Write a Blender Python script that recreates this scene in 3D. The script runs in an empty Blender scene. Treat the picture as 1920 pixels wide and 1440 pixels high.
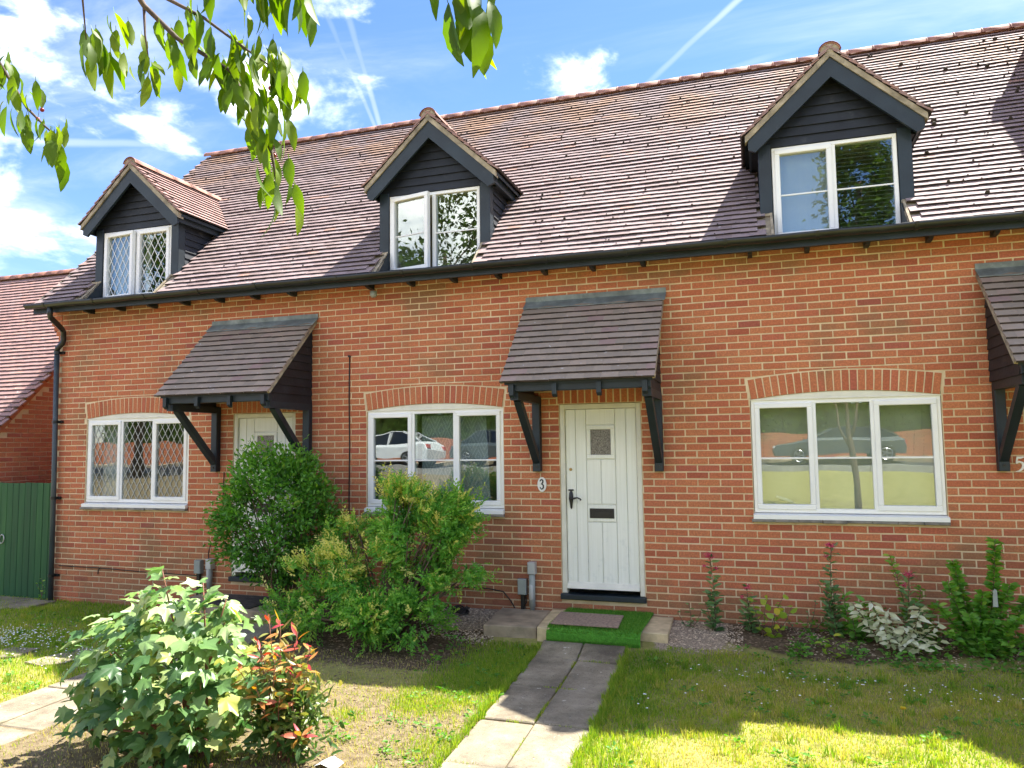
import bpy, math, random
import numpy as np
from mathutils import Matrix, Vector

random.seed(7)
RNG = np.random.default_rng(11)
scene = bpy.context.scene
COL = scene.collection
R_ = math.radians

# ------------------------------------------------------------------ camera
CAM_LOC = Vector((0.0, -8.1273, 1.6))
YAW, PITCH, ROLL, FPX = R_(-18.0682), R_(4.5663), R_(-0.7425), 1400.0
fwd = Vector((math.sin(YAW) * math.cos(PITCH), math.cos(YAW) * math.cos(PITCH), math.sin(PITCH)))
rgt = Vector((math.cos(YAW), -math.sin(YAW), 0))
upv = rgt.cross(fwd)
cR = rgt * math.cos(ROLL) + upv * math.sin(ROLL)
cU = upv * math.cos(ROLL) - rgt * math.sin(ROLL)
cam_data = bpy.data.cameras.new('camera')
cam_data.sensor_width = 36.0
cam_data.lens = FPX / 1920 * 36.0
cam_data.clip_start = 0.05
cam_data.clip_end = 2000
cam = bpy.data.objects.new('camera', cam_data)
COL.objects.link(cam)
m3 = Matrix((cR, cU, -fwd)).transposed()
cam.matrix_world = Matrix.Translation(CAM_LOC) @ m3.to_4x4()
scene.camera = cam

# ------------------------------------------------------------------ light
SUN = Vector((0.37, 0.46, 1.0)).normalized()          # towards the sun
SUN_EL = math.asin(SUN.z)
SUN_AZ = math.atan2(SUN.x, SUN.y)                      # clockwise from +Y
sun_data = bpy.data.lights.new('sun', 'SUN')
sun_data.energy = 2.15
sun_data.angle = R_(0.53)
sun_data.color = (1.0, 0.955, 0.88)
sun = bpy.data.objects.new('sun', sun_data)
COL.objects.link(sun)
sun.rotation_euler = SUN.to_track_quat('Z', 'Y').to_euler()
sun.location = (6, 8, 20)

world = bpy.data.worlds.new('World')
scene.world = world
world.use_nodes = True
SKY_STRENGTH = 0.052
EXPOSURE = 3.1

scene.view_settings.view_transform = 'Standard'
scene.view_settings.look = 'None'
scene.view_settings.gamma = 1.0
scene.view_settings.exposure = EXPOSURE
scene.view_settings.use_curve_mapping = False
scene.render.engine = 'CYCLES'
scene.cycles.use_denoising = True
scene.cycles.denoiser = 'OPENIMAGEDENOISE'
scene.cycles.max_bounces = 8
scene.cycles.diffuse_bounces = 4
scene.cycles.glossy_bounces = 3
scene.cycles.transmission_bounces = 4
scene.cycles.transparent_max_bounces = 16
scene.cycles.caustics_reflective = False
scene.cycles.caustics_refractive = False


# ------------------------------------------------------------------ node helpers
class T:
    """small helper for building node trees"""
    def __init__(s, nt):
        s.nt = nt

    def new(s, typ, **kw):
        n = s.nt.nodes.new(typ)
        for k, v in kw.items():
            setattr(n, k, v)
        return n

    def put(s, sock, v):
        if isinstance(v, bpy.types.NodeSocket):
            s.nt.links.new(v, sock)
        elif v is not None:
            if sock.type == 'RGBA' and len(v) == 3:
                v = (*v, 1)
            sock.default_value = v

    def math(s, op, a, b=None, c=None, clamp=False):
        n = s.new('ShaderNodeMath', operation=op, use_clamp=clamp)
        for i, v in enumerate((a, b, c)):
            if v is not None:
                s.put(n.inputs[i], v)
        return n.outputs[0]

    def vmath(s, op, a, b=None, out=0):
        n = s.new('ShaderNodeVectorMath', operation=op)
        s.put(n.inputs[0], a)
        if b is not None:
            if op == 'SCALE':
                s.put(n.inputs[3], b)
            else:
                s.put(n.inputs[1], b)
        return n.outputs[out]

    def mix(s, fac, a, b, blend='MIX'):
        n = s.new('ShaderNodeMix', data_type='RGBA', blend_type=blend)
        s.put(n.inputs[0], fac)
        s.put(n.inputs[6], a)
        s.put(n.inputs[7], b)
        return n.outputs[2]

    def noise(s, vec, scale, detail=3.0, rough=0.55, dist=0.0, out=0):
        n = s.new('ShaderNodeTexNoise')
        if vec is not None:
            s.put(n.inputs['Vector'], vec)
        n.inputs['Scale'].default_value = scale
        n.inputs['Detail'].default_value = detail
        n.inputs['Roughness'].default_value = rough
        n.inputs['Distortion'].default_value = dist
        return n.outputs[out]

    def ramp(s, fac, stops, interp='LINEAR'):
        n = s.new('ShaderNodeValToRGB')
        cr = n.color_ramp
        cr.interpolation = interp
        while len(cr.elements) < len(stops):
            cr.elements.new(0.5)
        for e, (p, c) in zip(cr.elements, stops):
            e.position = p
            e.color = (*c, 1) if len(c) == 3 else c
        s.put(n.inputs[0], fac)
        return n.outputs[0]

    def smooth(s, v, a, b):
        n = s.new('ShaderNodeMapRange', interpolation_type='SMOOTHSTEP')
        s.put(n.inputs[0], v)
        n.inputs[1].default_value = a
        n.inputs[2].default_value = b
        n.inputs[3].default_value = 0
        n.inputs[4].default_value = 1
        return n.outputs[0]

    def pos(s):
        return s.new('ShaderNodeNewGeometry').outputs['Position']

    def attr(s, name, out='Fac'):
        n = s.new('ShaderNodeAttribute', attribute_name=name)
        return n.outputs[out]

    def var(s):
        r = s.new('ShaderNodeObjectInfo').outputs['Random']
        return s.math('FRACT', s.math('ADD', r, s.attr('tint')))

    def sep(s, v):
        return s.new('ShaderNodeSeparateXYZ'), v

    def xyz(s, v):
        n = s.new('ShaderNodeSeparateXYZ')
        s.put(n.inputs[0], v)
        return n.outputs

    def bump(s, h, strength=0.3, dist=0.01):
        n = s.new('ShaderNodeBump')
        n.inputs['Strength'].default_value = strength
        n.inputs['Distance'].default_value = dist
        s.put(n.inputs['Height'], h)
        return n.outputs[0]


MATS = {}


def new_mat(name):
    m = bpy.data.materials.new(name)
    m.use_nodes = True
    t = T(m.node_tree)
    b = m.node_tree.nodes['Principled BSDF']
    MATS[name] = m
    return m, t, b


def simple(name, col, rough=0.5, var=0.12, scale=6.0, bump=0.15, bscale=60.0, spec=0.5, metal=0.0, dirt=None):
    m, t, b = new_mat(name)
    p = t.pos()
    n = t.noise(p, scale, 4)
    dark = tuple(c * (1 - var * 1.6) for c in col)
    lite = tuple(min(1, c * (1 + var * 1.2)) for c in col)
    c = t.ramp(n, [(0.3, dark), (0.7, lite)])
    if dirt:
        d = t.smooth(t.noise(p, dirt[0], 5, 0.65), dirt[1], dirt[1] + 0.2)
        c = t.mix(t.math('MULTIPLY', d, dirt[3]), c, dirt[2])
    t.put(b.inputs['Base Color'], c)
    b.inputs['Roughness'].default_value = rough
    b.inputs['Specular IOR Level'].default_value = spec
    b.inputs['Metallic'].default_value = metal
    if bump:
        t.put(b.inputs['Normal'], t.bump(t.noise(p, bscale, 3), bump, 0.004))
    return m


# ------------------------------------------------------------------ world: sky with clouds
def build_world():
    nt = world.node_tree
    nt.nodes.clear()
    t = T(nt)
    sky = t.new('ShaderNodeTexSky', sky_type='NISHITA')
    sky.sun_disc = False
    sky.sun_elevation = SUN_EL
    sky.sun_rotation = SUN_AZ
    sky.altitude = 60
    sky.air_density = 1.0
    sky.dust_density = 0.1
    sky.ozone_density = 4.0
    d = t.new('ShaderNodeTexCoord').outputs['Generated']
    x, y, z = t.xyz(d)
    zc = t.math('MAXIMUM', z, 0.04)
    cx = t.math('DIVIDE', x, zc)
    cy = t.math('DIVIDE', y, zc)
    comb = t.new('ShaderNodeCombineXYZ')
    t.put(comb.inputs[0], cx)
    t.put(comb.inputs[1], cy)
    pl = comb.outputs[0]
    # stretched cirrus veil
    mp = t.new('ShaderNodeMapping')
    mp.inputs['Rotation'].default_value = (0, 0, R_(35))
    mp.inputs['Scale'].default_value = (0.55, 1.5, 1)
    t.put(mp.inputs[0], pl)
    ci = t.noise(mp.outputs[0], 1.3, 7, 0.62, 0.6)
    big = t.noise(pl, 0.35, 3, 0.5)
    cirrus = t.math('MULTIPLY', t.smooth(ci, 0.42, 0.85), t.smooth(big, 0.3, 0.62))
    # cumulus all over the sky, cover and brightness raised to light the shaded wall
    dsq = t.vmath('MULTIPLY', t.vmath('ADD', d, CLOUD_SEED), (1.0, 1.0, 1.9))
    cu = t.noise(dsq, 5.2, 8, 0.58, 0.25)
    bank = t.noise(dsq, 1.6, 2, 0.5)
    cum = t.smooth(t.math('ADD', t.math('MULTIPLY', cu, 0.55), t.math('MULTIPLY', bank, 0.9)), 0.765, 0.89)
    # contrails: thin straight streaks on the cloud plane
    tr = None
    for (nx, ny, off, w, s) in CONTRAILS:
        dd = t.math('ADD', t.math('MULTIPLY', cx, nx), t.math('ADD', t.math('MULTIPLY', cy, ny), -off))
        wob = t.math('MULTIPLY', t.math('SUBTRACT', t.noise(pl, 2.5, 4), 0.5), w * 1.2)
        dd = t.math('ABSOLUTE', t.math('ADD', dd, wob))
        ln = t.math('MULTIPLY', t.math('SUBTRACT', 1.0, t.smooth(dd, w * 0.15, w)), s)
        ln = t.math('MULTIPLY', ln, t.smooth(t.noise(pl, 1.1, 3), 0.32, 0.6))
        tr = ln if tr is None else t.math('MAXIMUM', tr, ln)
    cl = t.math('MAXIMUM', t.math('MULTIPLY', cirrus, 0.5), tr)
    shade = t.noise(d, 9.0, 4)
    veil = (4.4, 4.5, 4.6)
    white = t.mix(t.smooth(shade, 0.35, 0.65), (6.6, 6.8, 7.2), (12.0, 11.7, 11.2))
    hs = t.new('ShaderNodeHueSaturation')
    hs.inputs['Saturation'].default_value = 1.12
    t.put(hs.inputs['Color'], sky.outputs[0])
    tinted = t.mix(1.0, hs.outputs[0], (0.62, 0.575, 0.665), 'MULTIPLY')
    col = t.mix(t.math('MULTIPLY', cl, t.smooth(z, 0.0, 0.06)), tinted, veil)
    col = t.mix(t.math('MULTIPLY', cum, t.smooth(z, 0.0, 0.05)), col, white)
    bg = t.new('ShaderNodeBackground')
    t.put(bg.inputs['Color'], col)
    bg.inputs['Strength'].default_value = SKY_STRENGTH
    out = t.new('ShaderNodeOutputWorld')
    nt.links.new(bg.outputs[0], out.inputs[0])


CLOUD_SEED = (10.7, 5.3, 3.0)
CONTRAILS = [(0.93, 0.36, -0.28, 0.012, 0.24), (0.95, 0.31, -0.42, 0.010, 0.18), (0.35, 0.94, 1.9, 0.03, 0.2),
             (0.80, 0.60, 1.02, 0.016, 0.28), (-0.4, 0.92, 2.5, 0.05, 0.22)]
build_world()

# ------------------------------------------------------------------ mesh helpers
W = {}          # world location of each object (objects carry no rotation unless set)


def wl(o):
    return W.get(o.name, Vector((0, 0, 0)))


def link(o, parent=None, wloc=(0, 0, 0)):
    COL.objects.link(o)
    wloc = Vector(wloc)
    if parent is not None:
        o.parent = parent
        o.location = wloc - wl(parent)
    else:
        o.location = wloc
    W[o.name] = wloc
    return o


def tag(o, label=None, cat=None, group=None, kind=None):
    if label:
        o['label'] = label
    if cat:
        o['category'] = cat
    if group:
        o['group'] = group
    if kind:
        o['kind'] = kind
    return o


def empty(name, loc, parent=None):
    o = bpy.data.objects.new(name, None)
    o.empty_display_size = 0.1
    return link(o, parent, loc)


def np_mesh(name, V, F, tint=None, smooth=False):
    """V (n,3), F (m,k) fixed-size faces or list of index tuples"""
    me = bpy.data.meshes.new(name)
    V = np.asarray(V, dtype=np.float32)
    if isinstance(F, np.ndarray):
        m, k = F.shape
        me.vertices.add(len(V))
        me.vertices.foreach_set('co', V.ravel())
        me.loops.add(m * k)
        me.loops.foreach_set('vertex_index', F.astype(np.int32).ravel())
        me.polygons.add(m)
        me.polygons.foreach_set('loop_start', (np.arange(m) * k).astype(np.int32))
        me.polygons.foreach_set('loop_total', np.full(m, k, dtype=np.int32))
        me.update(calc_edges=True)
    else:
        me.from_pydata(V.tolist(), [], F)
        me.update()
    if tint is not None:
        a = me.attributes.new('tint', 'FLOAT', 'POINT')
        a.data.foreach_set('value', np.asarray(tint, dtype=np.float32))
    if smooth:
        me.polygons.foreach_set('use_smooth', np.ones(len(me.polygons), dtype=bool))
    return me


class MB:
    def __init__(s):
        s.v, s.f, s.t, s.m = [], [], [], []
        s.tint = 0.0

    def add(s, vs, fs, mi=None):
        b = len(s.v)
        s.m.extend(mi or [0] * len(fs))
        s.v.extend([tuple(p) for p in vs])
        s.f.extend([tuple(b + i for i in q) for q in fs])
        s.t.extend([s.tint] * len(vs))
        return s

    def hexa(s, p):
        """8 corners: 0-3 bottom ring, 4-7 top ring, same order"""
        return s.add(p, [(0, 3, 2, 1), (4, 5, 6, 7), (0, 1, 5, 4), (1, 2, 6, 5), (2, 3, 7, 6), (3, 0, 4, 7)])

    def box(s, x0, x1, y0, y1, z0, z1):
        return s.hexa([(x0, y0, z0), (x1, y0, z0), (x1, y1, z0), (x0, y1, z0),
                       (x0, y0, z1), (x1, y0, z1), (x1, y1, z1), (x0, y1, z1)])

    def bbox(s, x0, x1, y0, y1, z0, z1, c=0.004):
        """box whose front (-Y) edges are chamfered"""
        s.hexa([(x0 + c, y0, z0 + c), (x1 - c, y0, z0 + c), (x1, y0 + c, z0), (x0, y0 + c, z0),
                (x0 + c, y0, z1 - c), (x1 - c, y0, z1 - c), (x1, y0 + c, z1), (x0, y0 + c, z1)])
        return s.box(x0, x1, y0 + c, y1, z0, z1)

    def beam(s, a, b, w, h, upd=(0, 0, 1)):
        """square bar from a to b, w across and h along 'upd'"""
        a, b = Vector(a), Vector(b)
        d = (b - a).normalized()
        u = Vector(upd)
        sd = d.cross(u)
        if sd.length < 1e-5:
            sd = d.cross(Vector((1, 0, 0)))
        sd.normalize()
        u = sd.cross(d).normalized()
        r = [(-w / 2, -h / 2), (w / 2, -h / 2), (w / 2, h / 2), (-w / 2, h / 2)]
        return s.hexa([a + sd * i + u * j for i, j in r] + [b + sd * i + u * j for i, j in r])

    def tube(s, pts, rad, n=8, cap=True):
        pts = [Vector(p) for p in pts]
        if not hasattr(rad, '__len__'):
            rad = [rad] * len(pts)
        vs, fs = [], []
        prev = None
        for i, p in enumerate(pts):
            d = (pts[min(i + 1, len(pts) - 1)] - pts[max(i - 1, 0)]).normalized()
            u = prev if prev is not None else (Vector((0, 0, 1)) if abs(d.z) < 0.9 else Vector((1, 0, 0)))
            sd = d.cross(u).normalized()
            u = sd.cross(d).normalized()
            prev = u
            for k in range(n):
                a = 2 * math.pi * k / n
                vs.append(p + (sd * math.cos(a) + u * math.sin(a)) * rad[i])
        for i in range(len(pts) - 1):
            for k in range(n):
                k2 = (k + 1) % n
                fs.append((i * n + k, i * n + k2, (i + 1) * n + k2, (i + 1) * n + k))
        if cap:
            fs.append(tuple(range(n - 1, -1, -1)))
            fs.append(tuple((len(pts) - 1) * n + k for k in range(n)))
        return s.add(vs, fs)

    def prism(s, poly, axis, a, b):
        """extrude a 2D polygon along an axis ('x': poly is (y,z); 'y': poly is (x,z); 'z': (x,y))"""
        def P(q, v):
            return {'x': (v, q[0], q[1]), 'y': (q[0], v, q[1]), 'z': (q[0], q[1], v)}[axis]
        n = len(poly)
        vs = [P(q, a) for q in poly] + [P(q, b) for q in poly]
        fs = [tuple(range(n)), tuple(range(2 * n - 1, n - 1, -1))]
        for i in range(n):
            j = (i + 1) % n
            fs.append((i, i + n, j + n, j))
        return s.add(vs, fs)

    def mesh(s, name, smooth=False):
        me = np_mesh(name, s.v, s.f, s.t if any(s.t) else None, smooth)
        if any(s.m):
            me.polygons.foreach_set('material_index', np.array(s.m, dtype=np.int32))
        return me


def obj(name, mb, mat, parent=None, wloc=(0, 0, 0), smooth=False):
    me = mb.mesh(name, smooth) if isinstance(mb, MB) else mb
    if isinstance(mb, MB):
        # geometry is given in world coordinates: move it to the object's origin
        wv = Vector(wloc)
        if wv.length > 0:
            me.transform(Matrix.Translation(-wv))
    if mat is not None and not me.materials:
        me.materials.append(MATS[mat] if isinstance(mat, str) else mat)
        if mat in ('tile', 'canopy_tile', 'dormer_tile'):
            me.materials.append(MATS['tile_edge_shade'])
    o = bpy.data.objects.new(name, me)
    return link(o, parent, wloc)


def inst(name, me, parent, M4):
    """instance of shared mesh data with a world matrix"""
    o = bpy.data.objects.new(name, me)
    COL.objects.link(o)
    if parent is not None:
        o.parent = parent
        o.matrix_local = Matrix.Translation(-wl(parent)) @ M4
    else:
        o.matrix_local = M4
    W[o.name] = M4.translation.copy()
    return o


def sstep(a, b, x):
    t = min(1, max(0, (x - a) / (b - a)))
    return t * t * (3 - 2 * t)


def proj_px(p):
    d = Vector(p) - CAM_LOC
    z = d.dot(fwd)
    if z < 0.1:
        return None
    return 960 + FPX * d.dot(cR) / z, 720 - FPX * d.dot(cU) / z, z


def frame_of(xa, ya, za, o):
    return Matrix(((xa[0], ya[0], za[0], o[0]), (xa[1], ya[1], za[1], o[1]), (xa[2], ya[2], za[2], o[2]), (0, 0, 0, 1)))


# ------------------------------------------------------------------ materials
def build_materials():
    # brick
    m, t, b = new_mat('brick')
    p = t.pos()
    v = t.var()
    c = t.ramp(v, [(0.0, (0.46, 0.125, 0.07)), (0.10, (0.58, 0.18, 0.085)), (0.45, (0.63, 0.215, 0.10)),
                   (0.78, (0.67, 0.255, 0.115)), (0.93, (0.61, 0.185, 0.10)), (0.985, (0.50, 0.14, 0.09)), (1.0, (0.36, 0.105, 0.08))])
    st = t.noise(p, 0.95, 5, 0.62)
    low = t.math('SUBTRACT', 1.0, t.smooth(t.xyz(p)[2], -0.3, 0.75))
    top = t.smooth(t.xyz(p)[2], 3.1, 3.6)
    stain = t.smooth(t.math('ADD', st, t.math('ADD', t.math('MULTIPLY', low, 0.17), t.math('MULTIPLY', top, 0.13))), 0.52, 0.68)
    vv = t.math('FRACT', t.math('MULTIPLY', v, 7.31))
    c = t.mix(t.math('MULTIPLY', stain, t.math('ADD', t.math('MULTIPLY', vv, 0.55), 0.38)), c, (0.30, 0.185, 0.095))
    g = t.noise(p, 55, 5, 0.7)
    c = t.mix(t.smooth(g, 0.35, 0.75), t.mix(0.55, c, (0.2, 0.06, 0.035)), c)
    # pale lime bloom
    bl = t.math('MULTIPLY', t.smooth(t.noise(p, 7, 5, 0.7), 0.6, 0.8), 0.3)
    c = t.mix(bl, c, (0.55, 0.37, 0.25))
    t.put(b.inputs['Base Color'], c)
    b.inputs['Roughness'].default_value = 0.88
    b.inputs['Specular IOR Level'].default_value = 0.25
    t.put(b.inputs['Normal'], t.bump(t.noise(p, 90, 4, 0.7), 0.5, 0.004))

    m, t, b = new_mat('mortar')
    p = t.pos()
    c = t.ramp(t.noise(p, 5, 5, 0.65), [(0.3, (0.58, 0.45, 0.27)), (0.7, (0.77, 0.62, 0.41))])
    low = t.math('SUBTRACT', 1.0, t.smooth(t.math('ADD', t.xyz(p)[2], t.noise(p, 2, 3)), 0.0, 0.6))
    c = t.mix(t.math('MULTIPLY', low, 0.45), c, (0.3, 0.22, 0.14))
    c = t.mix(t.math('MULTIPLY', t.smooth(t.noise(p, 1.3, 5, 0.65), 0.52, 0.72), 0.45), c, (0.36, 0.27, 0.15))
    t.put(b.inputs['Base Color'], c)
    b.inputs['Roughness'].default_value = 0.95
    t.put(b.inputs['Normal'], t.bump(t.noise(p, 150, 3), 0.5, 0.003))

    # roof tiles
    for name, stops, mossc in (
            ('tile', [(0.0, (0.205, 0.145, 0.132)), (0.3, (0.245, 0.178, 0.165)), (0.7, (0.275, 0.203, 0.192)),
                      (0.95, (0.31, 0.225, 0.21)), (1.0, (0.31, 0.18, 0.135))], 0.6),
            ('canopy_tile', [(0.0, (0.26, 0.205, 0.155)), (0.5, (0.31, 0.245, 0.185)), (0.85, (0.35, 0.265, 0.20)),
                             (1.0, (0.30, 0.20, 0.17))], 0.2),
            ('dormer_tile', [(0.0, (0.27, 0.165, 0.145)), (0.5, (0.32, 0.20, 0.18)), (1.0, (0.37, 0.21, 0.17))], 0.2)):
        m, t, b = new_mat(name)
        p = t.pos()
        v = t.var()
        c = t.ramp(v, stops)
        n1 = t.noise(p, 3.0, 5, 0.65)
        c = t.mix(t.math('MULTIPLY', t.smooth(n1, 0.5, 0.75), 0.4), c, (0.36, 0.30, 0.26))
        z = t.xyz(p)[2]
        if name == 'tile':   # orange-brown lichen near the ridge
            li = t.math('MULTIPLY', t.smooth(t.noise(p, 1.1, 5, 0.65), 0.42, 0.62), t.smooth(z, 5.3, 6.5))
            c = t.mix(t.math('MULTIPLY', li, 0.75), c, (0.34, 0.19, 0.10))
        sp = t.smooth(t.noise(p, 28, 4, 0.6), 0.66, 0.74)
        c = t.mix(t.math('MULTIPLY', sp, mossc), c, (0.06, 0.05, 0.035))
        wsp = t.smooth(t.noise(p, 19, 2, 0.5), 0.70, 0.74)
        c = t.mix(t.math('MULTIPLY', wsp, 0.6), c, (0.6, 0.57, 0.54))
        t.put(b.inputs['Base Color'], c)
        b.inputs['Roughness'].default_value = 0.78 if name == 'tile' else 0.85
        b.inputs['Specular IOR Level'].default_value = 0.35 if name == 'tile' else 0.2
        t.put(b.inputs['Normal'], t.bump(t.noise(p, 70, 4, 0.7), 0.35, 0.004))

    simple('tile_edge_shade', (0.05, 0.036, 0.034), 0.95, 0.4, 12, 0.4, 60)  # near-black colour stands in for the shade under each tile course
    simple('ridge_clay', (0.30, 0.135, 0.09), 0.75, 0.22, 5, 0.3, 50, dirt=(7, 0.55, (0.3, 0.25, 0.2), 0.5))
    simple('verge_mortar', (0.34, 0.28, 0.19), 0.95, 0.3, 9, 0.7, 45)
    simple('dark_paint', (0.011, 0.021, 0.029), 0.5, 0.25, 3, 0.25, 40, dirt=(5, 0.62, (0.12, 0.13, 0.13), 0.35))
    simple('dark_board', (0.009, 0.012, 0.017), 0.6, 0.4, 4, 0.5, 25, dirt=(6, 0.60, (0.12, 0.12, 0.12), 0.4))
    simple('gutter_black', (0.012, 0.015, 0.015), 0.38, 0.3, 3, 0.1, 30, dirt=(4, 0.60, (0.07, 0.085, 0.05), 0.5))
    simple('pipe_grey_blue', (0.045, 0.062, 0.07), 0.45, 0.2, 2, 0.1, 30, dirt=(5, 0.6, (0.12, 0.12, 0.1), 0.4))
    simple('upvc', (0.86, 0.86, 0.84), 0.32, 0.03, 3, 0.0, dirt=(6, 0.60, (0.5, 0.5, 0.44), 0.22))
    simple('aged_white', (0.72, 0.70, 0.60), 0.6, 0.06, 5, 0.25, 40, dirt=(8, 0.58, (0.42, 0.38, 0.27), 0.4))
    simple('sill_slate', (0.23, 0.21, 0.18), 0.9, 0.3, 8, 0.6, 40)
    simple('lead', (0.17, 0.20, 0.195), 0.55, 0.25, 6, 0.3, 25, spec=0.5, dirt=(5, 0.5, (0.36, 0.42, 0.38), 0.5))
    simple('black_iron', (0.012, 0.012, 0.013), 0.4, 0.2, 8, 0.3, 60)
    simple('grey_plastic', (0.30, 0.33, 0.31), 0.5, 0.12, 5, 0.1, dirt=(6, 0.55, (0.2, 0.2, 0.17), 0.5))
    simple('pale_plastic', (0.48, 0.49, 0.47), 0.45, 0.1, 5, 0.1, dirt=(9, 0.55, (0.26, 0.26, 0.22), 0.5))
    simple('cable', (0.02, 0.014, 0.012), 0.6, 0.1, 8, 0.0)
    simple('brass', (0.35, 0.25, 0.1), 0.35, 0.2, 8, 0, metal=1.0)
    simple('plaque_white', (0.82, 0.80, 0.76), 0.3, 0.03, 8, 0)
    simple('terracotta', (0.33, 0.12, 0.07), 0.85, 0.2, 12, 0.4)
    simple('step_concrete', (0.34, 0.27, 0.185), 0.95, 0.25, 5, 0.6, 60, dirt=(3, 0.5, (0.16, 0.14, 0.09), 0.5))
    simple('pale_stone', (0.58, 0.46, 0.27), 0.95, 0.2, 7, 0.5, 60)
    simple('doormat_brown', (0.30, 0.215, 0.16), 1.0, 0.25, 40, 0.9, 240)
    simple('doormat_black', (0.05, 0.042, 0.038), 1.0, 0.35, 12, 0.8, 200)
    simple('rubber', (0.012, 0.012, 0.013), 0.6, 0.1, 9, 0.0)
    simple('astro_base', (0.09, 0.30, 0.03), 1.0, 0.2, 30, 0.6, 200)
    simple('pebble', (0.52, 0.41, 0.29), 0.85, 0.45, 40, 0.2)
    simple('chip', (0.26, 0.18, 0.11), 0.95, 0.5, 30, 0.2)
    simple('moss', (0.035, 0.028, 0.016), 1.0, 0.5, 30, 0.6, 150)
    simple('bark', (0.10, 0.07, 0.05), 0.9, 0.35, 14, 0.7, 60)
    simple('twig', (0.13, 0.085, 0.055), 0.85, 0.3, 20, 0.3)
    simple('red_stem', (0.25, 0.10, 0.06), 0.7, 0.3, 20, 0.2)
    simple('plaster', (0.42, 0.38, 0.31), 0.95, 0.08, 2, 0.0)
    simple('curtain', (0.70, 0.66, 0.50), 0.9, 0.06, 4, 0.0)
    simple('net_curtain', (0.62, 0.64, 0.63), 0.9, 0.05, 4, 0.0)
    simple('blind', (0.66, 0.64, 0.52), 0.9, 0.05, 2, 0.0)
    simple('blind_slat', (0.16, 0.18, 0.14), 0.5, 0.05, 2, 0.0)
    simple('lamp_shade_cloth', (0.75, 0.72, 0.62), 0.8, 0.06, 4, 0.0)
    simple('flower_red', (0.55, 0.04, 0.03), 0.5, 0.15, 30, 0.0)
    simple('petal_white', (0.8, 0.8, 0.76), 0.7, 0.04, 30, 0.0)
    simple('petal_pink', (0.60, 0.055, 0.13), 0.7, 0.3, 60, 0.0)
    simple('petal_yellow', (0.75, 0.55, 0.02), 0.7, 0.1, 30, 0.0)
    simple('cherry', (0.25, 0.012, 0.012), 0.25, 0.2, 30, 0.0)
    simple('paper', (0.78, 0.78, 0.78), 0.8, 0.05, 20, 0.1)
    simple('hedge_green', (0.035, 0.06, 0.012), 1.0, 0.5, 6, 0.8, 20, spec=0.0)
    simple('asphalt', (0.06, 0.06, 0.062), 0.95, 0.2, 8, 0.6, 120)
    simple('kerb_stone', (0.32, 0.31, 0.29), 0.9, 0.15, 6, 0.4)
    simple('car_grey', (0.07, 0.085, 0.09), 0.25, 0.03, 2, 0.0, spec=0.8)
    simple('car_white', (0.72, 0.73, 0.73), 0.25, 0.03, 2, 0.0, spec=0.8)
    simple('car_dark', (0.015, 0.02, 0.03), 0.22, 0.03, 2, 0.0, spec=0.8)
    simple('car_glass', (0.01, 0.012, 0.014), 0.08, 0.02, 2, 0.0, spec=0.8)
    simple('tyre', (0.015, 0.015, 0.015), 0.85, 0.1, 9, 0.0)
    simple('alloy', (0.5, 0.5, 0.5), 0.35, 0.05, 5, 0.0, metal=0.8)
    simple('lamp_white', (0.8, 0.8, 0.8), 0.2, 0.02, 5, 0.0)

    # painted door: fine vertical grain
    m, t, b = new_mat('door_paint')
    p = t.pos()
    mp = t.new('ShaderNodeMapping')
    mp.inputs['Scale'].default_value = (60, 60, 1.5)
    t.put(mp.inputs[0], p)
    gr = t.noise(mp.outputs[0], 1.0, 4, 0.6)
    c = t.ramp(gr, [(0.25, (0.77, 0.78, 0.70)), (0.75, (0.87, 0.88, 0.82))])
    z = t.xyz(p)[2]
    wear = t.smooth(t.math('SUBTRACT', t.noise(p, 9, 5, 0.7), t.math('MULTIPLY', z, 0.12)), 0.5, 0.66)
    c = t.mix(t.math('MULTIPLY', wear, 0.25), c, (0.5, 0.55, 0.53))
    t.put(b.inputs['Base Color'], c)
    b.inputs['Roughness'].default_value = 0.5
    t.put(b.inputs['Normal'], t.bump(gr, 0.12, 0.004))

    # obscured door glass
    m, t, b = new_mat('obscure_glass')
    p = t.pos()
    c = t.ramp(t.noise(p, 130, 3, 0.6), [(0.4, (0.05, 0.047, 0.04)), (0.62, (0.34, 0.31, 0.26))])
    t.put(b.inputs['Base Color'], c)
    b.inputs['Roughness'].default_value = 0.25
    t.put(b.inputs['Normal'], t.bump(t.noise(p, 110, 2), 0.6, 0.004))

    # green gate boards
    m, t, b = new_mat('gate_paint')
    p = t.pos()
    mp = t.new('ShaderNodeMapping')
    mp.inputs['Scale'].default_value = (14, 14, 0.9)
    t.put(mp.inputs[0], p)
    gr = t.noise(mp.outputs[0], 1.0, 5, 0.65)
    c = t.ramp(t.math('FRACT', t.math('ADD', t.math('MULTIPLY', t.var(), 0.25), t.math('MULTIPLY', gr, 0.8))),
               [(0.2, (0.008, 0.045, 0.014)), (0.5, (0.014, 0.08, 0.022)), (0.85, (0.035, 0.13, 0.03))])
    t.put(b.inputs['Base Color'], c)
    b.inputs['Roughness'].default_value = 0.7
    t.put(b.inputs['Normal'], t.bump(gr, 0.4, 0.006))

    # window glass: mirror sheen over clear
    m, t, b = new_mat('glass')
    nt = m.node_tree
    nt.nodes.remove(b)
    lw = t.new('ShaderNodeLayerWeight')
    lw.inputs[0].default_value = 0.5
    fz = t.math('POWER', lw.outputs['Facing'], 4.0)
    fac = t.math('ADD', t.math('MULTIPLY', fz, 0.8), 0.15)
    gl = t.new('ShaderNodeBsdfGlossy')
    gl.inputs['Roughness'].default_value = 0.0
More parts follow.
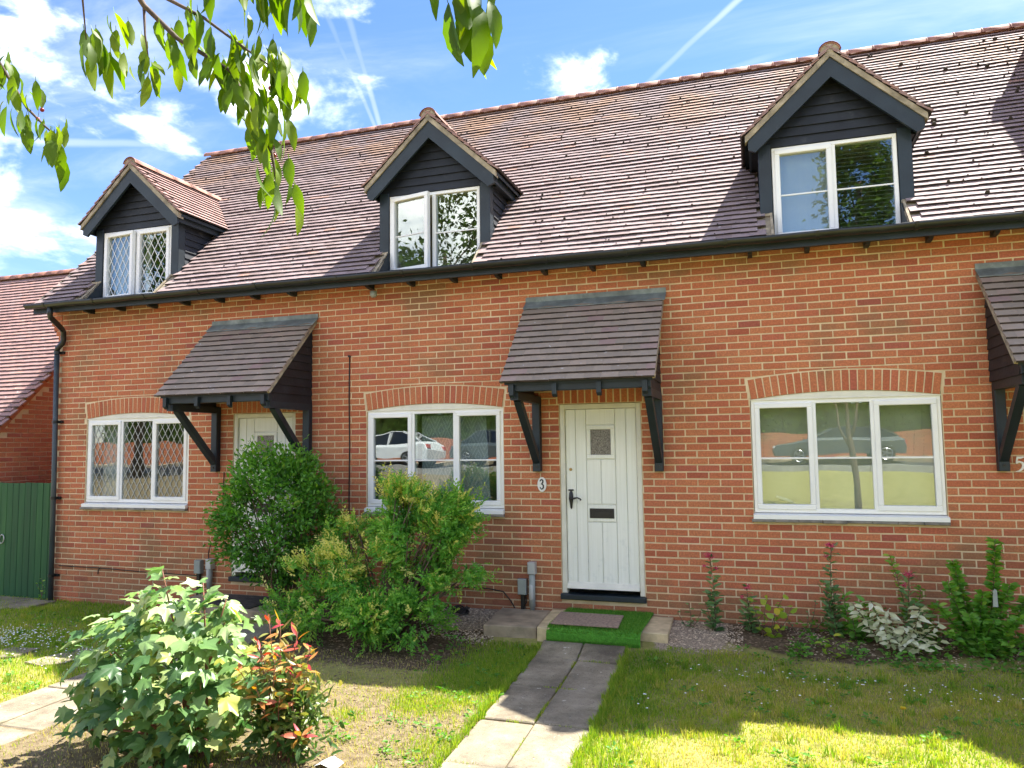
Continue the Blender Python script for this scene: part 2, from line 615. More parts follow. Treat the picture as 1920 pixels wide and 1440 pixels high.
    gl.inputs['Color'].default_value = (0.95, 1.0, 0.98, 1)
    wv = t.noise(t.pos(), 1.6, 1)
    t.put(gl.inputs['Normal'], t.bump(wv, 0.12, 0.02))
    tr = t.new('ShaderNodeBsdfTransparent')
    tr.inputs[0].default_value = (0.86, 0.9, 0.88, 1)
    mx = t.new('ShaderNodeMixShader')
    t.put(mx.inputs[0], fac)
    nt.links.new(tr.outputs[0], mx.inputs[1])
    nt.links.new(gl.outputs[0], mx.inputs[2])
    nt.links.new(mx.outputs[0], nt.nodes['Material Output'].inputs[0])

    # paving slab
    m, t, b = new_mat('slab')
    p = t.pos()
    ob = t.new('ShaderNodeObjectInfo').outputs['Random']
    c = t.ramp(t.noise(p, 2.6, 6, 0.68), [(0.34, (0.11, 0.085, 0.055)), (0.5, (0.22, 0.18, 0.12)), (0.66, (0.34, 0.285, 0.20))])
    c = t.mix(t.math('MULTIPLY', ob, 0.3), c, (0.22, 0.19, 0.13))
    agg = t.noise(p, 130, 3, 0.7)
    c = t.mix(t.math('MULTIPLY', t.smooth(agg, 0.58, 0.72), 0.6), c, (0.38, 0.35, 0.30))
    c = t.mix(t.math('MULTIPLY', t.smooth(t.noise(p, 60, 3, 0.65), 0.58, 0.68), 0.75), c, (0.06, 0.05, 0.04))
    li = t.smooth(t.noise(p, 15, 4, 0.6), 0.66, 0.72)
    c = t.mix(t.math('MULTIPLY', li, 0.8), c, (0.60, 0.57, 0.48))
    mo = t.smooth(t.noise(p, 4.5, 5, 0.7), 0.6, 0.75)
    c = t.mix(t.math('MULTIPLY', mo, 0.55), c, (0.11, 0.10, 0.045))
    t.put(b.inputs['Base Color'], c)
    b.inputs['Roughness'].default_value = 0.93
    t.put(b.inputs['Normal'], t.bump(agg, 0.7, 0.005))

    # ground: lawn soil, straw, bed soil, gravel grit
    m, t, b = new_mat('ground')
    p = t.pos()
    lawn = t.ramp(t.noise(p, 6, 6, 0.7), [(0.3, (0.20, 0.195, 0.055)), (0.55, (0.32, 0.295, 0.10)), (0.75, (0.44, 0.37, 0.17))])
    straw = t.ramp(t.noise(p, 17, 6, 0.75), [(0.3, (0.09, 0.065, 0.042)), (0.5, (0.20, 0.155, 0.09)), (0.72, (0.31, 0.25, 0.15))])
    soil = t.ramp(t.noise(p, 25, 6, 0.75), [(0.3, (0.06, 0.042, 0.026)), (0.55, (0.14, 0.10, 0.06)), (0.78, (0.33, 0.25, 0.16))])
    grit = t.ramp(t.noise(p, 70, 5, 0.75), [(0.35, (0.16, 0.12, 0.085)), (0.55, (0.38, 0.30, 0.22)), (0.75, (0.62, 0.52, 0.40))])
    jit = t.math('MULTIPLY', t.math('SUBTRACT', t.noise(p, 7, 5, 0.7), 0.5), 0.9)
    c = lawn
    for a, layer in (('dry', straw), ('soil', soil), ('grit', grit)):
        c = t.mix(t.smooth(t.math('ADD', t.attr(a), jit), 0.35, 0.65), c, layer)
    t.put(b.inputs['Base Color'], c)
    b.inputs['Roughness'].default_value = 1.0
    b.inputs['Specular IOR Level'].default_value = 0.1
    t.put(b.inputs['Normal'], t.bump(t.noise(p, 60, 5, 0.75), 0.9, 0.02))


def leaf_mat(name, stops, transl=0.35, rough=0.45, spec=0.4, uservar=False, vein=None):
    m, t, b = new_mat(name)
    nt = m.node_tree
    v = t.var() if uservar else t.attr('tint')
    p = t.pos()
    c = t.ramp(v, stops)
    c = t.mix(t.math('MULTIPLY', t.noise(p, 35, 3), 0.25), c, t.mix(0.5, c, (0.02, 0.03, 0.01)))
    t.put(b.inputs['Base Color'], c)
    b.inputs['Roughness'].default_value = rough
    b.inputs['Specular IOR Level'].default_value = spec
    tl = t.new('ShaderNodeBsdfTranslucent')
    hs = t.new('ShaderNodeHueSaturation')
    hs.inputs['Saturation'].default_value = 1.15
    hs.inputs['Value'].default_value = 1.5
    t.put(hs.inputs['Color'], c)
    nt.links.new(hs.outputs[0], tl.inputs[0])
    mx = t.new('ShaderNodeMixShader')
    mx.inputs[0].default_value = transl
    nt.links.new(b.outputs[0], mx.inputs[1])
    nt.links.new(tl.outputs[0], mx.inputs[2])
    nt.links.new(mx.outputs[0], nt.nodes['Material Output'].inputs[0])
    return m


build_materials()
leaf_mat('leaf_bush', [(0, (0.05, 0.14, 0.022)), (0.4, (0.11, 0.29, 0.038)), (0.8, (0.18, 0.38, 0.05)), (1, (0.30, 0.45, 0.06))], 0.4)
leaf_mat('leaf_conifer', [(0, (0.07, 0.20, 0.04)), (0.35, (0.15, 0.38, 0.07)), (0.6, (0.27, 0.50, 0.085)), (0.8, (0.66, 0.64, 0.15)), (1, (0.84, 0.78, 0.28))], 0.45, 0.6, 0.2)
leaf_mat('leaf_maple', [(0, (0.05, 0.12, 0.035)), (0.4, (0.10, 0.21, 0.055)), (0.7, (0.20, 0.33, 0.10)), (0.9, (0.34, 0.42, 0.16)), (1, (0.42, 0.44, 0.08))], 0.38, 0.42, 0.5, True)
leaf_mat('leaf_maple_sunlit', [(0, (0.17, 0.30, 0.09)), (0.6, (0.29, 0.41, 0.15)), (0.9, (0.44, 0.52, 0.26)), (1, (0.46, 0.48, 0.08))], 0.3, 0.4, 0.7, True)  # paler copy of leaf_maple: sunlight on the top leaves put into the colour
leaf_mat('leaf_photinia', [(0, (0.20, 0.22, 0.05)), (0.25, (0.42, 0.27, 0.06)), (0.5, (0.50, 0.22, 0.06)), (0.75, (0.52, 0.13, 0.06)), (1, (0.50, 0.06, 0.08))], 0.35, 0.4, 0.5, True)
leaf_mat('leaf_photinia_low', [(0, (0.05, 0.12, 0.03)), (0.6, (0.13, 0.21, 0.045)), (1, (0.36, 0.28, 0.07))], 0.35, 0.4, 0.5, True)
leaf_mat('leaf_cherry', [(0, (0.08, 0.15, 0.016)), (0.5, (0.14, 0.23, 0.02)), (1, (0.22, 0.30, 0.03))], 0.55, 0.5, 0.3, True)
leaf_mat('leaf_mass', [(0, (0.02, 0.045, 0.008)), (0.5, (0.045, 0.085, 0.014)), (1, (0.08, 0.13, 0.02))], 0.3, 0.9, 0.0)
leaf_mat('leaf_lime', [(0, (0.18, 0.34, 0.04)), (0.6, (0.32, 0.46, 0.05)), (1, (0.65, 0.52, 0.06))], 0.4)
leaf_mat('leaf_grey', [(0, (0.06, 0.15, 0.06)), (0.6, (0.13, 0.26, 0.09)), (1, (0.24, 0.36, 0.13))], 0.35)
leaf_mat('leaf_cream', [(0, (0.10, 0.17, 0.06)), (0.35, (0.22, 0.30, 0.12)), (0.5, (0.62, 0.64, 0.42)), (1, (0.76, 0.76, 0.58))], 0.25)
leaf_mat('grass', [(0, (0.13, 0.26, 0.03)), (0.3, (0.25, 0.38, 0.045)), (0.6, (0.41, 0.43, 0.075)), (0.8, (0.54, 0.46, 0.13)), (1, (0.64, 0.52, 0.25))], 0.45, 0.6, 0.2)
leaf_mat('astro', [(0, (0.07, 0.22, 0.025)), (0.6, (0.14, 0.34, 0.04)), (1, (0.24, 0.40, 0.08))], 0.3, 0.7, 0.15)


# ------------------------------------------------------------------ ground
def noise2(x, y):
    return (math.sin(x * 1.7 + 0.6 * math.sin(y * 2.3)) * math.cos(y * 1.9 + 0.5 * math.sin(x * 1.3))
            + 0.5 * math.sin(x * 4.1 + 1.3) * math.sin(y * 3.7 + x))


def gh(x, y):
    left = sstep(-5.0, -7.2, x)
    wall = -0.265 * (1 - left) - 0.505 * left
    mid = -0.42 * (1 - left) - 0.47 * left
    k = sstep(-0.35, -1.25, y)
    h = wall * (1 - k) + mid * k
    if y < -4.2:
        h += 0.088 * (-4.2 - max(y, -17.0)) * sstep(-4.2, -5.6, y)
    if -9 < y < -0.3:
        h += 0.010 * noise2(x * 1.3, y * 1.3)
    return h


def zones(x, y):
    """dry, soil, grit weights"""
    dry = soil = grit = 0.0
    if -4.9 < x < -1.75 and y < -1.9:
        dry = 1.0 * sstep(-1.9, -2.7, y) * sstep(-1.75, -2.0, x)
    if -5.2 < x < -2.0 and -2.2 < y:
        soil = max(soil, sstep(-2.25, -1.5, y) * sstep(-2.3, -2.9, x))
    if x > -0.75:
        soil = max(soil, sstep(-0.86 - 0.12 * math.sin(x * 2.6), -0.6 - 0.12 * math.sin(x * 2.6), y))
    if -3.55 < x < -2.25:
        grit = sstep(-0.95, -0.5, y) * sstep(-3.6, -3.2, x)
    if -1.0 < x < -0.25:
        grit = max(grit, sstep(-1.0, -0.75, y) * sstep(-0.2, -0.5, x))
    if x > 0.2:
        grit = max(grit, 0.45 * sstep(-0.8, -0.4, y) * (0.5 + 0.5 * math.sin(x * 5.0)))
    if x < -4.8 and y < -3.2:
        dry = max(dry, 0.8 * sstep(-3.0, -3.8, y))
    if x > -0.9 and y < -1.2:
        dry = max(dry, 0.12 + 0.16 * noise2(x * 0.8 + 3, y * 0.9) + 0.12 * sstep(-1.8, -3.2, y))
    return max(0, dry), soil, grit


def build_ground():
    xs = np.concatenate([np.linspace(-90, -13, 14), np.arange(-12.5, 5.01, 0.11), np.linspace(6, 90, 14)])
    ys = np.concatenate([np.linspace(-90, -12, 20), np.arange(-11.5, -5.3, 0.4), np.arange(-5.2, 0.6, 0.09), np.linspace(1, 80, 10)])
    nx, ny = len(xs), len(ys)
    V, d1, d2, d3 = [], [], [], []
    for y in ys:
        for x in xs:
            V.append((x, y, gh(x, y)))
            a, b_, c = zones(x, y)
            d1.append(a)
            d2.append(b_)
            d3.append(c)
    ii = np.arange(nx - 1)[None, :] + nx * np.arange(ny - 1)[:, None]
    ii = ii.ravel()
    F = np.stack([ii, ii + 1, ii + nx + 1, ii + nx], 1)
    me = np_mesh('ground', V, F, None, True)
    for n, d in (('dry', d1), ('soil', d2), ('grit', d3)):
        a = me.attributes.new(n, 'FLOAT', 'POINT')
        a.data.foreach_set('value', np.asarray(d, dtype=np.float32))
    o = obj('ground', me, 'ground')
    tag(o, kind='structure')
    return o


ground = build_ground()

# the road, its kerb and far pavement lie behind the camera (seen only in the window panes)
mb = MB()
mb.box(-60, 60, -21.5, -16.6, 0.5, 0.715)
tag(obj('road', mb, 'asphalt'), kind='structure')
mb = MB()
for i in range(30):
    mb.box(-40 + i * 2.7, -40 + i * 2.7 + 2.69, -16.6, -16.45, 0.5, 0.80)
tag(obj('kerb', mb, 'kerb_stone'), kind='structure')
mb = MB()
mb.box(-60, 60, -23.4, -21.5, 0.5, 0.83)
tag(obj('pavement', mb, 'step_concrete'), kind='structure')


# garden paths: slabs one by one
def slab_path(name, x_near, x_far, y0, cuts, zoff, label_mat='slab', jig=0.0):
    o = empty(name, (x_near, y0, -0.42))
    tag(o, kind='structure')
    k = 0
    for a, b_ in zip(cuts[:-1], cuts[1:]):
        for side in (0, 1):
            w = 0.412
            def cx(y):
                return x_near + (x_far - x_near) * (y - cuts[0]) / (cuts[-1] - cuts[0])
            st = 0.012 * ((k * 7) % 3 - 1)
            ya, yb = a - 0.006 + st, b_ + 0.006 + st
            xa0 = cx(ya) + (side - 1) * w + 0.006
            xb0 = cx(yb) + (side - 1) * w + 0.006
            za, zb = gh(cx(ya), ya) + zoff, gh(cx(yb), yb) + zoff
            dz = random.uniform(-0.006, 0.006)
            mb = MB()
            c = 0.008
            lo = [(xb0, yb), (xb0 + w - 0.012, yb), (xa0 + w - 0.012, ya), (xa0, ya)]
            zz = [zb, zb, za, za]
            bot = [(x, y, z - 0.07) for (x, y), z in zip(lo, zz)]
            mid = [(x, y, z + dz - 0.007) for (x, y), z in zip(lo, zz)]
            cxm = sum(q[0] for q in lo) / 4
            cym = sum(q[1] for q in lo) / 4
            top = [(x + math.copysign(c, cxm - x), y + math.copysign(c, cym - y), z + dz) for (x, y), z in zip(lo, zz)]
            mb.add(bot + mid, [(0, 1, 5, 4), (1, 2, 6, 5), (2, 3, 7, 6), (3, 0, 4, 7)])
            mb.add(mid + top, [(0, 1, 5, 4), (1, 2, 6, 5), (2, 3, 7, 6), (3, 0, 4, 7), (4, 5, 6, 7)])
            obj('slab', mb, label_mat, o, (cxm, cym, za))
            k += 1
    return o


slab_path('garden_path', -1.675, -1.43, -0.8, [-0.80, -1.23, -2.04, -2.84, -3.60, -4.36, -5.12, -5.88, -6.64], 0.022)
slab_path('side_path', -5.45, -5.40, -0.9, [-0.9, -1.62, -2.38, -3.14, -3.9, -4.66, -5.42], 0.012)

# ------------------------------------------------------------------ the terrace
BP, BC = 0.2296, 0.075                 # brick pitch and course height
BX0, BZ0 = -4.97028, 3.26545           # a perpend and a bed centre, measured on the wall
ROOF_C = 3.97                          # roof surface: z = ROOF_C + y
RIDGE_Y = 3.05
EAVE_Y = -0.37
GAUGE = 0.0985
TW = 0.165
SQ = math.sqrt(0.5)

HOUSES = []
# name, x0, x1, window centre, dormer centre, door x0/x1, canopy x0/x1
SPEC = [
    dict(x0=-9.49, x1=-5.03, win=-8.065, dorm=-8.12, door=(-6.475, -5.54), can=(-6.83, -5.24), leaded=True),
    dict(x0=-5.03, x1=-0.58, win=-3.645, dorm=-3.61, door=(-2.10, -1.19), can=(-2.465, -0.905), leaded=False),
    dict(x0=-0.58, x1=3.72, win=0.825, dorm=0.845, door=(2.38, 3.29), can=(2.06, 3.60), leaded=False),
]
HALFW = 0.88
ARC_R = 5.72
ARC_C = 2.085 - ARC_R
ARC_T = 0.215


def extrados(dx):
    r = ARC_R + ARC_T
    return ARC_C + math.sqrt(max(0, r * r - dx * dx))


def intrados(dx):
    return ARC_C + math.sqrt(max(0, ARC_R ** 2 - dx * dx))


brick_me = None


def brick_mesh(w=BP - 0.0125, h=0.0615, d=0.06):
    mb = MB()
    c = 0.0025
    f = [(-w / 2 + c, 0, -h / 2 + c), (w / 2 - c, 0, -h / 2 + c), (w / 2 - c, 0, h / 2 - c), (-w / 2 + c, 0, h / 2 - c)]
    m_ = [(-w / 2, c, -h / 2), (w / 2, c, -h / 2), (w / 2, c, h / 2), (-w / 2, c, h / 2)]
    k = [(x, d, z) for x, y, z in m_]
    mb.add(f + m_ + k, [(0, 1, 2, 3), (4, 5, 1, 0), (5, 6, 2, 1), (6, 7, 3, 2), (7, 4, 0, 3),
                        (8, 9, 5, 4), (9, 10, 6, 5), (10, 11, 7, 6), (11, 8, 4, 7)])
    return mb.mesh('brick')


brick_me = brick_mesh()
brick_me.materials.append(MATS['brick'])
soldier_me = brick_mesh(0.0625, 0.205, 0.09)
soldier_me.materials.append(MATS['brick'])

HIDE = [(-6.3, -4.4, 0.0, 1.6), (-5.0, -2.75, -0.6, 1.15), (-6.95, -5.1, 2.0, 3.3), (-2.6, -0.85, 2.05, 3.3), (2.1, 4, -1, 4)]


def hidden(x, z):
    return any(a < x < b_ and c < z < d for a, b_, c, d in HIDE)


def build_wall(h, s, base):
    x0, x1, cw = s['x0'], s['x1'], s['win']
    dx0, dx1 = s['door']
    opens = [(cw - HALFW, cw + HALFW, 0.79, 2.03), (dx0, dx1, -0.11, 2.035)]
    # mortar body with the openings left out
    X = sorted({x0, x1, *[v for o in opens for v in o[:2] if x0 < v < x1]})
    Z = sorted({-0.75, 3.66, 0.79, 2.03, -0.11, 2.035, 2.09})
    solid = {}
    for i in range(len(X) - 1):
        for j in range(len(Z) - 1):
            mx, mz = (X[i] + X[i + 1]) / 2, (Z[j] + Z[j + 1]) / 2
            op = any(a < mx < b_ and c < mz < d for a, b_, c, d in opens) or (abs(mx - cw) < HALFW and 2.0 < mz < 2.09)
            solid[i, j] = not op
    mb = MB()
    yf, yb = 0.006, 0.16
    for (i, j), sd in solid.items():
        if not sd:
            continue
        a, b_, c, d = X[i], X[i + 1], Z[j], Z[j + 1]
        mb.add([(a, yf, c), (b_, yf, c), (b_, yf, d), (a, yf, d)], [(0, 1, 2, 3)])
        for di, dj, q in ((-1, 0, (a, a, c, d)), (1, 0, (b_, b_, c, d)), (0, -1, (a, b_, c, c)), (0, 1, (a, b_, d, d))):
            if not solid.get((i + di, j + dj), True):
                xa, xb, za, zb = q
                if di:
                    mb.add([(xa, yf, za), (xa, yb, za), (xa, yb, zb), (xa, yf, zb)], [(0, 1, 2, 3)])
                else:
                    mb.add([(xa, yf, za), (xb, yf, za), (xb, yb, za), (xa, yb, za)], [(0, 1, 2, 3)])
    wall = obj('wall', mb, 'mortar', h, (s['x0'], 0, base))
    # bricks
    singles, rest = [], MB()
    for k in range(-52, 5):
        zc = BZ0 + BC * k
        za, zb = zc - 0.0308, zc + 0.0308
        off = 0.5 if k % 2 else 0.0
        i0 = int((x0 - BX0) / BP) - 2
        for i in range(i0, i0 + 24):
            xl = BX0 + BP * (i + off) + 0.006
            xr = xl + BP - 0.0125
            if not (x0 <= (xl + xr) / 2 < x1):
                continue
            xl0, xr0 = xl, xr
            if s is SPEC[0] and xl < x0:
                xl = x0
            segs = [(xl, xr)]
            for a, b_, c, d in opens:
                if zb > c + 0.02 and za < d - 0.02:
                    ns = []
                    for p, q in segs:
                        if q <= a or p >= b_:
                            ns.append((p, q))
                        else:
                            if p < a - 0.02:
                                ns.append((p, a - 0.006))
                            if q > b_ + 0.02:
                                ns.append((b_ + 0.006, q))
                    segs = ns
            # soldier course over the door
            if za < 2.245 and zb > 2.04:
                ns = []
                for p, q in segs:
                    a, b_ = dx0 - 0.03, dx1 + 0.03
                    if q <= a or p >= b_:
                        ns.append((p, q))
                    else:
                        if p < a - 0.02:
                            ns.append((p, a - 0.006))
                        if q > b_ + 0.02:
                            ns.append((b_ + 0.006, q))
                segs = ns
            for p, q in segs:
                jx = random.uniform(-0.0025, 0.0025)
                jy = random.uniform(-0.0022, 0.0022)
                jz = random.uniform(-0.0018, 0.0018)
                el, er = p - cw, q - cw
                if zb > 2.0 and za < 2.32 and er > -0.893 and el < 0.893:
                    # around the arch: cut along its back
                    if el < -0.895 < er and zb > 2.02:
                        q = min(q, cw - 0.90 - 0.03 * (zc - 2.02) / 0.21)
                        if q - p > 0.03 and zb <= 2.25:
                            rest.tint = random.random()
                            rest.bbox(p, q, jy, 0.06, za, zb, 0.0025)
                            continue
                        q = er + cw
                    if el < 0.895 < er and zb > 2.02:
                        p2 = max(p, cw + 0.90 + 0.03 * (zc - 2.02) / 0.21)
                        if q - p2 > 0.03 and zb <= 2.25:
                            rest.tint = random.random()
                            rest.bbox(p2, q, jy, 0.06, za, zb, 0.0025)
                            continue
                    bl, br = max(za, extrados(p - cw) + 0.01), max(za, extrados(q - cw) + 0.01)
                    if bl > zb - 0.008 and br > zb - 0.008:
                        continue
                    bl, br = min(bl, zb - 0.006), min(br, zb - 0.006)
                    rest.tint = random.random()
                    rest.hexa([(p, jy, bl), (q, jy, br), (q, 0.06, br), (p, 0.06, bl),
                               (p, jy, zb), (q, jy, zb), (q, 0.06, zb), (p, 0.06, zb)])
                    continue
                if p == xl0 and q == xr0 and zc > gh((p + q) / 2, 0) - 0.02:
                    xm = (p + q) / 2
                    pp = proj_px((xm, 0, zc))
                    vis = pp and 10 < pp[0] < 1910 and 10 < pp[1] < 1430 and not hidden(xm, zc) and zc < 3.52
                    score = (1.0 / pp[2] ** 2) if vis else 0
                    singles.append((score, xm + jx, jy, zc + jz))
                elif zc > -0.75:
                    rest.tint = random.random()
                    rest.bbox(p, q, jy, 0.06, za, zb, 0.0025)
    singles.sort(reverse=True)
    for n, (sc, xm, jy, zc) in enumerate(singles):
        rz = random.uniform(-0.008, 0.008)
        if n < 270 and sc > 0:
            M4 = Matrix.Translation((xm, jy, zc)) @ Matrix.Rotation(rz, 4, 'Y') @ Matrix.Diagonal((random.uniform(0.985, 1.008), 1, random.uniform(0.95, 1.03), 1))
            inst('brick', brick_me, wall, M4)
        else:
            rest.tint = random.random()
            rest.bbox(xm - (BP - 0.0125) / 2, xm + (BP - 0.0125) / 2, jy, 0.06, zc - 0.0308, zc + 0.0308, 0.0025)
    o = obj('brickwork', rest, 'brick', wall, (s['x0'], 0, base))
    tag(o, kind='stuff')
    # window arch: mortar band and soldier bricks
    mb = MB()
    n = 24
    pts_i, pts_o = [], []
    amax = math.asin(0.872 / ARC_R)
    for i in range(n + 1):
        a = -amax + 2 * amax * i / n
        pts_i.append((cw + math.sin(a) * (ARC_R + 0.004), ARC_C + math.cos(a) * (ARC_R + 0.004)))
        pts_o.append((cw + math.sin(a) * (ARC_R + ARC_T + 0.008), ARC_C + math.cos(a) * (ARC_R + ARC_T + 0.008)))
    for i in range(n):
        mb.hexa([(pts_i[i][0], 0.004, pts_i[i][1]), (pts_i[i + 1][0], 0.004, pts_i[i + 1][1]), (pts_i[i + 1][0], 0.15, pts_i[i + 1][1]), (pts_i[i][0], 0.15, pts_i[i][1]),
                 (pts_o[i][0], 0.004, pts_o[i][1]), (pts_o[i + 1][0], 0.004, pts_o[i + 1][1]), (pts_o[i + 1][0], 0.15, pts_o[i + 1][1]), (pts_o[i][0], 0.15, pts_o[i][1])])
    arch = obj('window_arch', mb, 'mortar', h, (cw, 0, 2.1))
    for i in range(n):
        a = -amax + 2 * amax * (i + 0.5) / n
        r = ARC_R + ARC_T / 2
        M4 = Matrix.Translation((cw + math.sin(a) * r, -0.001 + random.uniform(-.002, .002), ARC_C + math.cos(a) * r)) @ Matrix.Rotation(a, 4, 'Y')
        inst('brick', soldier_me, arch, M4)
    # flat soldier course over the door
    n = int((dx1 - dx0 + 0.05) / 0.075)
    for i in range(n):
        xm = dx0 - 0.025 + (i + 0.5) * (dx1 - dx0 + 0.05) / n
        inst('brick', soldier_me, wall, Matrix.Translation((xm, -0.001, 2.143)))
    return wall


# one shared tile; its lower edge is painted near-black as the course shadow line
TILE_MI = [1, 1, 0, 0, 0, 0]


def tile_mesh(name, mat, w=TW - 0.0012, ln=0.165):
    mb = MB()
    a, b_ = -w / 2, w / 2
    mb.add([(a, 0, 0.017), (b_, 0, 0.017), (b_, ln, -0.006), (a, ln, -0.006),
            (a, 0, 0.0385), (0, 0, 0.0395), (b_, 0, 0.0385), (b_, ln, 0.006), (0, ln, 0.007), (a, ln, 0.006)],
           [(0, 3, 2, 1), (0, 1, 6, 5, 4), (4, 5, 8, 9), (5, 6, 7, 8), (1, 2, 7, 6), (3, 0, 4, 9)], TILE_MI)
    me = mb.mesh(name)
    me.materials.append(MATS[mat])
    me.materials.append(MATS['tile_edge_shade'])
    return me


TILE = tile_mesh('tile', 'tile')
CTILE = tile_mesh('tile', 'canopy_tile')
DTILE = tile_mesh('tile', 'dormer_tile')
TV = np.array([tuple(v.co) for v in TILE.vertices])
TF = [tuple(p.vertices) for p in TILE.polygons]


def add_tile(mb, M4):
    mb.tint = random.random()
    R3 = np.array(M4.to_3x3())
    v = TV @ R3.T + np.array(M4.translation)
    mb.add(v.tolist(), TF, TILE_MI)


def tile_frame(o, xa, ya, jit=1.0):
    xa, ya = Vector(xa), Vector(ya)
    za = xa.cross(ya)
    M4 = frame_of(xa, ya, za, o)
    return M4 @ Matrix.Rotation(random.uniform(-.012, .012) * jit, 4, 'Z') @ Matrix.Rotation(random.uniform(-.012, .016) * jit, 4, 'X') @ Matrix.Rotation(random.uniform(-.008, .008) * jit, 4, 'Y') @ Matrix.Translation((0, random.uniform(-.004, .004) * jit, 0))


D_APEX, D_SL, D_EH = 5.56, 0.93, 0.855      # dormer ridge height, slope (dz/dx), eave half width
D_CHK = 0.72                               # cheek half width
D_FRONT = -0.19


def dormer_top(dx):
    return D_APEX - D_SL * abs(dx)


def ridge_tiles(parent, pts_a, pts_b, n, rad, mat, name='ridge_tile'):
    a, b_ = Vector(pts_a), Vector(pts_b)
    d = (b_ - a)
    L = d.length / n
    dn = d.normalized()
    side = dn.cross(Vector((0, 0, 1))).normalized()
    up = side.cross(dn).normalized()
    mb = MB()
    seg = 9
    vs, fs = [], []
    for e, (y, rr) in enumerate(((0.003, rad), (L - 0.004, rad), (L - 0.004, rad - 0.016), (0.003, rad - 0.016))):
        for k in range(seg):
            an = math.pi * (0.04 + 0.92 * k / (seg - 1))
            vs.append((math.cos(an) * rr, y, math.sin(an) * rr * 0.95))
    for e in range(4):
        for k in range(seg - 1):
            f0, f1 = e * seg, ((e + 1) % 4) * seg
            fs.append((f0 + k, f0 + k + 1, f1 + k + 1, f1 + k))
    # raised collar at one end
    base = len(vs)
    for y, rr in ((L - 0.014, rad + 0.001), (L - 0.012, rad + 0.004), (L + 0.004, rad + 0.004), (L + 0.005, rad + 0.001)):
        for k in range(seg):
            an = math.pi * (0.04 + 0.92 * k / (seg - 1))
            vs.append((math.cos(an) * rr, y, math.sin(an) * rr * 0.95))
    for e in range(3):
        for k in range(seg - 1):
            f0, f1 = base + e * seg, base + (e + 1) * seg
            fs.append((f0 + k, f0 + k + 1, f1 + k + 1, f1 + k))
    mb.add(vs, fs)
    me = mb.mesh(name)
    me.materials.append(MATS[mat])
    me.polygons.foreach_set('use_smooth', np.ones(len(me.polygons), dtype=bool))
    for i in range(n):
        o = a + dn * (L * i)
        M4 = frame_of(side, dn, up, o) @ Matrix.Rotation(random.uniform(-.012, .012), 4, 'X')
        inst(name, me, parent, M4)


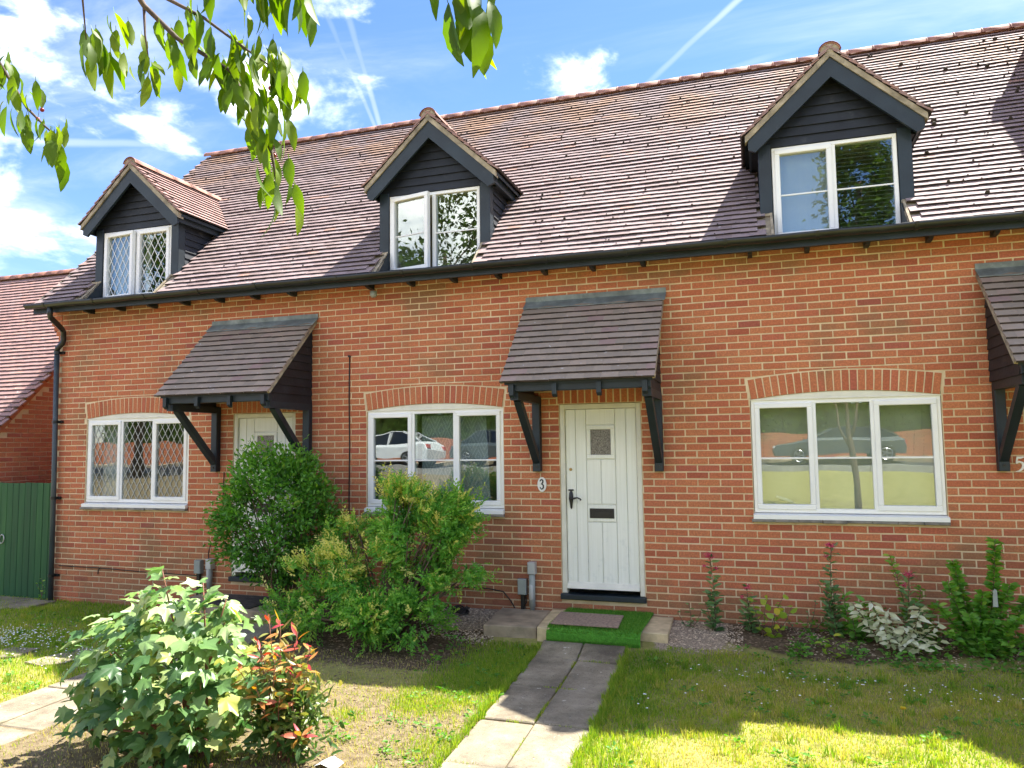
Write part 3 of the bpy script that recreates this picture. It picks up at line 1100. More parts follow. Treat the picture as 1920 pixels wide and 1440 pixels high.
def build_roof(h, s, first, last):
    x0 = s['x0'] - (0.11 if first else 0)
    x1 = s['x1']
    cd = s['dorm']
    deck = MB()
    t = 0.035

    def q(xa, xb, ya, yb):
        if xb - xa > 1e-4 and yb > ya:
            deck.hexa([(xa, ya, ROOF_C + ya - t), (xb, ya, ROOF_C + ya - t), (xb, yb, ROOF_C + yb - t), (xa, yb, ROOF_C + yb - t),
                       (xa, ya, ROOF_C + ya - 0.005), (xb, ya, ROOF_C + ya - 0.005), (xb, yb, ROOF_C + yb - 0.005), (xa, yb, ROOF_C + yb - 0.005)])
    q(x0, cd - D_CHK, EAVE_Y, RIDGE_Y)
    q(cd + D_CHK, x1, EAVE_Y, RIDGE_Y)
    q(cd - D_CHK, cd + D_CHK, 1.5, RIDGE_Y)
    q(cd - D_CHK, cd - 0.60, EAVE_Y, 0.0)
    q(cd + 0.60, cd + D_CHK, EAVE_Y, 0.0)
    # back slope
    deck.hexa([(x0, RIDGE_Y, ROOF_C + RIDGE_Y - t), (x1, RIDGE_Y, ROOF_C + RIDGE_Y - t), (x1, 6.5, ROOF_C + 2 * RIDGE_Y - 6.5 - t), (x0, 6.5, ROOF_C + 2 * RIDGE_Y - 6.5 - t),
               (x0, RIDGE_Y, ROOF_C + RIDGE_Y), (x1, RIDGE_Y, ROOF_C + RIDGE_Y), (x1, 6.5, ROOF_C + 2 * RIDGE_Y - 6.5), (x0, 6.5, ROOF_C + 2 * RIDGE_Y - 6.5)])
    roof = obj('roof', deck, 'verge_mortar', h, (x0, EAVE_Y, 3.6))
    up = Vector((0, SQ, SQ))
    L = (RIDGE_Y - EAVE_Y) / SQ
    n = int(L / GAUGE)
    cand, rest = [], MB()
    for r in range(n):
        ys = EAVE_Y - 0.05 + r * GAUGE * SQ
        off = 0.5 * (r % 2)
        wob = 0.006 * math.sin(r * 1.7)
        c0 = int((x0 - 0.1) / TW) - 1
        for c in range(c0, c0 + int((x1 - x0) / TW) + 4):
            x = (c + off) * TW + 0.0
            w0, w1 = x - TW / 2, x + TW / 2
            if first and w0 < x0 - 0.05 or not (x0 - (0.1 if first else 0) <= x < x1 + (0.1 if last else 0)):
                continue
            ym = ys + 0.05
            dx = x - cd
            zt = ROOF_C + ym
            if abs(dx) < 0.60 + TW * 0.45 and ym < 0.04:
                continue
            if abs(dx) < D_CHK - 0.01 and zt < dormer_top(dx) - 0.02:
                continue
            M4 = tile_frame((x, ys, ROOF_C + ys + 0.004 * math.sin(x * 2.3 + r) + wob * 0.3), (1, 0, 0), up)
            pp = proj_px((x, ym, zt))
            vis = pp and 5 < pp[0] < 1915 and 5 < pp[1] < 1435 and not (-0.95 < dx < 0.2 and 0.3 < ym < 2.0)
            cand.append((1.0 / pp[2] ** 2 if vis else 0, len(cand), M4))
    cand.sort(key=lambda a: -a[0])
    for i, (sc, _, M4) in enumerate(cand):
        if i < 290 and sc > 0:
            inst('tile', TILE, roof, M4)
        else:
            add_tile(rest, M4)
    tag(obj('roof_tiling', rest, 'tile', roof, (x0, EAVE_Y, 3.6)), kind='stuff')
    ridge_tiles(roof, (x1, RIDGE_Y, ROOF_C + RIDGE_Y - 0.045), (x0 + (0.03 if first else 0.0), RIDGE_Y, ROOF_C + RIDGE_Y - 0.045), int((x1 - x0) / 0.31), 0.125, 'ridge_clay')
    # moss cushions
    mb = MB()
    cnt = {0: 80, 1: 150, 2: 210}[SPEC.index(s)]
    for i in range(cnt):
        x = random.uniform(x0 + 0.1, min(x1, 3.6))
        y = random.uniform(EAVE_Y + 0.1, RIDGE_Y - 0.15)
        dx = x - cd
        if abs(dx) < 0.95 and ROOF_C + y < dormer_top(dx) + 0.25:
            continue
        r = random.choice([0.008, 0.010, 0.012, 0.014, 0.026 if s is SPEC[2] and x > 1.2 else 0.014]) * random.uniform(0.75, 1.3)
        y = EAVE_Y - 0.05 + round((y - EAVE_Y) / (GAUGE * SQ)) * GAUGE * SQ + 0.002
        c = Vector((x, y - 0.022, ROOF_C + y + 0.034))
        nrm = Vector((0, -SQ, SQ))
        vs = []
        for k in range(7):
            a = k * math.pi * 2 / 7
            rr = r * random.uniform(0.75, 1.2)
            vs.append(c + Vector((math.cos(a) * rr, 0, 0)) + up * math.sin(a) * rr * 0.8)
        vs2 = [v * 0.45 + c * 0.55 + nrm * r * 0.9 for v in vs]
        mb.add(vs + vs2, [tuple((k, (k + 1) % 7, 7 + (k + 1) % 7, 7 + k)) for k in range(7)] + [tuple(range(7, 14))])
    tag(obj('moss', mb, 'moss', roof, (x0, EAVE_Y, 3.6)), kind='stuff')
    return roof


def frame_rect(mb, x0, x1, z0, z1, w, y0, y1, c=0.004):
    mb.bbox(x0, x1, y0, y1, z1 - w, z1, c)
    mb.bbox(x0, x1, y0, y1, z0, z0 + w, c)
    mb.bbox(x0, x0 + w, y0 + 0.0005, y1, z0 + w, z1 - w, c)
    mb.bbox(x1 - w, x1, y0 + 0.0005, y1, z0 + w, z1 - w, c)


def lattice(x0, x1, z0, z1, y, cw=0.098, ch=0.165, w=0.0065):
    mb = MB()
    sl = ch / cw
    xm = (x0 + x1) / 2
    for sg in (1, -1):
        k = -12
        while k < 13:
            # z - z0 = sg*sl*(x - xm) + k*ch
            pts = []
            for x in (x0, x1):
                z = z0 + sg * sl * (x - xm) + k * ch
                if z0 <= z <= z1:
                    pts.append((x, z))
            for z in (z0, z1):
                x = xm + sg * (z - z0 - k * ch) / sl
                if x0 < x < x1:
                    pts.append((x, z))
            if len(pts) >= 2 and math.dist(pts[0], pts[1]) > 0.01:
                (xa, za), (xb, zb) = pts[:2]
                mb.beam((xa, y - 0.0015 * (sg > 0), za), (xb, y - 0.0015 * (sg > 0), zb), w, 0.004, (0, 1, 0))
            k += 1
    return mb


def pane(parent, x0, x1, z0, z1, y):
    mb = MB()
    mb.box(x0, x1, y, y + 0.006, z0, z1)
    return obj('pane', mb, 'glass', parent, ((x0 + x1) / 2, y, (z0 + z1) / 2))


def room(parent, x0, x1, y0, y1, z0, z1, name='room_lining'):
    mb = MB()
    v = [(x0, y0, z0), (x1, y0, z0), (x1, y1, z0), (x0, y1, z0), (x0, y0, z1), (x1, y0, z1), (x1, y1, z1), (x0, y1, z1)]
    mb.add(v, [(0, 1, 2, 3), (4, 7, 6, 5), (1, 5, 6, 2), (2, 6, 7, 3), (3, 7, 4, 0)])
    return obj(name, mb, 'plaster', parent, (x0, y0, z0))


def build_window(h, s):
    cw = s['win']
    x0, x1 = cw - 0.875, cw + 0.875
    z0, z1 = 0.865, 2.015
    w = empty('window', (cw, 0.02, 0.8), h)
    f = MB()
    y0 = 0.020
    fw = 0.045
    frame_rect(f, x0, x1, z0, z1, fw, y0, 0.10)
    m1, m2 = x0 + 0.345 * 1.75, x0 + 0.655 * 1.75
    for m_ in (m1, m2):
        f.bbox(m_ - 0.022, m_ + 0.022, y0 + 0.001, 0.10, z0 + fw, z1 - fw)
    obj('frame', f, 'upvc', w, (cw, y0, z0))
    # curved infill above the frame
    mb = MB()
    n = 20
    lo = [(x0 + 0.002 + (x1 - x0 - 0.004) * i / n, z1 + 0.001) for i in range(n + 1)]
    for i in range(n):
        (xa, za), (xb, zb) = lo[i], lo[i + 1]
        ta, tb = max(za + 0.001, intrados(xa - cw) + 0.002), max(zb + 0.001, intrados(xb - cw) + 0.002)
        mb.hexa([(xa, 0.012, za), (xb, 0.012, zb), (xb, 0.09, zb), (xa, 0.09, za),
                 (xa, 0.012, ta), (xb, 0.012, tb), (xb, 0.09, tb), (xa, 0.09, ta)])
    mb.bbox(x0 - 0.004, x1 + 0.004, 0.006, 0.03, z1 - 0.004, z1 + 0.012, 0.002)
    obj('head_panel', mb, 'aged_white', w, (cw, 0, 2.05))
    lights = [(x0 + fw, m1 - 0.022, True), (m1 + 0.022, m2 - 0.022, False), (m2 + 0.022, x1 - fw, True)]
    for a, b_, op in lights:
        g = 0.045 if op else 0.008
        if op:
            c = MB()
            frame_rect(c, a - 0.012, b_ + 0.012, z0 + fw - 0.012, z1 - fw + 0.012, 0.052, 0.004, 0.05, 0.006)
            obj('casement', c, 'upvc', w, ((a + b_) / 2, 0, z0))
            pa, pb, za, zb = a + 0.038, b_ - 0.038, z0 + fw + 0.038, z1 - fw - 0.038
        else:
            pa, pb, za, zb = a, b_, z0 + fw, z1 - fw
        pane(w, pa - 0.004, pb + 0.004, za - 0.004, zb + 0.004, 0.036)
        if s['leaded']:
            lt = lattice(pa, pb, za, zb, 0.0325, 0.099, 0.17)
            obj('lead_lattice', lt, 'pale_plastic', w, ((pa + pb) / 2, 0.03, za))
        else:
            bar = MB()
            zz = 1.415
            bar.bbox(pa - 0.002, pb + 0.002, 0.029, 0.035, zz - 0.009, zz + 0.009, 0.003)
            obj('glazing_bar', bar, 'upvc', w, ((pa + pb) / 2, 0.03, zz))
    sl = MB()
    sl.hexa([(x0 - 0.012, -0.045, 0.803), (x1 + 0.012, -0.045, 0.803), (x1 + 0.012, 0.1, 0.803), (x0 - 0.012, 0.1, 0.803),
             (x0 - 0.012, -0.045, 0.845), (x1 + 0.012, -0.045, 0.845), (x1 + 0.012, 0.1, 0.868), (x0 - 0.012, 0.1, 0.868)])
    obj('sill', sl, 'upvc', w, (cw, 0, 0.8))
    sb = MB()
    n = 8
    for i in range(n):
        xa = x0 - 0.03 + (x1 - x0 + 0.045) * i / n
        xb = x0 - 0.03 + (x1 - x0 + 0.045) * (i + 1) / n - 0.003
        j = random.uniform(-0.006, 0.006)
        sb.bbox(xa, xb, -0.052 + j, 0.1, 0.772 + j * 0.5, 0.8, 0.005)
    obj('sill_tile', sb, 'sill_slate', w, (cw, 0, 0.78))
    room(h, x0 - 0.05, x1 + 0.05, 0.165, 2.6, 0.0, 2.3)
    return w


def strip_board(mb, poly_fn, z0, z1, y, lap=0.012):
    pass


def build_door(h, s, plain=True):
    x0, x1 = s['door']
    d = empty('door', ((x0 + x1) / 2, 0.03, -0.1), h)
    f = MB()
    fw = 0.055
    f.bbox(x0 + 0.002, x0 + fw, 0.012, 0.12, -0.045, 2.03, 0.005)
    f.bbox(x1 - fw, x1 - 0.002, 0.012, 0.12, -0.045, 2.03, 0.005)
    f.bbox(x0 + fw, x1 - fw, 0.013, 0.12, 2.03 - fw, 2.03, 0.005)
    obj('door_frame', f, 'aged_white', d, (x0, 0.02, 0))
    a, b_ = x0 + fw + 0.003, x1 - fw - 0.003
    zb, zt = 0.005, 2.03 - fw - 0.004
    back = MB()
    back.box(a, b_, 0.058, 0.10, zb, zt)
    obj('door_core', back, 'door_paint', d, (a, 0.06, 0))
    # boards, the middle two broken for the light and the letter plate
    wd = b_ - a
    edges = [a, a + 0.115, a + 0.235, a + wd / 2, b_ - 0.235, b_ - 0.115, b_]
    mid = (edges[2] + edges[4]) / 2
    lx0, lx1, lz0, lz1 = mid - 0.125, mid + 0.125, 1.42, 1.79

    def board(p, q, za, zc):
        m_ = MB()
        m_.bbox(p + 0.0025, q - 0.0025, 0.040, 0.06, za, zc, 0.005)
        obj('board', m_, 'door_paint', d, ((p + q) / 2, 0.04, za))
    for i in (0, 1, 4, 5):
        board(edges[i], edges[i + 1], zb, zt)
    board(edges[2], edges[4], 1.80, zt)
    board(edges[2], edges[3], 0.925, 1.41)
    board(edges[3], edges[4], 0.925, 1.41)
    board(edges[2], edges[3], zb, 0.725)
    board(edges[3], edges[4], zb, 0.725)
    rail = MB()
    frame_rect(rail, edges[2] + 0.004, edges[4] - 0.004, lz0, lz1, 0.045, 0.034, 0.06, 0.006)
    obj('light_surround', rail, 'door_paint', d, (mid, 0.04, 1.6))
    g = MB()
    g.box(edges[2] + 0.045, edges[4] - 0.045, 0.048, 0.056, lz0 + 0.04, lz1 - 0.04)
    obj('door_light', g, 'obscure_glass', d, (mid, 0.05, 1.6))
    rail = MB()
    rail.bbox(edges[2] + 0.004, edges[4] - 0.004, 0.036, 0.06, 0.735, 0.915, 0.005)
    obj('letter_rail', rail, 'door_paint', d, (mid, 0.04, 0.8))
    lp = MB()
    lp.bbox(mid - 0.135, mid + 0.135, 0.026, 0.036, 0.772, 0.878, 0.004)
    lp.bbox(mid - 0.105, mid + 0.105, 0.021, 0.026, 0.795, 0.852, 0.003)
    obj('letter_plate', lp, 'black_iron', d, (mid, 0.03, 0.82))
    wb = MB()
    wb.hexa([(a, -0.012, 0.012), (b_, -0.012, 0.012), (b_, 0.04, 0.012), (a, 0.04, 0.012),
             (a, 0.008, 0.05), (b_, 0.008, 0.05), (b_, 0.04, 0.075), (a, 0.04, 0.075)])
    obj('weather_bar', wb, 'aged_white', d, (a, 0, 0.04))
    th = MB()
    th.bbox(x0 - 0.012, x1 + 0.012, -0.045, 0.12, -0.105, -0.048, 0.008)
    obj('threshold', th, 'dark_paint', d, (a, 0, -0.08))
    # thumb handle
    hx, hz = a + 0.055, 0.985
    mb = MB()
    mb.tube([(hx, 0.036, hz - 0.115), (hx, 0.030, hz - 0.10), (hx, 0.030, hz - 0.06), (hx, 0.03, hz), (hx, 0.03, hz + 0.06), (hx, 0.034, hz + 0.085), (hx, 0.034, hz + 0.1)],
            [0.004, 0.012, 0.016, 0.026, 0.02, 0.008, 0.014], 10)
    mb.tube([(hx - 0.028, 0.03, hz + 0.092), (hx + 0.028, 0.03, hz + 0.092)], 0.009, 8)
    mb.tube([(hx, 0.03, hz), (hx, -0.03, hz)], 0.009, 8)
    mb.tube([(hx, -0.03, hz), (hx + 0.04, -0.036, hz + 0.004), (hx + 0.085, -0.034, hz + 0.012), (hx + 0.115, -0.032, hz), (hx + 0.122, -0.03, hz - 0.016)],
            [0.009, 0.010, 0.009, 0.008, 0.011], 8)
    obj('handle', mb, 'black_iron', d, (hx, 0.03, hz), True)
    mb = MB()
    mb.tube([(hx, 0.036, 1.305), (hx, 0.028, 1.305)], 0.017, 14)
    obj('lock', mb, 'brass', d, (hx, 0.03, 1.3), False)
    # reveal behind
    room(h, x0 - 0.02, x1 + 0.02, 0.125, 0.8, -0.1, 2.1, 'hall_lining')
    return d


def build_canopy(h, s):
    x0, x1 = s['can']
    yf, zf = -0.95, 2.225
    c = empty('porch_canopy', ((x0 + x1) / 2, 0, 1.28), h)
    zt = zf - yf * 1.02
    up = Vector((0, -yf, zt - zf)).normalized()
    L = Vector((0, -yf, zt - zf)).length
    # deck
    dk = MB()
    th = 0.03
    dk.hexa([(x0 + 0.03, yf + 0.03, zf - th), (x1 - 0.03, yf + 0.03, zf - th), (x1 - 0.03, -0.001, zt - th - 0.03), (x0 + 0.03, -0.001, zt - th - 0.03),
             (x0 + 0.03, yf + 0.03, zf + 0.0), (x1 - 0.03, yf + 0.03, zf + 0.0), (x1 - 0.03, -0.001, zt - 0.03), (x0 + 0.03, -0.001, zt - 0.03)])
    obj('canopy_deck', dk, 'dark_paint', c, (x0, yf, zf))
    g = 0.104
    n = int((L - 0.08) / g)
    ncol = round((x1 - x0) / TW)
    tw = (x1 - x0) / ncol
    for r in range(n + 1):
        o = Vector((0, yf, zf)) + up * (r * g - 0.03)
        off = 0.5 if r % 2 else 0.0
        for k in range(ncol + (1 if off else 0)):
            x = x0 + (k + 0.5 - off) * tw
            sx = tw / TW
            if off and k == 0:
                x, sx = x0 + tw * 0.25, sx * 0.5
            elif off and k == ncol:
                x, sx = x1 - tw * 0.25, sx * 0.5
            M4 = tile_frame((x, o.y, o.z), (1, 0, 0), up, 0.7) @ Matrix.Diagonal((sx, 1, 1, 1))
            inst('tile', CTILE, c, M4)
    # lead flashing dressed over the top course
    mb = MB()
    a = Vector((0, yf, zf)) + up * (L - 0.02)
    b_ = a - up * 0.13 + Vector((0, -0.02, 0.026))
    n_seg = 12
    for i in range(n_seg):
        xa, xb = x0 - 0.005 + (x1 - x0 + 0.03) * i / n_seg, x0 - 0.005 + (x1 - x0 + 0.03) * (i + 1) / n_seg
        w0, w1 = 0.004 * math.sin(i * 2.1), 0.004 * math.sin((i + 1) * 2.1)
        mb.hexa([(xa, -0.012, zt + 0.005), (xb, -0.012, zt + 0.005), (xb, -0.002, zt + 0.005), (xa, -0.002, zt + 0.005),
                 (xa, -0.012, zt + 0.075), (xb, -0.012, zt + 0.075), (xb, -0.002, zt + 0.075), (xa, -0.002, zt + 0.075)])
        mb.hexa([(xa, b_.y, b_.z + w0), (xb, b_.y, b_.z + w1), (xb, -0.012, zt - 0.0), (xa, -0.012, zt - 0.0),
                 (xa, b_.y, b_.z + 0.008 + w0), (xb, b_.y, b_.z + 0.008 + w1), (xb, -0.012, zt + 0.02), (xa, -0.012, zt + 0.02)])
    obj('flashing', mb, 'lead', c, (x0, 0, zt))
    # verge undercloak and side boarding
    for sg, xs in ((-1, x0 + 0.012), (1, x1 - 0.012)):
        mb = MB()
        p0 = Vector((xs, yf + 0.0, zf - 0.006))
        p1 = Vector((xs, 0, zt - 0.03))
        mb.beam(p0, p1, 0.030, 0.03, (0, -1, 1))
        obj('verge', mb, 'verge_mortar', c, (xs, yf, zf))
        xb = x0 + 0.065 if sg < 0 else x1 - 0.065
        nb = 10
        z_lo = 2.125
        step = (zt - 0.05 - z_lo) / nb
        for i in range(nb):
            za, zb = z_lo + i * step, z_lo + (i + 1) * step
            def yat(z):
                return max(yf + 0.09, min(-0.001, (z + 0.045 - zf) / (zt - zf) * (-yf) + yf))
            ya, yb = yat(za), yat(zb)
            o1, o2 = (0.012, 0.0) if sg > 0 else (-0.012, 0.0)
            mb = MB()
            mb.add([(xb + o1, ya, za), (xb + o1, 0, za), (xb + o2, 0, zb), (xb + o2, yb, zb),
                    (xb - sg * 0.012, ya, za), (xb - sg * 0.012, 0, za), (xb - sg * 0.012, 0, zb), (xb - sg * 0.012, yb, zb)],
                   [(0, 1, 2, 3), (7, 6, 5, 4), (0, 4, 5, 1), (3, 2, 6, 7), (0, 3, 7, 4)])
            obj('weatherboard', mb, 'dark_board', c, (xb, 0, za))
    # timber frame
    for xp in (x0 + 0.115, x1 - 0.095):
        mb = MB()
        mb.bbox(xp - 0.045, xp + 0.045, -0.085, -0.0035, 1.285, 2.10, 0.006)
        p = obj('bracket_post', mb, 'dark_paint', c, (xp, 0, 1.285))
        mb = MB()
        mb.tube([(xp, -0.083, 1.34), (xp, -0.094, 1.34)], 0.014, 8)
        obj('bolt', mb, 'black_iron', c, (xp, -0.09, 1.34))
        mb = MB()
        mb.beam((xp, -0.06, 1.40), (xp, -0.74, 2.06), 0.072, 0.075, (1, 0, 0))
        obj('strut', mb, 'dark_paint', c, (xp, 0, 1.4))
        mb = MB()
        mb.box(xp - 0.044, xp + 0.044, -0.86, -0.004, 2.045, 2.125)
        obj('bracket_arm', mb, 'dark_paint', c, (xp, 0, 2.08))
    mb = MB()
    mb.bbox(x0 + 0.06, x1 - 0.05, -0.90, -0.83, 2.127, 2.205, 0.006)
    obj('front_beam', mb, 'dark_paint', c, (x0, -0.85, 2.15))
    for i in range(4):
        xr = x0 + 0.11 + (x1 - x0 - 0.21) * i / 3
        mb = MB()
        mb.hexa([(xr - 0.024, -0.945, 2.09), (xr + 0.024, -0.945, 2.09), (xr + 0.024, -0.902, 2.06), (xr - 0.024, -0.902, 2.06),
                 (xr - 0.024, -0.945, 2.195), (xr + 0.024, -0.945, 2.195), (xr + 0.024, -0.902, 2.20), (xr - 0.024, -0.902, 2.20)])
        obj('rafter_foot', mb, 'dark_paint', c, (xr, -0.92, 2.1))
    return c


def build_dormer(h, s, idx):
    cx = s['dorm']
    d = empty('dormer', (cx, 0, 3.7), h)
    # posts
    for sg in (-1, 1):
        mb = MB()
        xa, xb = sorted((cx + sg * 0.598, cx + sg * (D_CHK + 0.005)))
        mb.bbox(xa, xb, -0.035, 0.09, 3.93, 4.70, 0.005)
        obj('post', mb, 'dark_paint', d, (xa, 0, 3.93))
        # little cheek below the post, beside the sunk window
        mb = MB()
        xs = cx + sg * 0.603
        mb.prism([(-0.34, 3.60), (0.05, 3.60), (0.05, 3.985), (0.0, 3.985)], 'x', xs - 0.005, xs + 0.005)
        obj('window_cheek', mb, 'dark_paint', d, (xs, 0, 3.6))
        mb = MB()
        xo = cx + sg * 0.68
        mb.beam((xo - sg * 0.06, -0.35, ROOF_C - 0.35 + 0.022), (xo - sg * 0.06, 0.0, ROOF_C + 0.022), 0.024, 0.014, (0, -1, 1))
        mb.box(min(xo - 0.08, xo + 0.07), max(xo - 0.08, xo + 0.07), -0.055, -0.036, 3.925, 3.955)
        obj('flashing', mb, 'verge_mortar', d, (xo, 0, 3.9))
    # window
    z0, z1 = 3.665, 4.655
    x0, x1 = cx - 0.592, cx + 0.592
    f = MB()
    fw = 0.04
    yw = -0.02
    frame_rect(f, x0, x1, z0, z1, fw, yw, 0.06)
    f.bbox(cx - 0.024, cx + 0.024, yw + 0.001, 0.06, z0 + fw, z1 - fw)
    fr = obj('window_frame', f, 'upvc', d, (cx, 0, z0))
    for k, (a, b_) in enumerate(((x0 + fw, cx - 0.024), (cx + 0.024, x1 - fw))):
        piv = (a - 0.012, yw, z0)
        ang = 0.0
        casement = (k == 0) or idx == 0
        if k == 0:
            ang = (-0.10, -0.21, 0.0)[idx]
        objs = []
        if casement:
            c = MB()
            frame_rect(c, a - 0.012, b_ + 0.012, z0 + fw - 0.012, z1 - fw + 0.012, 0.05, yw - 0.018, 0.02, 0.005)
            objs.append(obj('casement', c, 'upvc', d, piv))
            pa, pb, za, zb = a + 0.036, b_ - 0.036, z0 + fw + 0.036, z1 - fw - 0.036
        else:
            pa, pb, za, zb = a, b_, z0 + fw, z1 - fw
        mb = MB()
        mb.box(pa - 0.003, pb + 0.003, 0.004, 0.010, za - 0.003, zb + 0.003)
        objs.append(obj('pane', mb, 'glass', d, piv))
        if s['leaded']:
            objs.append(obj('lead_lattice', lattice(pa, pb, za, zb, 0.0005, 0.115, 0.20, 0.007), 'upvc', d, piv))
        else:
            mb = MB()
            zz = 4.145
            mb.bbox(pa - 0.002, pb + 0.002, -0.003, 0.003, zz - 0.008, zz + 0.008, 0.002)
            objs.append(obj('glazing_bar', mb, 'upvc', d, piv))
        if ang:
            for o in objs:
                o.rotation_euler = (0, 0, ang)
    # gable boards
    zb0 = 4.66
    nb = 7
    step = 0.098
    for i in range(nb):
        za, zb = zb0 + i * step, zb0 + (i + 1) * step
        def half(z):
            return max(0.0, (D_APEX - 0.10 - z) / D_SL)
        ha, hb = min(0.72, half(za)), min(0.72, half(zb))
        if ha < 0.04:
            break
        mb = MB()
        mb.add([(cx - ha, -0.034, za), (cx + ha, -0.034, za), (cx + hb, -0.016, zb), (cx - hb, -0.016, zb),
                (cx - ha, 0.01, za), (cx + ha, 0.01, za), (cx + hb, 0.01, zb), (cx - hb, 0.01, zb)],
               [(0, 1, 2, 3), (0, 4, 5, 1), (3, 2, 6, 7), (4, 7, 6, 5), (0, 3, 7, 4), (1, 5, 6, 2)])
        obj('weatherboard', mb, 'dark_board', d, (cx, 0, za))
    # barge boards
    for sg in (-1, 1):
        mb = MB()
        top = [(cx, D_APEX - 0.085), (cx + sg * 0.82, D_APEX - 0.085 - D_SL * 0.82)]
        low = [(cx + sg * 0.82, top[1][1] - 0.10), (cx + sg * 0.75, top[1][1] - 0.13), (cx, D_APEX - 0.085 - 0.205)]
        mb.prism(top + low, 'y', D_FRONT + 0.018, D_FRONT + 0.052)
        obj('barge_board', mb, 'dark_paint', d, (cx, D_FRONT, 5))
        # mortar bedding under the verge tiles
        mb = MB()
        for i in range(9):
            a, b_ = i / 9, (i + 1) / 9
            t0, t1 = 0.012 * math.sin(i * 3.3), 0.012 * math.sin((i + 1) * 3.3)
            xa, xb = cx + sg * 0.85 * a, cx + sg * 0.85 * b_
            za, zb = dormer_top(0.85 * a), dormer_top(0.85 * b_)
            mb.hexa([(xa, D_FRONT + t0 * 0.4, za - 0.085), (xb, D_FRONT + t1 * 0.4, zb - 0.085), (xb, D_FRONT + 0.1, zb - 0.085), (xa, D_FRONT + 0.1, za - 0.085),
                     (xa, D_FRONT + 0.006, za - 0.012), (xb, D_FRONT + 0.006, zb - 0.012), (xb, D_FRONT + 0.1, zb - 0.012), (xa, D_FRONT + 0.1, za - 0.012)])
        obj('verge', mb, 'verge_mortar', d, (cx, D_FRONT, 5))
        # deck of the slope (a solid sheet down to the main roof)
        mb = MB()
        yA = D_APEX - ROOF_C + 0.02
        ze = dormer_top(D_EH)
        yE = ze - ROOF_C + 0.02
        xe = cx + sg * D_EH
        t0 = 0.055
        mb.add([(cx, D_FRONT + 0.06, D_APEX - 0.012), (xe, D_FRONT + 0.06, ze - 0.012), (xe, yE, ze - 0.012), (cx, yA, D_APEX - 0.012),
                (cx, D_FRONT + 0.06, D_APEX - t0), (xe, D_FRONT + 0.06, ze - t0), (xe, yE, ze - t0), (cx, yA, D_APEX - t0)],
               [(0, 1, 2, 3) if sg > 0 else (3, 2, 1, 0), (7, 6, 5, 4) if sg > 0 else (4, 5, 6, 7), (0, 4, 5, 1), (1, 5, 6, 2)])
        obj('slope_deck', mb, 'dark_paint', d, (cx, 0, 5))
        # side fascia and cheek boards
        mb = MB()
        xf = cx + sg * 0.81
        xa, xb = sorted((xf, xf - sg * 0.022))
        mb.prism([(D_FRONT + 0.055, 4.645), (0.70, 4.645), (0.79, 4.735), (D_FRONT + 0.055, 4.735)], 'x', xa, xb)
        obj('fascia', mb, 'dark_paint', d, (xf, 0, 4.7))
        mb = MB()
        xa, xb = sorted((xf - sg * 0.024, cx + sg * 0.70))
        mb.prism([(0.09, 4.66), (0.69, 4.66), (0.70, 4.675), (0.09, 4.675)], 'x', xa, xb)
        obj('soffit', mb, 'dark_board', d, (xf, 0, 4.67))
        for i in range(8):
            za, zb = 3.93 + i * 0.092, 3.93 + (i + 1) * 0.092
            ya, yb = max(0.095, za - ROOF_C + 0.06), max(0.095, zb - ROOF_C + 0.06)
            if zb > 4.69:
                zb = 4.69
            if yb < 0.1:
                continue
            xo, xi = cx + sg * (D_CHK + 0.012), cx + sg * (D_CHK - 0.004)
            xk = cx + sg * (D_CHK - 0.03)
            mb = MB()
            mb.add([(xo, 0.09, za), (xo, ya, za), (xi, yb, zb), (xi, 0.09, zb), (xk, 0.09, za), (xk, ya, za), (xk, yb, zb), (xk, 0.09, zb)],
                   [(0, 1, 2, 3), (7, 6, 5, 4), (0, 4, 5, 1), (3, 2, 6, 7), (1, 5, 6, 2), (0, 3, 7, 4)])
            obj('weatherboard', mb, 'dark_board', d, (xo, 0, za))
        # tiles of the slope
        L = D_EH * math.sqrt(1 + D_SL ** 2)
        upd = Vector((-sg, 0, D_SL)).normalized()
        along = Vector((0, 1, 0)) if sg > 0 else Vector((0, -1, 0))
        rest = MB()
        r = 0
        while r * GAUGE < L - 0.03:
            t = r * GAUGE - 0.025
            xx = cx + sg * D_EH + upd.x * t
            zz = dormer_top(D_EH) + upd.z * t
            off = 0.5 * (r % 2)
            k = 0
            while True:
                y = D_FRONT + 0.075 + (k + off) * TW - (TW * 0.5 if off else 0)
                if zz + 0.05 < ROOF_C + y - 0.12:
                    break
                w = 1.0
                if off and k == 0:
                    y, w = D_FRONT + 0.04, 0.5
                M4 = tile_frame((xx, y, zz), along, upd, 0.7) @ Matrix.Diagonal((w, 1, 1, 1))
                if sg > 0:
                    inst('tile', DTILE, d, M4)
                else:
                    add_tile(rest, M4)
                k += 1
            r += 1
        if sg < 0:
            tag(obj('left_slope_tiling', rest, 'dormer_tile', d, (cx, 0, 5)), kind='stuff')
    ridge_tiles(d, (cx, 1.62, D_APEX - 0.035), (cx, D_FRONT - 0.005, D_APEX - 0.035), 5, 0.108, 'ridge_clay')
    mb = MB()
    n = 10
    poly = [(cx + math.cos(math.pi * k / n) * 0.093, D_APEX - 0.04 + math.sin(math.pi * k / n) * 0.088) for k in range(n + 1)]
    mb.prism(poly, 'y', D_FRONT + 0.004, D_FRONT + 0.03)
    obj('ridge_end', mb, 'verge_mortar', d, (cx, D_FRONT, D_APEX))
    room(h, cx - 0.58, cx + 0.58, 0.065, 1.3, 3.4, 4.63, 'dormer_lining')
    return d


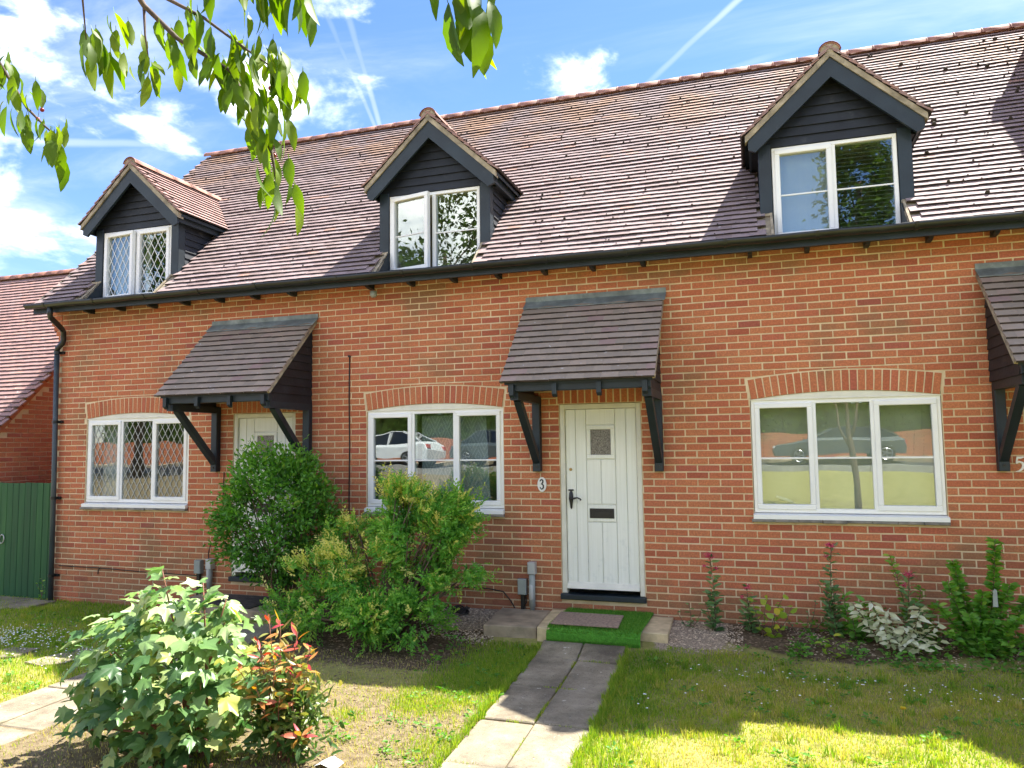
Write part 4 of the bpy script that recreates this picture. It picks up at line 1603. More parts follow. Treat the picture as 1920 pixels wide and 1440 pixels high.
def build_eaves(h, s, first, last):
    xa = s['x0'] - (0.13 if first else 0)
    xb = s['x1']
    cd = s['dorm']
    # soffit board and fascia
    mb = MB()
    mb.box(xa + (0.03 if first else 0), xb, -0.33, -0.002, 3.575, 3.60)
    mb.box(xa + (0.03 if first else 0), xb, -0.355, -0.33, 3.50, 3.605)
    obj('fascia', mb, 'dark_paint', h, (xa, -0.33, 3.55))
    # half-round gutter
    mb = MB()
    r, yc, zc = 0.062, -0.425, 3.612
    n = 9
    prof = [(yc + math.cos(math.pi + math.pi * k / (n - 1)) * r, zc + math.sin(math.pi + math.pi * k / (n - 1)) * r) for k in range(n)]
    prof += [(yc + math.cos(math.pi * 2 - math.pi * k / (n - 1)) * (r - 0.006), zc + math.sin(math.pi * 2 - math.pi * k / (n - 1)) * (r - 0.006)) for k in range(n)]
    vs, fs = [], []
    m_ = len(prof)
    nx = 12
    for i in range(nx + 1):
        x = xa + (xb - xa) * i / nx
        sag = 0.004 * math.sin(i * 2.3 + xa)
        vs += [(x, y, z + sag) for y, z in prof]
    for i in range(nx):
        for k in range(m_):
            k2 = (k + 1) % m_
            fs.append((i * m_ + k, (i + 1) * m_ + k, (i + 1) * m_ + k2, i * m_ + k2))
    mb.add(vs, fs)
    if first:
        mb.prism([(yc + math.cos(math.pi + math.pi * k / 8) * r, zc + math.sin(math.pi + math.pi * k / 8) * r) for k in range(9)], 'x', xa - 0.006, xa)
    obj('gutter', mb, 'gutter_black', h, (xa, yc, zc), True)
    x = xa + 0.35
    while x < xb - 0.1:
        mb = MB()
        rr = r + 0.006
        pr = [(yc + math.cos(math.pi + math.pi * k / 8) * rr, zc + math.sin(math.pi + math.pi * k / 8) * rr) for k in range(9)]
        pr += [(y2 * 0 + (yc + math.cos(2 * math.pi - math.pi * k / 8) * (rr - 0.01)), zc + math.sin(2 * math.pi - math.pi * k / 8) * (rr - 0.01)) for k in range(9) for y2 in (0,)]
        mb.prism(pr, 'x', x - 0.016, x + 0.016)
        obj('gutter_bracket', mb, 'gutter_black', h, (x, yc, zc))
        x += 0.86
    # rafter feet showing under the fascia
    x = math.ceil((xa + 0.3) / 0.555) * 0.555
    while x < xb - 0.05:
        mb = MB()
        mb.prism([(-0.20, 3.574), (-0.20, 3.545), (-0.15, 3.52), (-0.08, 3.51), (-0.004, 3.51), (-0.004, 3.574)], 'x', x - 0.022, x + 0.022)
        obj('rafter_foot', mb, 'dark_paint', h, (x, -0.1, 3.5))
        x += 0.555


def text_ribbon(mb, pts, wid, y0, y1):
    """pen stroke through (x,z) points with per-point widths, raised from y1 to y0"""
    n = len(pts)
    L_, R2 = [], []
    for i in range(n):
        a, b_ = pts[max(0, i - 1)], pts[min(n - 1, i + 1)]
        dx, dz = b_[0] - a[0], b_[1] - a[1]
        l = math.hypot(dx, dz) or 1
        nx, nz = -dz / l, dx / l
        L_.append((pts[i][0] + nx * wid[i] / 2, pts[i][1] + nz * wid[i] / 2))
        R2.append((pts[i][0] - nx * wid[i] / 2, pts[i][1] - nz * wid[i] / 2))
    for i in range(n - 1):
        q = [R2[i], R2[i + 1], L_[i + 1], L_[i]]
        mb.hexa([(p[0], y0, p[1]) for p in q] + [(p[0], y1, p[1]) for p in q])


LABELS = [
    'end terraced brick house with diamond-leaded windows beside the green gate',
    'middle terraced brick house numbered 3 with the boarded white door in full view',
    'terraced brick house numbered 5 with the widest-looking dormer, at the right',
]
for i, s in enumerate(SPEC):
    base = -0.3
    h = empty('terraced_house', ((s['x0'] + s['x1']) / 2, 0, base))
    tag(h, LABELS[i], 'house', 'houses of the brick terrace')
    HOUSES.append(h)
    build_wall(h, s, base)
    build_roof(h, s, i == 0, i == 2)
    build_eaves(h, s, i == 0, i == 2)
    build_window(h, s)
    build_door(h, s)
    build_canopy(h, s)
    build_dormer(h, s, i)
    # closed back and party walls so that daylight cannot leak in
    mb = MB()
    mb.box(s['x0'] + 0.01, s['x1'] - 0.01, 6.1, 6.2, -0.6, 3.6)
    obj('back_wall', mb, 'brick', h, (s['x0'], 6, 0))

H1, H2, H3 = HOUSES

# left gable wall of the end house with its corbelled corner
mb = MB()
mb.prism([(0.16, -0.75), (6.1, -0.75), (6.1, 3.55), (RIDGE_Y, 6.93), (0.16, 4.05)], 'x', -9.485, -9.25)
mb.box(-9.485, -9.30, 0.061, 0.161, -0.75, 3.62)
gw = obj('gable_wall', mb, 'mortar', H1, (-9.4, 0.2, 0))
mb = MB()
for k in range(-52, 5):
    zc = BZ0 + BC * k
    y = 0.005 - (0.11 if k % 2 else 0)
    while y < 6:
        ya, yb = max(0.005, y), y + 0.2196
        if yb - ya > 0.03 and yb > 0.06:
            mb.tint = random.random()
            mb.box(-9.492, -9.44, max(ya, 0.061), yb, zc - 0.032, zc + 0.032)
        y += BP
tag(obj('gable_brickwork', mb, 'brick', gw, (-9.49, 0.2, 0)), kind='stuff')
for k, out in ((0, 0.03), (1, 0.075), (2, 0.12), (3, 0.165), (4, 0.20), (5, 0.20)):
    zc = BZ0 + BC * (k - 1)
    mb = MB()
    mb.bbox(-9.49 - out, -9.455, -0.004, 0.10, zc - 0.032, zc + 0.032, 0.003)
    obj('brick', mb, 'brick', gw, (-9.5, 0, zc))
    mb = MB()
    mb.box(-9.49 - out + 0.006, -9.46, 0.006, 0.10, zc + 0.032, zc + 0.043)
    obj('mortar_bed', mb, 'mortar', gw, (-9.5, 0, zc))
mb = MB()
mb.beam((-9.575, EAVE_Y - 0.02, ROOF_C + EAVE_Y - 0.03), (-9.575, RIDGE_Y, ROOF_C + RIDGE_Y - 0.03), 0.05, 0.035, (0, -1, 1))
obj('verge', mb, 'verge_mortar', H1, (-9.575, 0, 4))

# downpipe of the end house
dp = empty('downpipe', (-9.43, -0.06, -0.5), H1)
mb = MB()
mb.tube([(-9.20, -0.425, 3.56), (-9.20, -0.425, 3.47), (-9.215, -0.40, 3.42), (-9.33, -0.12, 3.31), (-9.355, -0.068, 3.27), (-9.355, -0.064, 3.15),
         (-9.37, -0.064, 3.11), (-9.455, -0.064, 3.05), (-9.47, -0.064, 3.0)], 0.037, 12)
obj('swan_neck', mb, 'gutter_black', dp, (-9.3, -0.2, 3.3), True)
mb = MB()
mb.tube([(-9.47, -0.064, 3.03), (-9.44, -0.064, 1.2), (-9.425, -0.064, -0.53)], 0.034, 14)
obj('pipe', mb, 'pipe_grey_blue', dp, (-9.44, -0.06, 1.2), True)
for z in (2.98, 1.99, 0.92, -0.15):
    xx = -9.425 - 0.045 * (z + 0.53) / 3.56
    mb = MB()
    mb.tube([(xx, -0.064, z - 0.02), (xx, -0.064, z + 0.02)], 0.041, 14)
    mb.box(xx - 0.01, xx + 0.085, -0.03, -0.001, z - 0.018, z + 0.018)
    obj('pipe_clip', mb, 'gutter_black', dp, (xx, -0.06, z))

# numbers
mb = MB()
n = 28
mb.prism([(-2.31 + 0.052 * math.cos(2 * math.pi * k / n), 1.14 + 0.082 * math.sin(2 * math.pi * k / n)) for k in range(n)], 'y', -0.014, -0.004)
plq = obj('number_plaque', mb, 'plaque_white', H2, (-2.31, 0, 1.14))
mb = MB()
ST3 = [(-0.5, 0.62), (-0.22, 0.9), (0.08, 0.98), (0.34, 0.78), (0.36, 0.5), (0.14, 0.22), (-0.12, 0.08), (0.2, 0.04), (0.46, -0.2), (0.48, -0.55), (0.26, -0.86), (-0.02, -0.95), (-0.3, -0.78), (-0.52, -0.5)]
text_ribbon(mb, [(-2.312 + 0.040 * x, 1.14 + 0.056 * z) for x, z in ST3], [0.010, 0.015, 0.014, 0.017, 0.017, 0.014, 0.012, 0.013, 0.016, 0.017, 0.014, 0.012, 0.012, 0.007], -0.017, -0.0135)
obj('numeral', mb, 'black_iron', plq, (-2.31, 0, 1.14))
mb = MB()
text_ribbon(mb, [(2.352, 1.415), (2.325, 1.408), (2.295, 1.41)], [0.012, 0.022, 0.018], -0.016, -0.004)
text_ribbon(mb, [(2.300, 1.412), (2.290, 1.36)], [0.014, 0.012], -0.0163, -0.004)
text_ribbon(mb, [(2.288, 1.355), (2.312, 1.372), (2.338, 1.362), (2.346, 1.335), (2.335, 1.305), (2.310, 1.285), (2.282, 1.280)], [0.01, 0.016, 0.020, 0.022, 0.019, 0.014, 0.006], -0.0157, -0.004)
obj('house_number', mb, 'plaque_white', H3, (2.32, 0, 1.35))


# meter boxes, pipes and cables
def meter_set(h, xb, zb, xp, zt):
    mb = MB()
    mb.bbox(xb - 0.05, xb + 0.05, -0.075, -0.004, zb - 0.085, zb + 0.085, 0.008)
    b_ = obj('service_box', mb, 'grey_plastic', h, (xb, -0.04, zb))
    mb = MB()
    mb.box(xb - 0.02, xb + 0.022, -0.05, -0.012, -0.34, zb - 0.086)
    obj('conduit', mb, 'black_iron', b_, (xb, -0.03, zb - 0.2))
    mb = MB()
    mb.tube([(xp, -0.055, -0.36), (xp, -0.055, -0.2), (xp, -0.055, -0.195), (xp, -0.055, zt - 0.13)], [0.026, 0.026, 0.036, 0.036], 12)
    p = obj('service_pipe', mb, 'grey_plastic', h, (xp, -0.05, 0), True)
    mb = MB()
    mb.bbox(xp - 0.042, xp + 0.042, -0.095, -0.006, zt - 0.13, zt, 0.008)
    obj('pipe_head', mb, 'pale_plastic', p, (xp, -0.05, zt))
    mb = MB()
    mb.tube([(xp - 0.004, -0.066, -0.14), (xp - 0.004, -0.070, -0.11), (xp - 0.004, -0.070, 0.03), (xp - 0.004, -0.064, 0.06)], [0.012, 0.029, 0.029, 0.016], 10)
    obj('pipe_sleeve', mb, 'pale_plastic', p, (xp, -0.05, 0), True)


meter_set(H2, -2.545, 0.01, -2.43, 0.285)
meter_set(H1, -6.95, 0.06, -6.76, 0.17)


def cable(h, pts, r=0.006):
    mb = MB()
    mb.tube(pts, r, 6)
    return obj('cable', mb, 'cable', h, pts[0], True)


cable(H2, [(-4.76, -0.008, 2.70), (-4.765, -0.009, 2.2), (-4.755, -0.009, 1.6), (-4.76, -0.009, 1.0), (-4.75, -0.009, 0.3), (-4.76, -0.009, -0.2)], 0.0075)
mb = MB()
mb.tube([(-4.76, -0.004, 2.70), (-4.76, -0.03, 2.705)], 0.015, 8)
obj('cable_entry', mb, 'cable', H2, (-4.76, -0.01, 2.7))
cable(H2, [(-3.5, -0.02, -0.05), (-3.2, -0.02, -0.03), (-2.95, -0.02, -0.035), (-2.78, -0.02, -0.06), (-2.69, -0.02, -0.16), (-2.64, -0.025, -0.24), (-2.57, -0.03, -0.28)], 0.007)
cable(H2, [(-2.51, -0.03, -0.08), (-2.50, -0.045, -0.16), (-2.55, -0.05, -0.23)], 0.006)
cable(H1, [(-6.60, -0.012, 1.28), (-6.61, -0.012, 0.9), (-6.585, -0.012, 0.6), (-6.63, -0.012, 0.42), (-6.79, -0.014, 0.34), (-6.82, -0.016, 0.24), (-6.80, -0.02, 0.1)], 0.006)
cable(H1, [(-9.36, -0.008, -0.02), (-8.6, -0.008, -0.025), (-7.8, -0.008, -0.05), (-7.0, -0.010, -0.06)], 0.006)
cable(H1, [(-8.63, -0.009, -0.03), (-8.65, -0.009, -0.06), (-8.655, -0.009, -0.11)], 0.006)


def airbrick(h, xc, zc):
    mb = MB()
    mb.box(xc - 0.107, xc + 0.107, -0.003, 0.03, zc - 0.032, zc - 0.024)
    mb.box(xc - 0.107, xc + 0.107, -0.003, 0.03, zc + 0.024, zc + 0.032)
    for r in range(2):
        z = zc - 0.009 + r * 0.018
        mb.box(xc - 0.107, xc + 0.107, -0.002, 0.03, z - 0.003, z + 0.003)
    for i in range(12):
        x = xc - 0.105 + i * 0.21 / 11
        mb.box(x - 0.004, x + 0.004, -0.0035, 0.03, zc - 0.024, zc + 0.024)
    obj('air_vent', mb, 'terracotta', h, (xc, 0, zc))
    mb = MB()
    mb.box(xc - 0.107, xc + 0.107, 0.0265, 0.034, zc - 0.03, zc + 0.03)


airbrick(H2, -2.80, BZ0 - 46 * BC)
airbrick(H1, -8.96, BZ0 - 46 * BC)

# flood of small wall details: security light under the eaves
mb = MB()
mb.tube([(-4.37, -0.12, 3.47), (-4.37, -0.12, 3.42), (-4.37, -0.12, 3.395)], [0.045, 0.042, 0.025], 12)
obj('eaves_lamp', mb, 'grey_plastic', H2, (-4.37, -0.12, 3.45), True)

# ------------------------------------------------------------------ neighbouring buildings
def build_left_house():
    xg = -11.0
    ry, rz, pitch = 3.16, 5.14, 1.086
    ey = 0.05
    ez = rz - (ry - ey) * pitch
    h = empty('cottage', (-14.5, 1.5, -0.4))
    tag(h, 'low cottage with a red tiled roof behind the green gate', 'house')
    mb = MB()
    mb.prism([(ey + 0.15, -0.8), (2 * ry - ey - 0.15, -0.8), (2 * ry - ey - 0.15, ez + 0.05), (ry, rz - 0.12), (ey + 0.15, ez + 0.05)], 'x', -19.0, xg - 0.008)
    wall = obj('wall', mb, 'mortar', h, (xg, 1.5, -0.5))
    singles, rest = [], MB()
    for k in range(0, 80):
        zc = -0.72 + k * BC
        y = ey + 0.15 - (0.1148 if k % 2 else 0)
        while y < 2 * ry - ey - 0.2:
            ya, yb = max(y + 0.005, ey + 0.155), y + BP - 0.005
            top = rz - 0.20 - abs((ya + yb) / 2 - ry) * pitch
            if zc + 0.03 < top and yb - ya > 0.04:
                vis = zc > 1.1 and yb < 1.9 and yb - ya > 0.2
                if vis:
                    singles.append(((ya + yb) / 2, zc))
                else:
                    rest.tint = random.random()
                    rest.box(xg - 0.06, xg + random.uniform(-.002, .002), ya, yb, zc - 0.032, zc + 0.032)
            y += BP
    Rz = Matrix.Rotation(R_(90), 4, 'Z')
    for yc, zc in singles:
        inst('brick', brick_me, wall, Matrix.Translation((xg + random.uniform(-.002, .002), yc, zc)) @ Rz)
    tag(obj('brickwork', rest, 'brick', wall, (xg, 1.5, -0.5)), kind='stuff')
    # raking brick edge under the verge, mortar undercloak, roof
    mb = MB()
    a, b_ = Vector((xg + 0.012, ey, ez - 0.085)), Vector((xg + 0.012, ry, rz - 0.085))
    n = 16
    for i in range(n):
        p, q = a.lerp(b_, i / n), a.lerp(b_, (i + 0.95) / n)
        mb.tint = random.random()
        mb.beam(p, q, 0.05, 0.10, (0, -1, 1))
    obj('rake_course', mb, 'brick', h, (xg, 1.5, 3))
    mb = MB()
    mb.beam((xg + 0.03, ey - 0.02, ez - 0.022), (xg + 0.03, ry, rz - 0.022), 0.10, 0.025, (0, -1, 1))
    obj('verge', mb, 'verge_mortar', h, (xg, 1.5, 3))
    mb = MB()
    x0 = -19.3
    mb.add([(x0, ey - 0.1, ez - 0.11), (xg + 0.06, ey - 0.1, ez - 0.11), (xg + 0.06, ry, rz - 0.01), (x0, ry, rz - 0.01), (x0, 2 * ry - ey, ez - 0.01), (xg + 0.06, 2 * ry - ey, ez - 0.01),
            (x0, ry, rz - 0.06), (xg + 0.06, ry, rz - 0.06)],
           [(0, 1, 2, 3), (3, 2, 5, 4), (0, 6, 7, 1), (4, 5, 7, 6)])
    roof = obj('roof', mb, 'verge_mortar', h, (xg, 1.5, 4))
    up = Vector((0, 1, pitch)).normalized()
    L = math.hypot(ry - ey, rz - ez)
    cand, rest = [], MB()
    for r in range(int(L / 0.1)):
        o = Vector((0, ey, ez)) + up * (r * 0.1 - 0.04)
        for c in range(50):
            x = xg + 0.075 - TW * (c + (0.5 if r % 2 else 1.0)) + TW * 0.5
            M4 = tile_frame((x, o.y, o.z), (1, 0, 0), up)
            pp = proj_px((x, o.y, o.z))
            vis = pp and pp[0] > 2 and pp[0] < 130 and 480 < pp[1] < 850
            cand.append((1 / pp[2] ** 2 if vis else 0, len(cand), M4))
    cand.sort(key=lambda a_: -a_[0])
    for i, (sc, _, M4) in enumerate(cand):
        if sc > 0 and i < 260:
            inst('tile', DTILE, roof, M4)
        else:
            add_tile(rest, M4)
    tag(obj('roof_tiling', rest, 'dormer_tile', roof, (xg, 1.5, 4)), kind='stuff')
    ridge_tiles(roof, (xg + 0.06, ry, rz - 0.05), (x0, ry, rz - 0.05), 26, 0.125, 'ridge_clay')
    return h


build_left_house()


def build_right_house():
    h = empty('forward_house', (6.5, 2.0, -0.4))
    tag(h, 'taller neighbour set forward of the terrace, its roof edge at the far right', 'house')
    mb = MB()
    mb.prism([(-1.2, -0.8), (4.1, -0.8), (4.1, 3.7), (2.2, 7.25), (-1.2, 3.85)], 'x', 3.75, 10.0)
    obj('wall', mb, 'brick', h, (3.75, 1.5, 1))
    mb = MB()
    xv = 3.46
    for a, b_, c, d, nrm in ((-1.62, 3.58, 2.2, 7.4, -1), (4.3, 3.4, 2.2, 7.4, 1)):
        n = 40
        for i in range(n):
            y0, z0 = a + (c - a) * i / n, b_ + (d - b_) * i / n
            y1, z1 = a + (c - a) * (i + 1) / n, b_ + (d - b_) * (i + 1) / n
            mb.tint = random.random()
            mb.hexa([(xv, y0, z0 - 0.05), (10.2, y0, z0 - 0.05), (10.2, y1, z1 - 0.05), (xv, y1, z1 - 0.05),
                     (xv, y0 + nrm * 0.01, z0 + 0.025), (10.2, y0 + nrm * 0.01, z0 + 0.025), (10.2, y1, z1 + 0.006), (xv, y1, z1 + 0.006)])
    obj('roof', mb, 'tile', h, (xv, 2.2, 7))
    ridge_tiles(h, (10.2, 2.2, 7.36), (xv, 2.2, 7.36), 20, 0.125, 'ridge_clay')


build_right_house()

# ------------------------------------------------------------------ gate by the end house
gate = empty('side_gate', (-10.1, 0.06, -0.55))
tag(gate, 'tall dark green boarded side gate between the brick end wall and cottage', 'gate')
xg0, xg1 = -10.93, -9.535
n = 12
for i in range(n):
    a = xg0 + (xg1 - xg0) * i / n
    b_ = xg0 + (xg1 - xg0) * (i + 1) / n
    mb = MB()
    mb.bbox(a + 0.002, b_ - 0.002, 0.05 + random.uniform(-.002, .002), 0.072, -0.52, 1.125 + random.uniform(-.006, .004), 0.004)
    obj('board', mb, 'gate_paint', gate, (a, 0.05, 0.3))
for z in (-0.25, 0.35, 0.95):
    mb = MB()
    mb.box(xg0, xg1, 0.074, 0.11, z - 0.05, z + 0.05)
    obj('ledge', mb, 'gate_paint', gate, (xg0, 0.09, z))
mb = MB()
ring = [(-10.52 + 0.045 * math.cos(a), 0.035 + 0.006 * math.sin(a), 0.31 + 0.06 * math.sin(a)) for a in np.linspace(0, 2 * math.pi, 17)]
mb.tube(ring, 0.007, 6, False)
mb.tube([(-10.52, 0.05, 0.37), (-10.52, 0.03, 0.37)], 0.012, 8)
obj('ring_handle', mb, 'alloy', gate, (-10.52, 0.04, 0.31), True)

# paving by the gate and two overgrown slabs in the left lawn
gp = empty('gate_paving', (-9.7, -0.5, -0.5))
tag(gp, kind='structure')
for x0, y0, wx, wy in ((-10.9, -0.62, 0.58, 0.55), (-10.3, -0.60, 0.58, 0.53), (-9.7, -0.62, 0.45, 0.50), (-10.6, -1.1, 0.58, 0.45), (-10.0, -1.08, 0.5, 0.45)):
    mb = MB()
    mb.bbox(x0, x0 + wx, y0, y0 + wy, -0.56, -0.475, 0.006)
    obj('slab', mb, 'slab', gp, (x0, y0, -0.5))
sl = empty('stepping_stones', (-6.9, -2.3, -0.48))
tag(sl, kind='structure')
for x0, y0, wx, wy in ((-7.55, -2.55, 0.45, 0.42), (-6.82, -2.6, 0.42, 0.62)):
    mb = MB()
    z = gh(x0 + wx / 2, y0 + wy / 2)
    mb.prism([(x0, y0 + 0.05), (x0 + wx * 0.6, y0), (x0 + wx, y0 + 0.12), (x0 + wx * 0.93, y0 + wy), (x0 + 0.1, y0 + wy * 0.92)], 'z', z - 0.05, z + 0.018)
    obj('slab', mb, 'slab', sl, (x0, y0, z))


# ------------------------------------------------------------------ door steps and mats
def slab_piece(name, poly, z0, z1, mat, parent, c=0.008):
    cx_, cy_ = sum(p[0] for p in poly) / len(poly), sum(p[1] for p in poly) / len(poly)
    mb = MB()
    n_ = len(poly)
    ins = [(p[0] + (cx_ - p[0]) * 0.03, p[1] + (cy_ - p[1]) * 0.03) for p in poly]
    vs = [(x, y, z0) for x, y in poly] + [(x, y, z1 - c) for x, y in poly] + [(x, y, z1) for x, y in ins]
    fs = [tuple(range(2 * n_, 3 * n_))]
    for i in range(n_):
        j = (i + 1) % n_
        fs += [(i, j, n_ + j, n_ + i), (n_ + i, n_ + j, 2 * n_ + j, 2 * n_ + i)]
    mb.add(vs, fs)
    return obj(name, mb, mat, parent, (cx_, cy_, z0))


st = empty('door_step', (-1.7, -0.4, -0.4))
tag(st, 'low concrete and stone step in front of door number 3', 'step')
slab_piece('step_slab', [(-2.72, -0.83), (-2.17, -0.80), (-2.23, -0.02), (-2.80, -0.02)], -0.5, -0.235, 'step_concrete', st)
slab_piece('edging_stone', [(-2.15, -0.84), (-2.02, -0.85), (-2.02, -0.02), (-2.21, -0.02)], -0.5, -0.222, 'pale_stone', st)
slab_piece('step_slab', [(-2.01, -0.82), (-1.16, -0.82), (-1.16, -0.015), (-2.01, -0.015)], -0.5, -0.228, 'step_concrete', st)
slab_piece('edging_stone', [(-1.145, -0.72), (-0.88, -0.74), (-0.90, -0.02), (-1.145, -0.02)], -0.5, -0.232, 'pale_stone', st)
st2 = empty('door_step', (-6.0, -0.4, -0.45))
tag(st2, 'concrete step at the leaded-window house, under the black mat', 'step')
slab_piece('step_slab', [(-6.85, -0.80), (-5.05, -0.80), (-5.05, -0.02), (-6.85, -0.02)], -0.62, -0.262, 'step_concrete', st2)

# artificial grass mat, draped over the step nose
mat_o = empty('artificial_grass_mat', (-1.6, -0.5, -0.23))
tag(mat_o, 'bright green artificial grass mat curled over the step at door 3', 'mat')
prof = [(-0.02, -0.205), (-0.35, -0.207), (-0.66, -0.205), (-0.78, -0.208), (-0.84, -0.225), (-0.87, -0.262), (-0.872, -0.31), (-0.858, -0.352)]
xm0, xm1 = -2.03, -1.105
mb = MB()
nseg = 10
for i in range(nseg):
    for (ya, za), (yb, zb) in zip(prof[:-1], prof[1:]):
        xa, xb = xm0 + (xm1 - xm0) * i / nseg, xm0 + (xm1 - xm0) * (i + 1) / nseg
        skew = lambda x, y: x + (0.03 if x < -1.5 else -0.02) * (y + 0.4) * 0 + 0.02 * y
        mb.hexa([(skew(xa, ya), ya, za - 0.012), (skew(xb, ya), ya, za - 0.012), (skew(xb, yb), yb + 0.012, zb - 0.010), (skew(xa, yb), yb + 0.012, zb - 0.010),
                 (skew(xa, ya), ya, za), (skew(xb, ya), ya, za), (skew(xb, yb), yb, zb), (skew(xa, yb), yb, zb)])
obj('backing', mb, 'astro_base', mat_o, (-1.6, -0.5, -0.23))


def blades(name, P, H, Wd, tint, mat, parent=None, lean=0.5, nrm=None, wloc=(0, 0, 0)):
    """tapered, bent blades: two quads' worth of triangles each"""
    n_ = len(P)
    P = np.asarray(P, dtype=np.float64)
    a = RNG.uniform(0, 2 * np.pi, n_)
    la = RNG.uniform(0, 2 * np.pi, n_)
    ln = np.abs(RNG.normal(0, lean, n_))[:, None]
    sd = np.stack([np.cos(a), np.sin(a), np.zeros(n_)], 1) * (Wd / 2)[:, None]
    up = np.zeros((n_, 3))
    up[:, 2] = 1
    if nrm is not None:
        up = nrm
    ld = np.stack([np.cos(la), np.sin(la), np.zeros(n_)], 1)
    d1 = up + ld * ln * 0.5
    d1 /= np.linalg.norm(d1, axis=1)[:, None]
    d2 = up + ld * ln * 1.6
    d2 /= np.linalg.norm(d2, axis=1)[:, None]
    m1 = P + d1 * (H * 0.55)[:, None]
    tp = m1 + d2 * (H * 0.5)[:, None]
    V = np.stack([P - sd, P + sd, m1 + sd * 0.75, m1 - sd * 0.75, tp], 1).reshape(-1, 3)
    b0 = (np.arange(n_) * 5)[:, None]
    F = np.concatenate([b0 + np.array([0, 1, 2]), b0 + np.array([0, 2, 3]), b0 + np.array([3, 2, 4])], 0)
    wv = np.asarray(wloc)
    me = np_mesh(name, V - wv, F, np.repeat(tint, 5))
    return obj(name, me, mat, parent, wloc)


pts, nr = [], []
for i in range(30000):
    t_ = random.random() ** 0.9
    k = min(len(prof) - 2, int(t_ * (len(prof) - 1)))
    # choose by arc length
    pass
seglen = [math.dist(a, b_) for a, b_ in zip(prof[:-1], prof[1:])]
cum = np.cumsum(seglen)
us = RNG.uniform(0, cum[-1], 26000)
xsr = RNG.uniform(xm0, xm1, 26000)
for u, x in zip(us, xsr):
    k = int(np.searchsorted(cum, u))
    r0 = u - (cum[k - 1] if k else 0)
    f_ = r0 / seglen[k]
    (ya, za), (yb, zb) = prof[k], prof[k + 1]
    y, z = ya + (yb - ya) * f_, za + (zb - za) * f_
    nn = Vector((0, (zb - za), -(yb - ya))).normalized()
    pts.append((x + 0.02 * y, y, z))
    nr.append((nn.x, -abs(nn.y) if nn.y else 0, abs(nn.z) + 0.15))
o = blades('turf_pile', pts, RNG.uniform(0.014, 0.026, 26000), RNG.uniform(0.002, 0.004, 26000), RNG.uniform(0, 1, 26000), 'astro', mat_o, 0.45, np.array(nr), (-1.6, -0.5, -0.23))
tag(o, kind='stuff')


def mat_sheet(name, poly, z0, z1, m1, label, cat, rim=None):
    o = empty(name, (sum(p[0] for p in poly) / 4, sum(p[1] for p in poly) / 4, z0))
    tag(o, label, cat)
    slab_piece('pile', poly, z0, z1, m1, o, 0.004)
    if rim:
        cx_, cy_ = sum(p[0] for p in poly) / 4, sum(p[1] for p in poly) / 4
        big = [(p[0] + (p[0] - cx_) * 0.06, p[1] + (p[1] - cy_) * 0.09) for p in poly]
        slab_piece('rubber_edge', big, z0 - 0.001, z1 - 0.005, rim, o, 0.003)
    return o


mat_sheet('doormat', [(-2.02, -0.80), (-1.345, -0.80), (-1.375, -0.30), (-2.045, -0.29)], -0.192, -0.178, 'doormat_brown',
          'thin brown rectangular doormat lying on the green artificial grass', 'doormat')
mat_sheet('doormat', [(-6.42, -0.70), (-5.66, -0.70), (-5.62, -0.12), (-6.46, -0.12)], -0.26, -0.245, 'doormat_black',
          'black doormat on the step of the door behind the round bush', 'doormat', 'rubber')

# ------------------------------------------------------------------ things behind the panes
def curtain(name, label, x0, x1, y, z0, z1, mat, waves=5, amp=0.025, skew=0.0, grp=None):
    mb = MB()
    nx, nz = waves * 6, 6
    for side, dy in ((0, 0.0), (1, 0.006)):
        for j in range(nz + 1):
            for i in range(nx + 1):
                u, v = i / nx, j / nz
                x = x0 + (x1 - x0) * u + skew * (1 - v) * u
                mb.v.append((x, y + dy + amp * math.sin(u * waves * 2 * math.pi + 0.6 * v) * (0.6 + 0.4 * (1 - v)), z0 + (z1 - z0) * v))
                mb.t.append(0)
    st_ = (nx + 1) * (nz + 1)
    for j in range(nz):
        for i in range(nx):
            a = j * (nx + 1) + i
            mb.f.append((a, a + 1, a + nx + 2, a + nx + 1))
            b0 = a + st_
            mb.f.append((b0, b0 + nx + 1, b0 + nx + 2, b0 + 1))
    o = obj(name, mb, mat, None, ((x0 + x1) / 2, y, z0), True)
    tag(o, label, name.replace('_', ' '), grp)
    return o


c0 = SPEC[0]['dorm']
curtain('curtain', 'cream curtain gathered at the middle of the leaded dormer, behind its left casement', c0 - 0.20, c0 - 0.03, 0.10, 3.6, 4.62, 'curtain', 3)
curtain('curtain', 'pale net curtain filling the left casement of the leaded dormer', c0 - 0.53, c0 - 0.21, 0.12, 3.6, 4.62, 'net_curtain', 3, 0.012)
curtain('curtain', 'cream curtain at the right side of the leaded dormer window', c0 + 0.42, c0 + 0.56, 0.10, 3.6, 4.62, 'curtain', 2)
curtain('curtain', 'narrow cream curtain just right of the leaded dormer mullion', c0 + 0.04, c0 + 0.13, 0.10, 3.6, 4.62, 'curtain', 2, 0.015)
c0 = SPEC[0]['win']
curtain('curtain', 'pale curtain behind the left light of the leaded ground floor window', c0 - 0.80, c0 - 0.42, 0.22, 0.7, 2.0, 'net_curtain', 4)

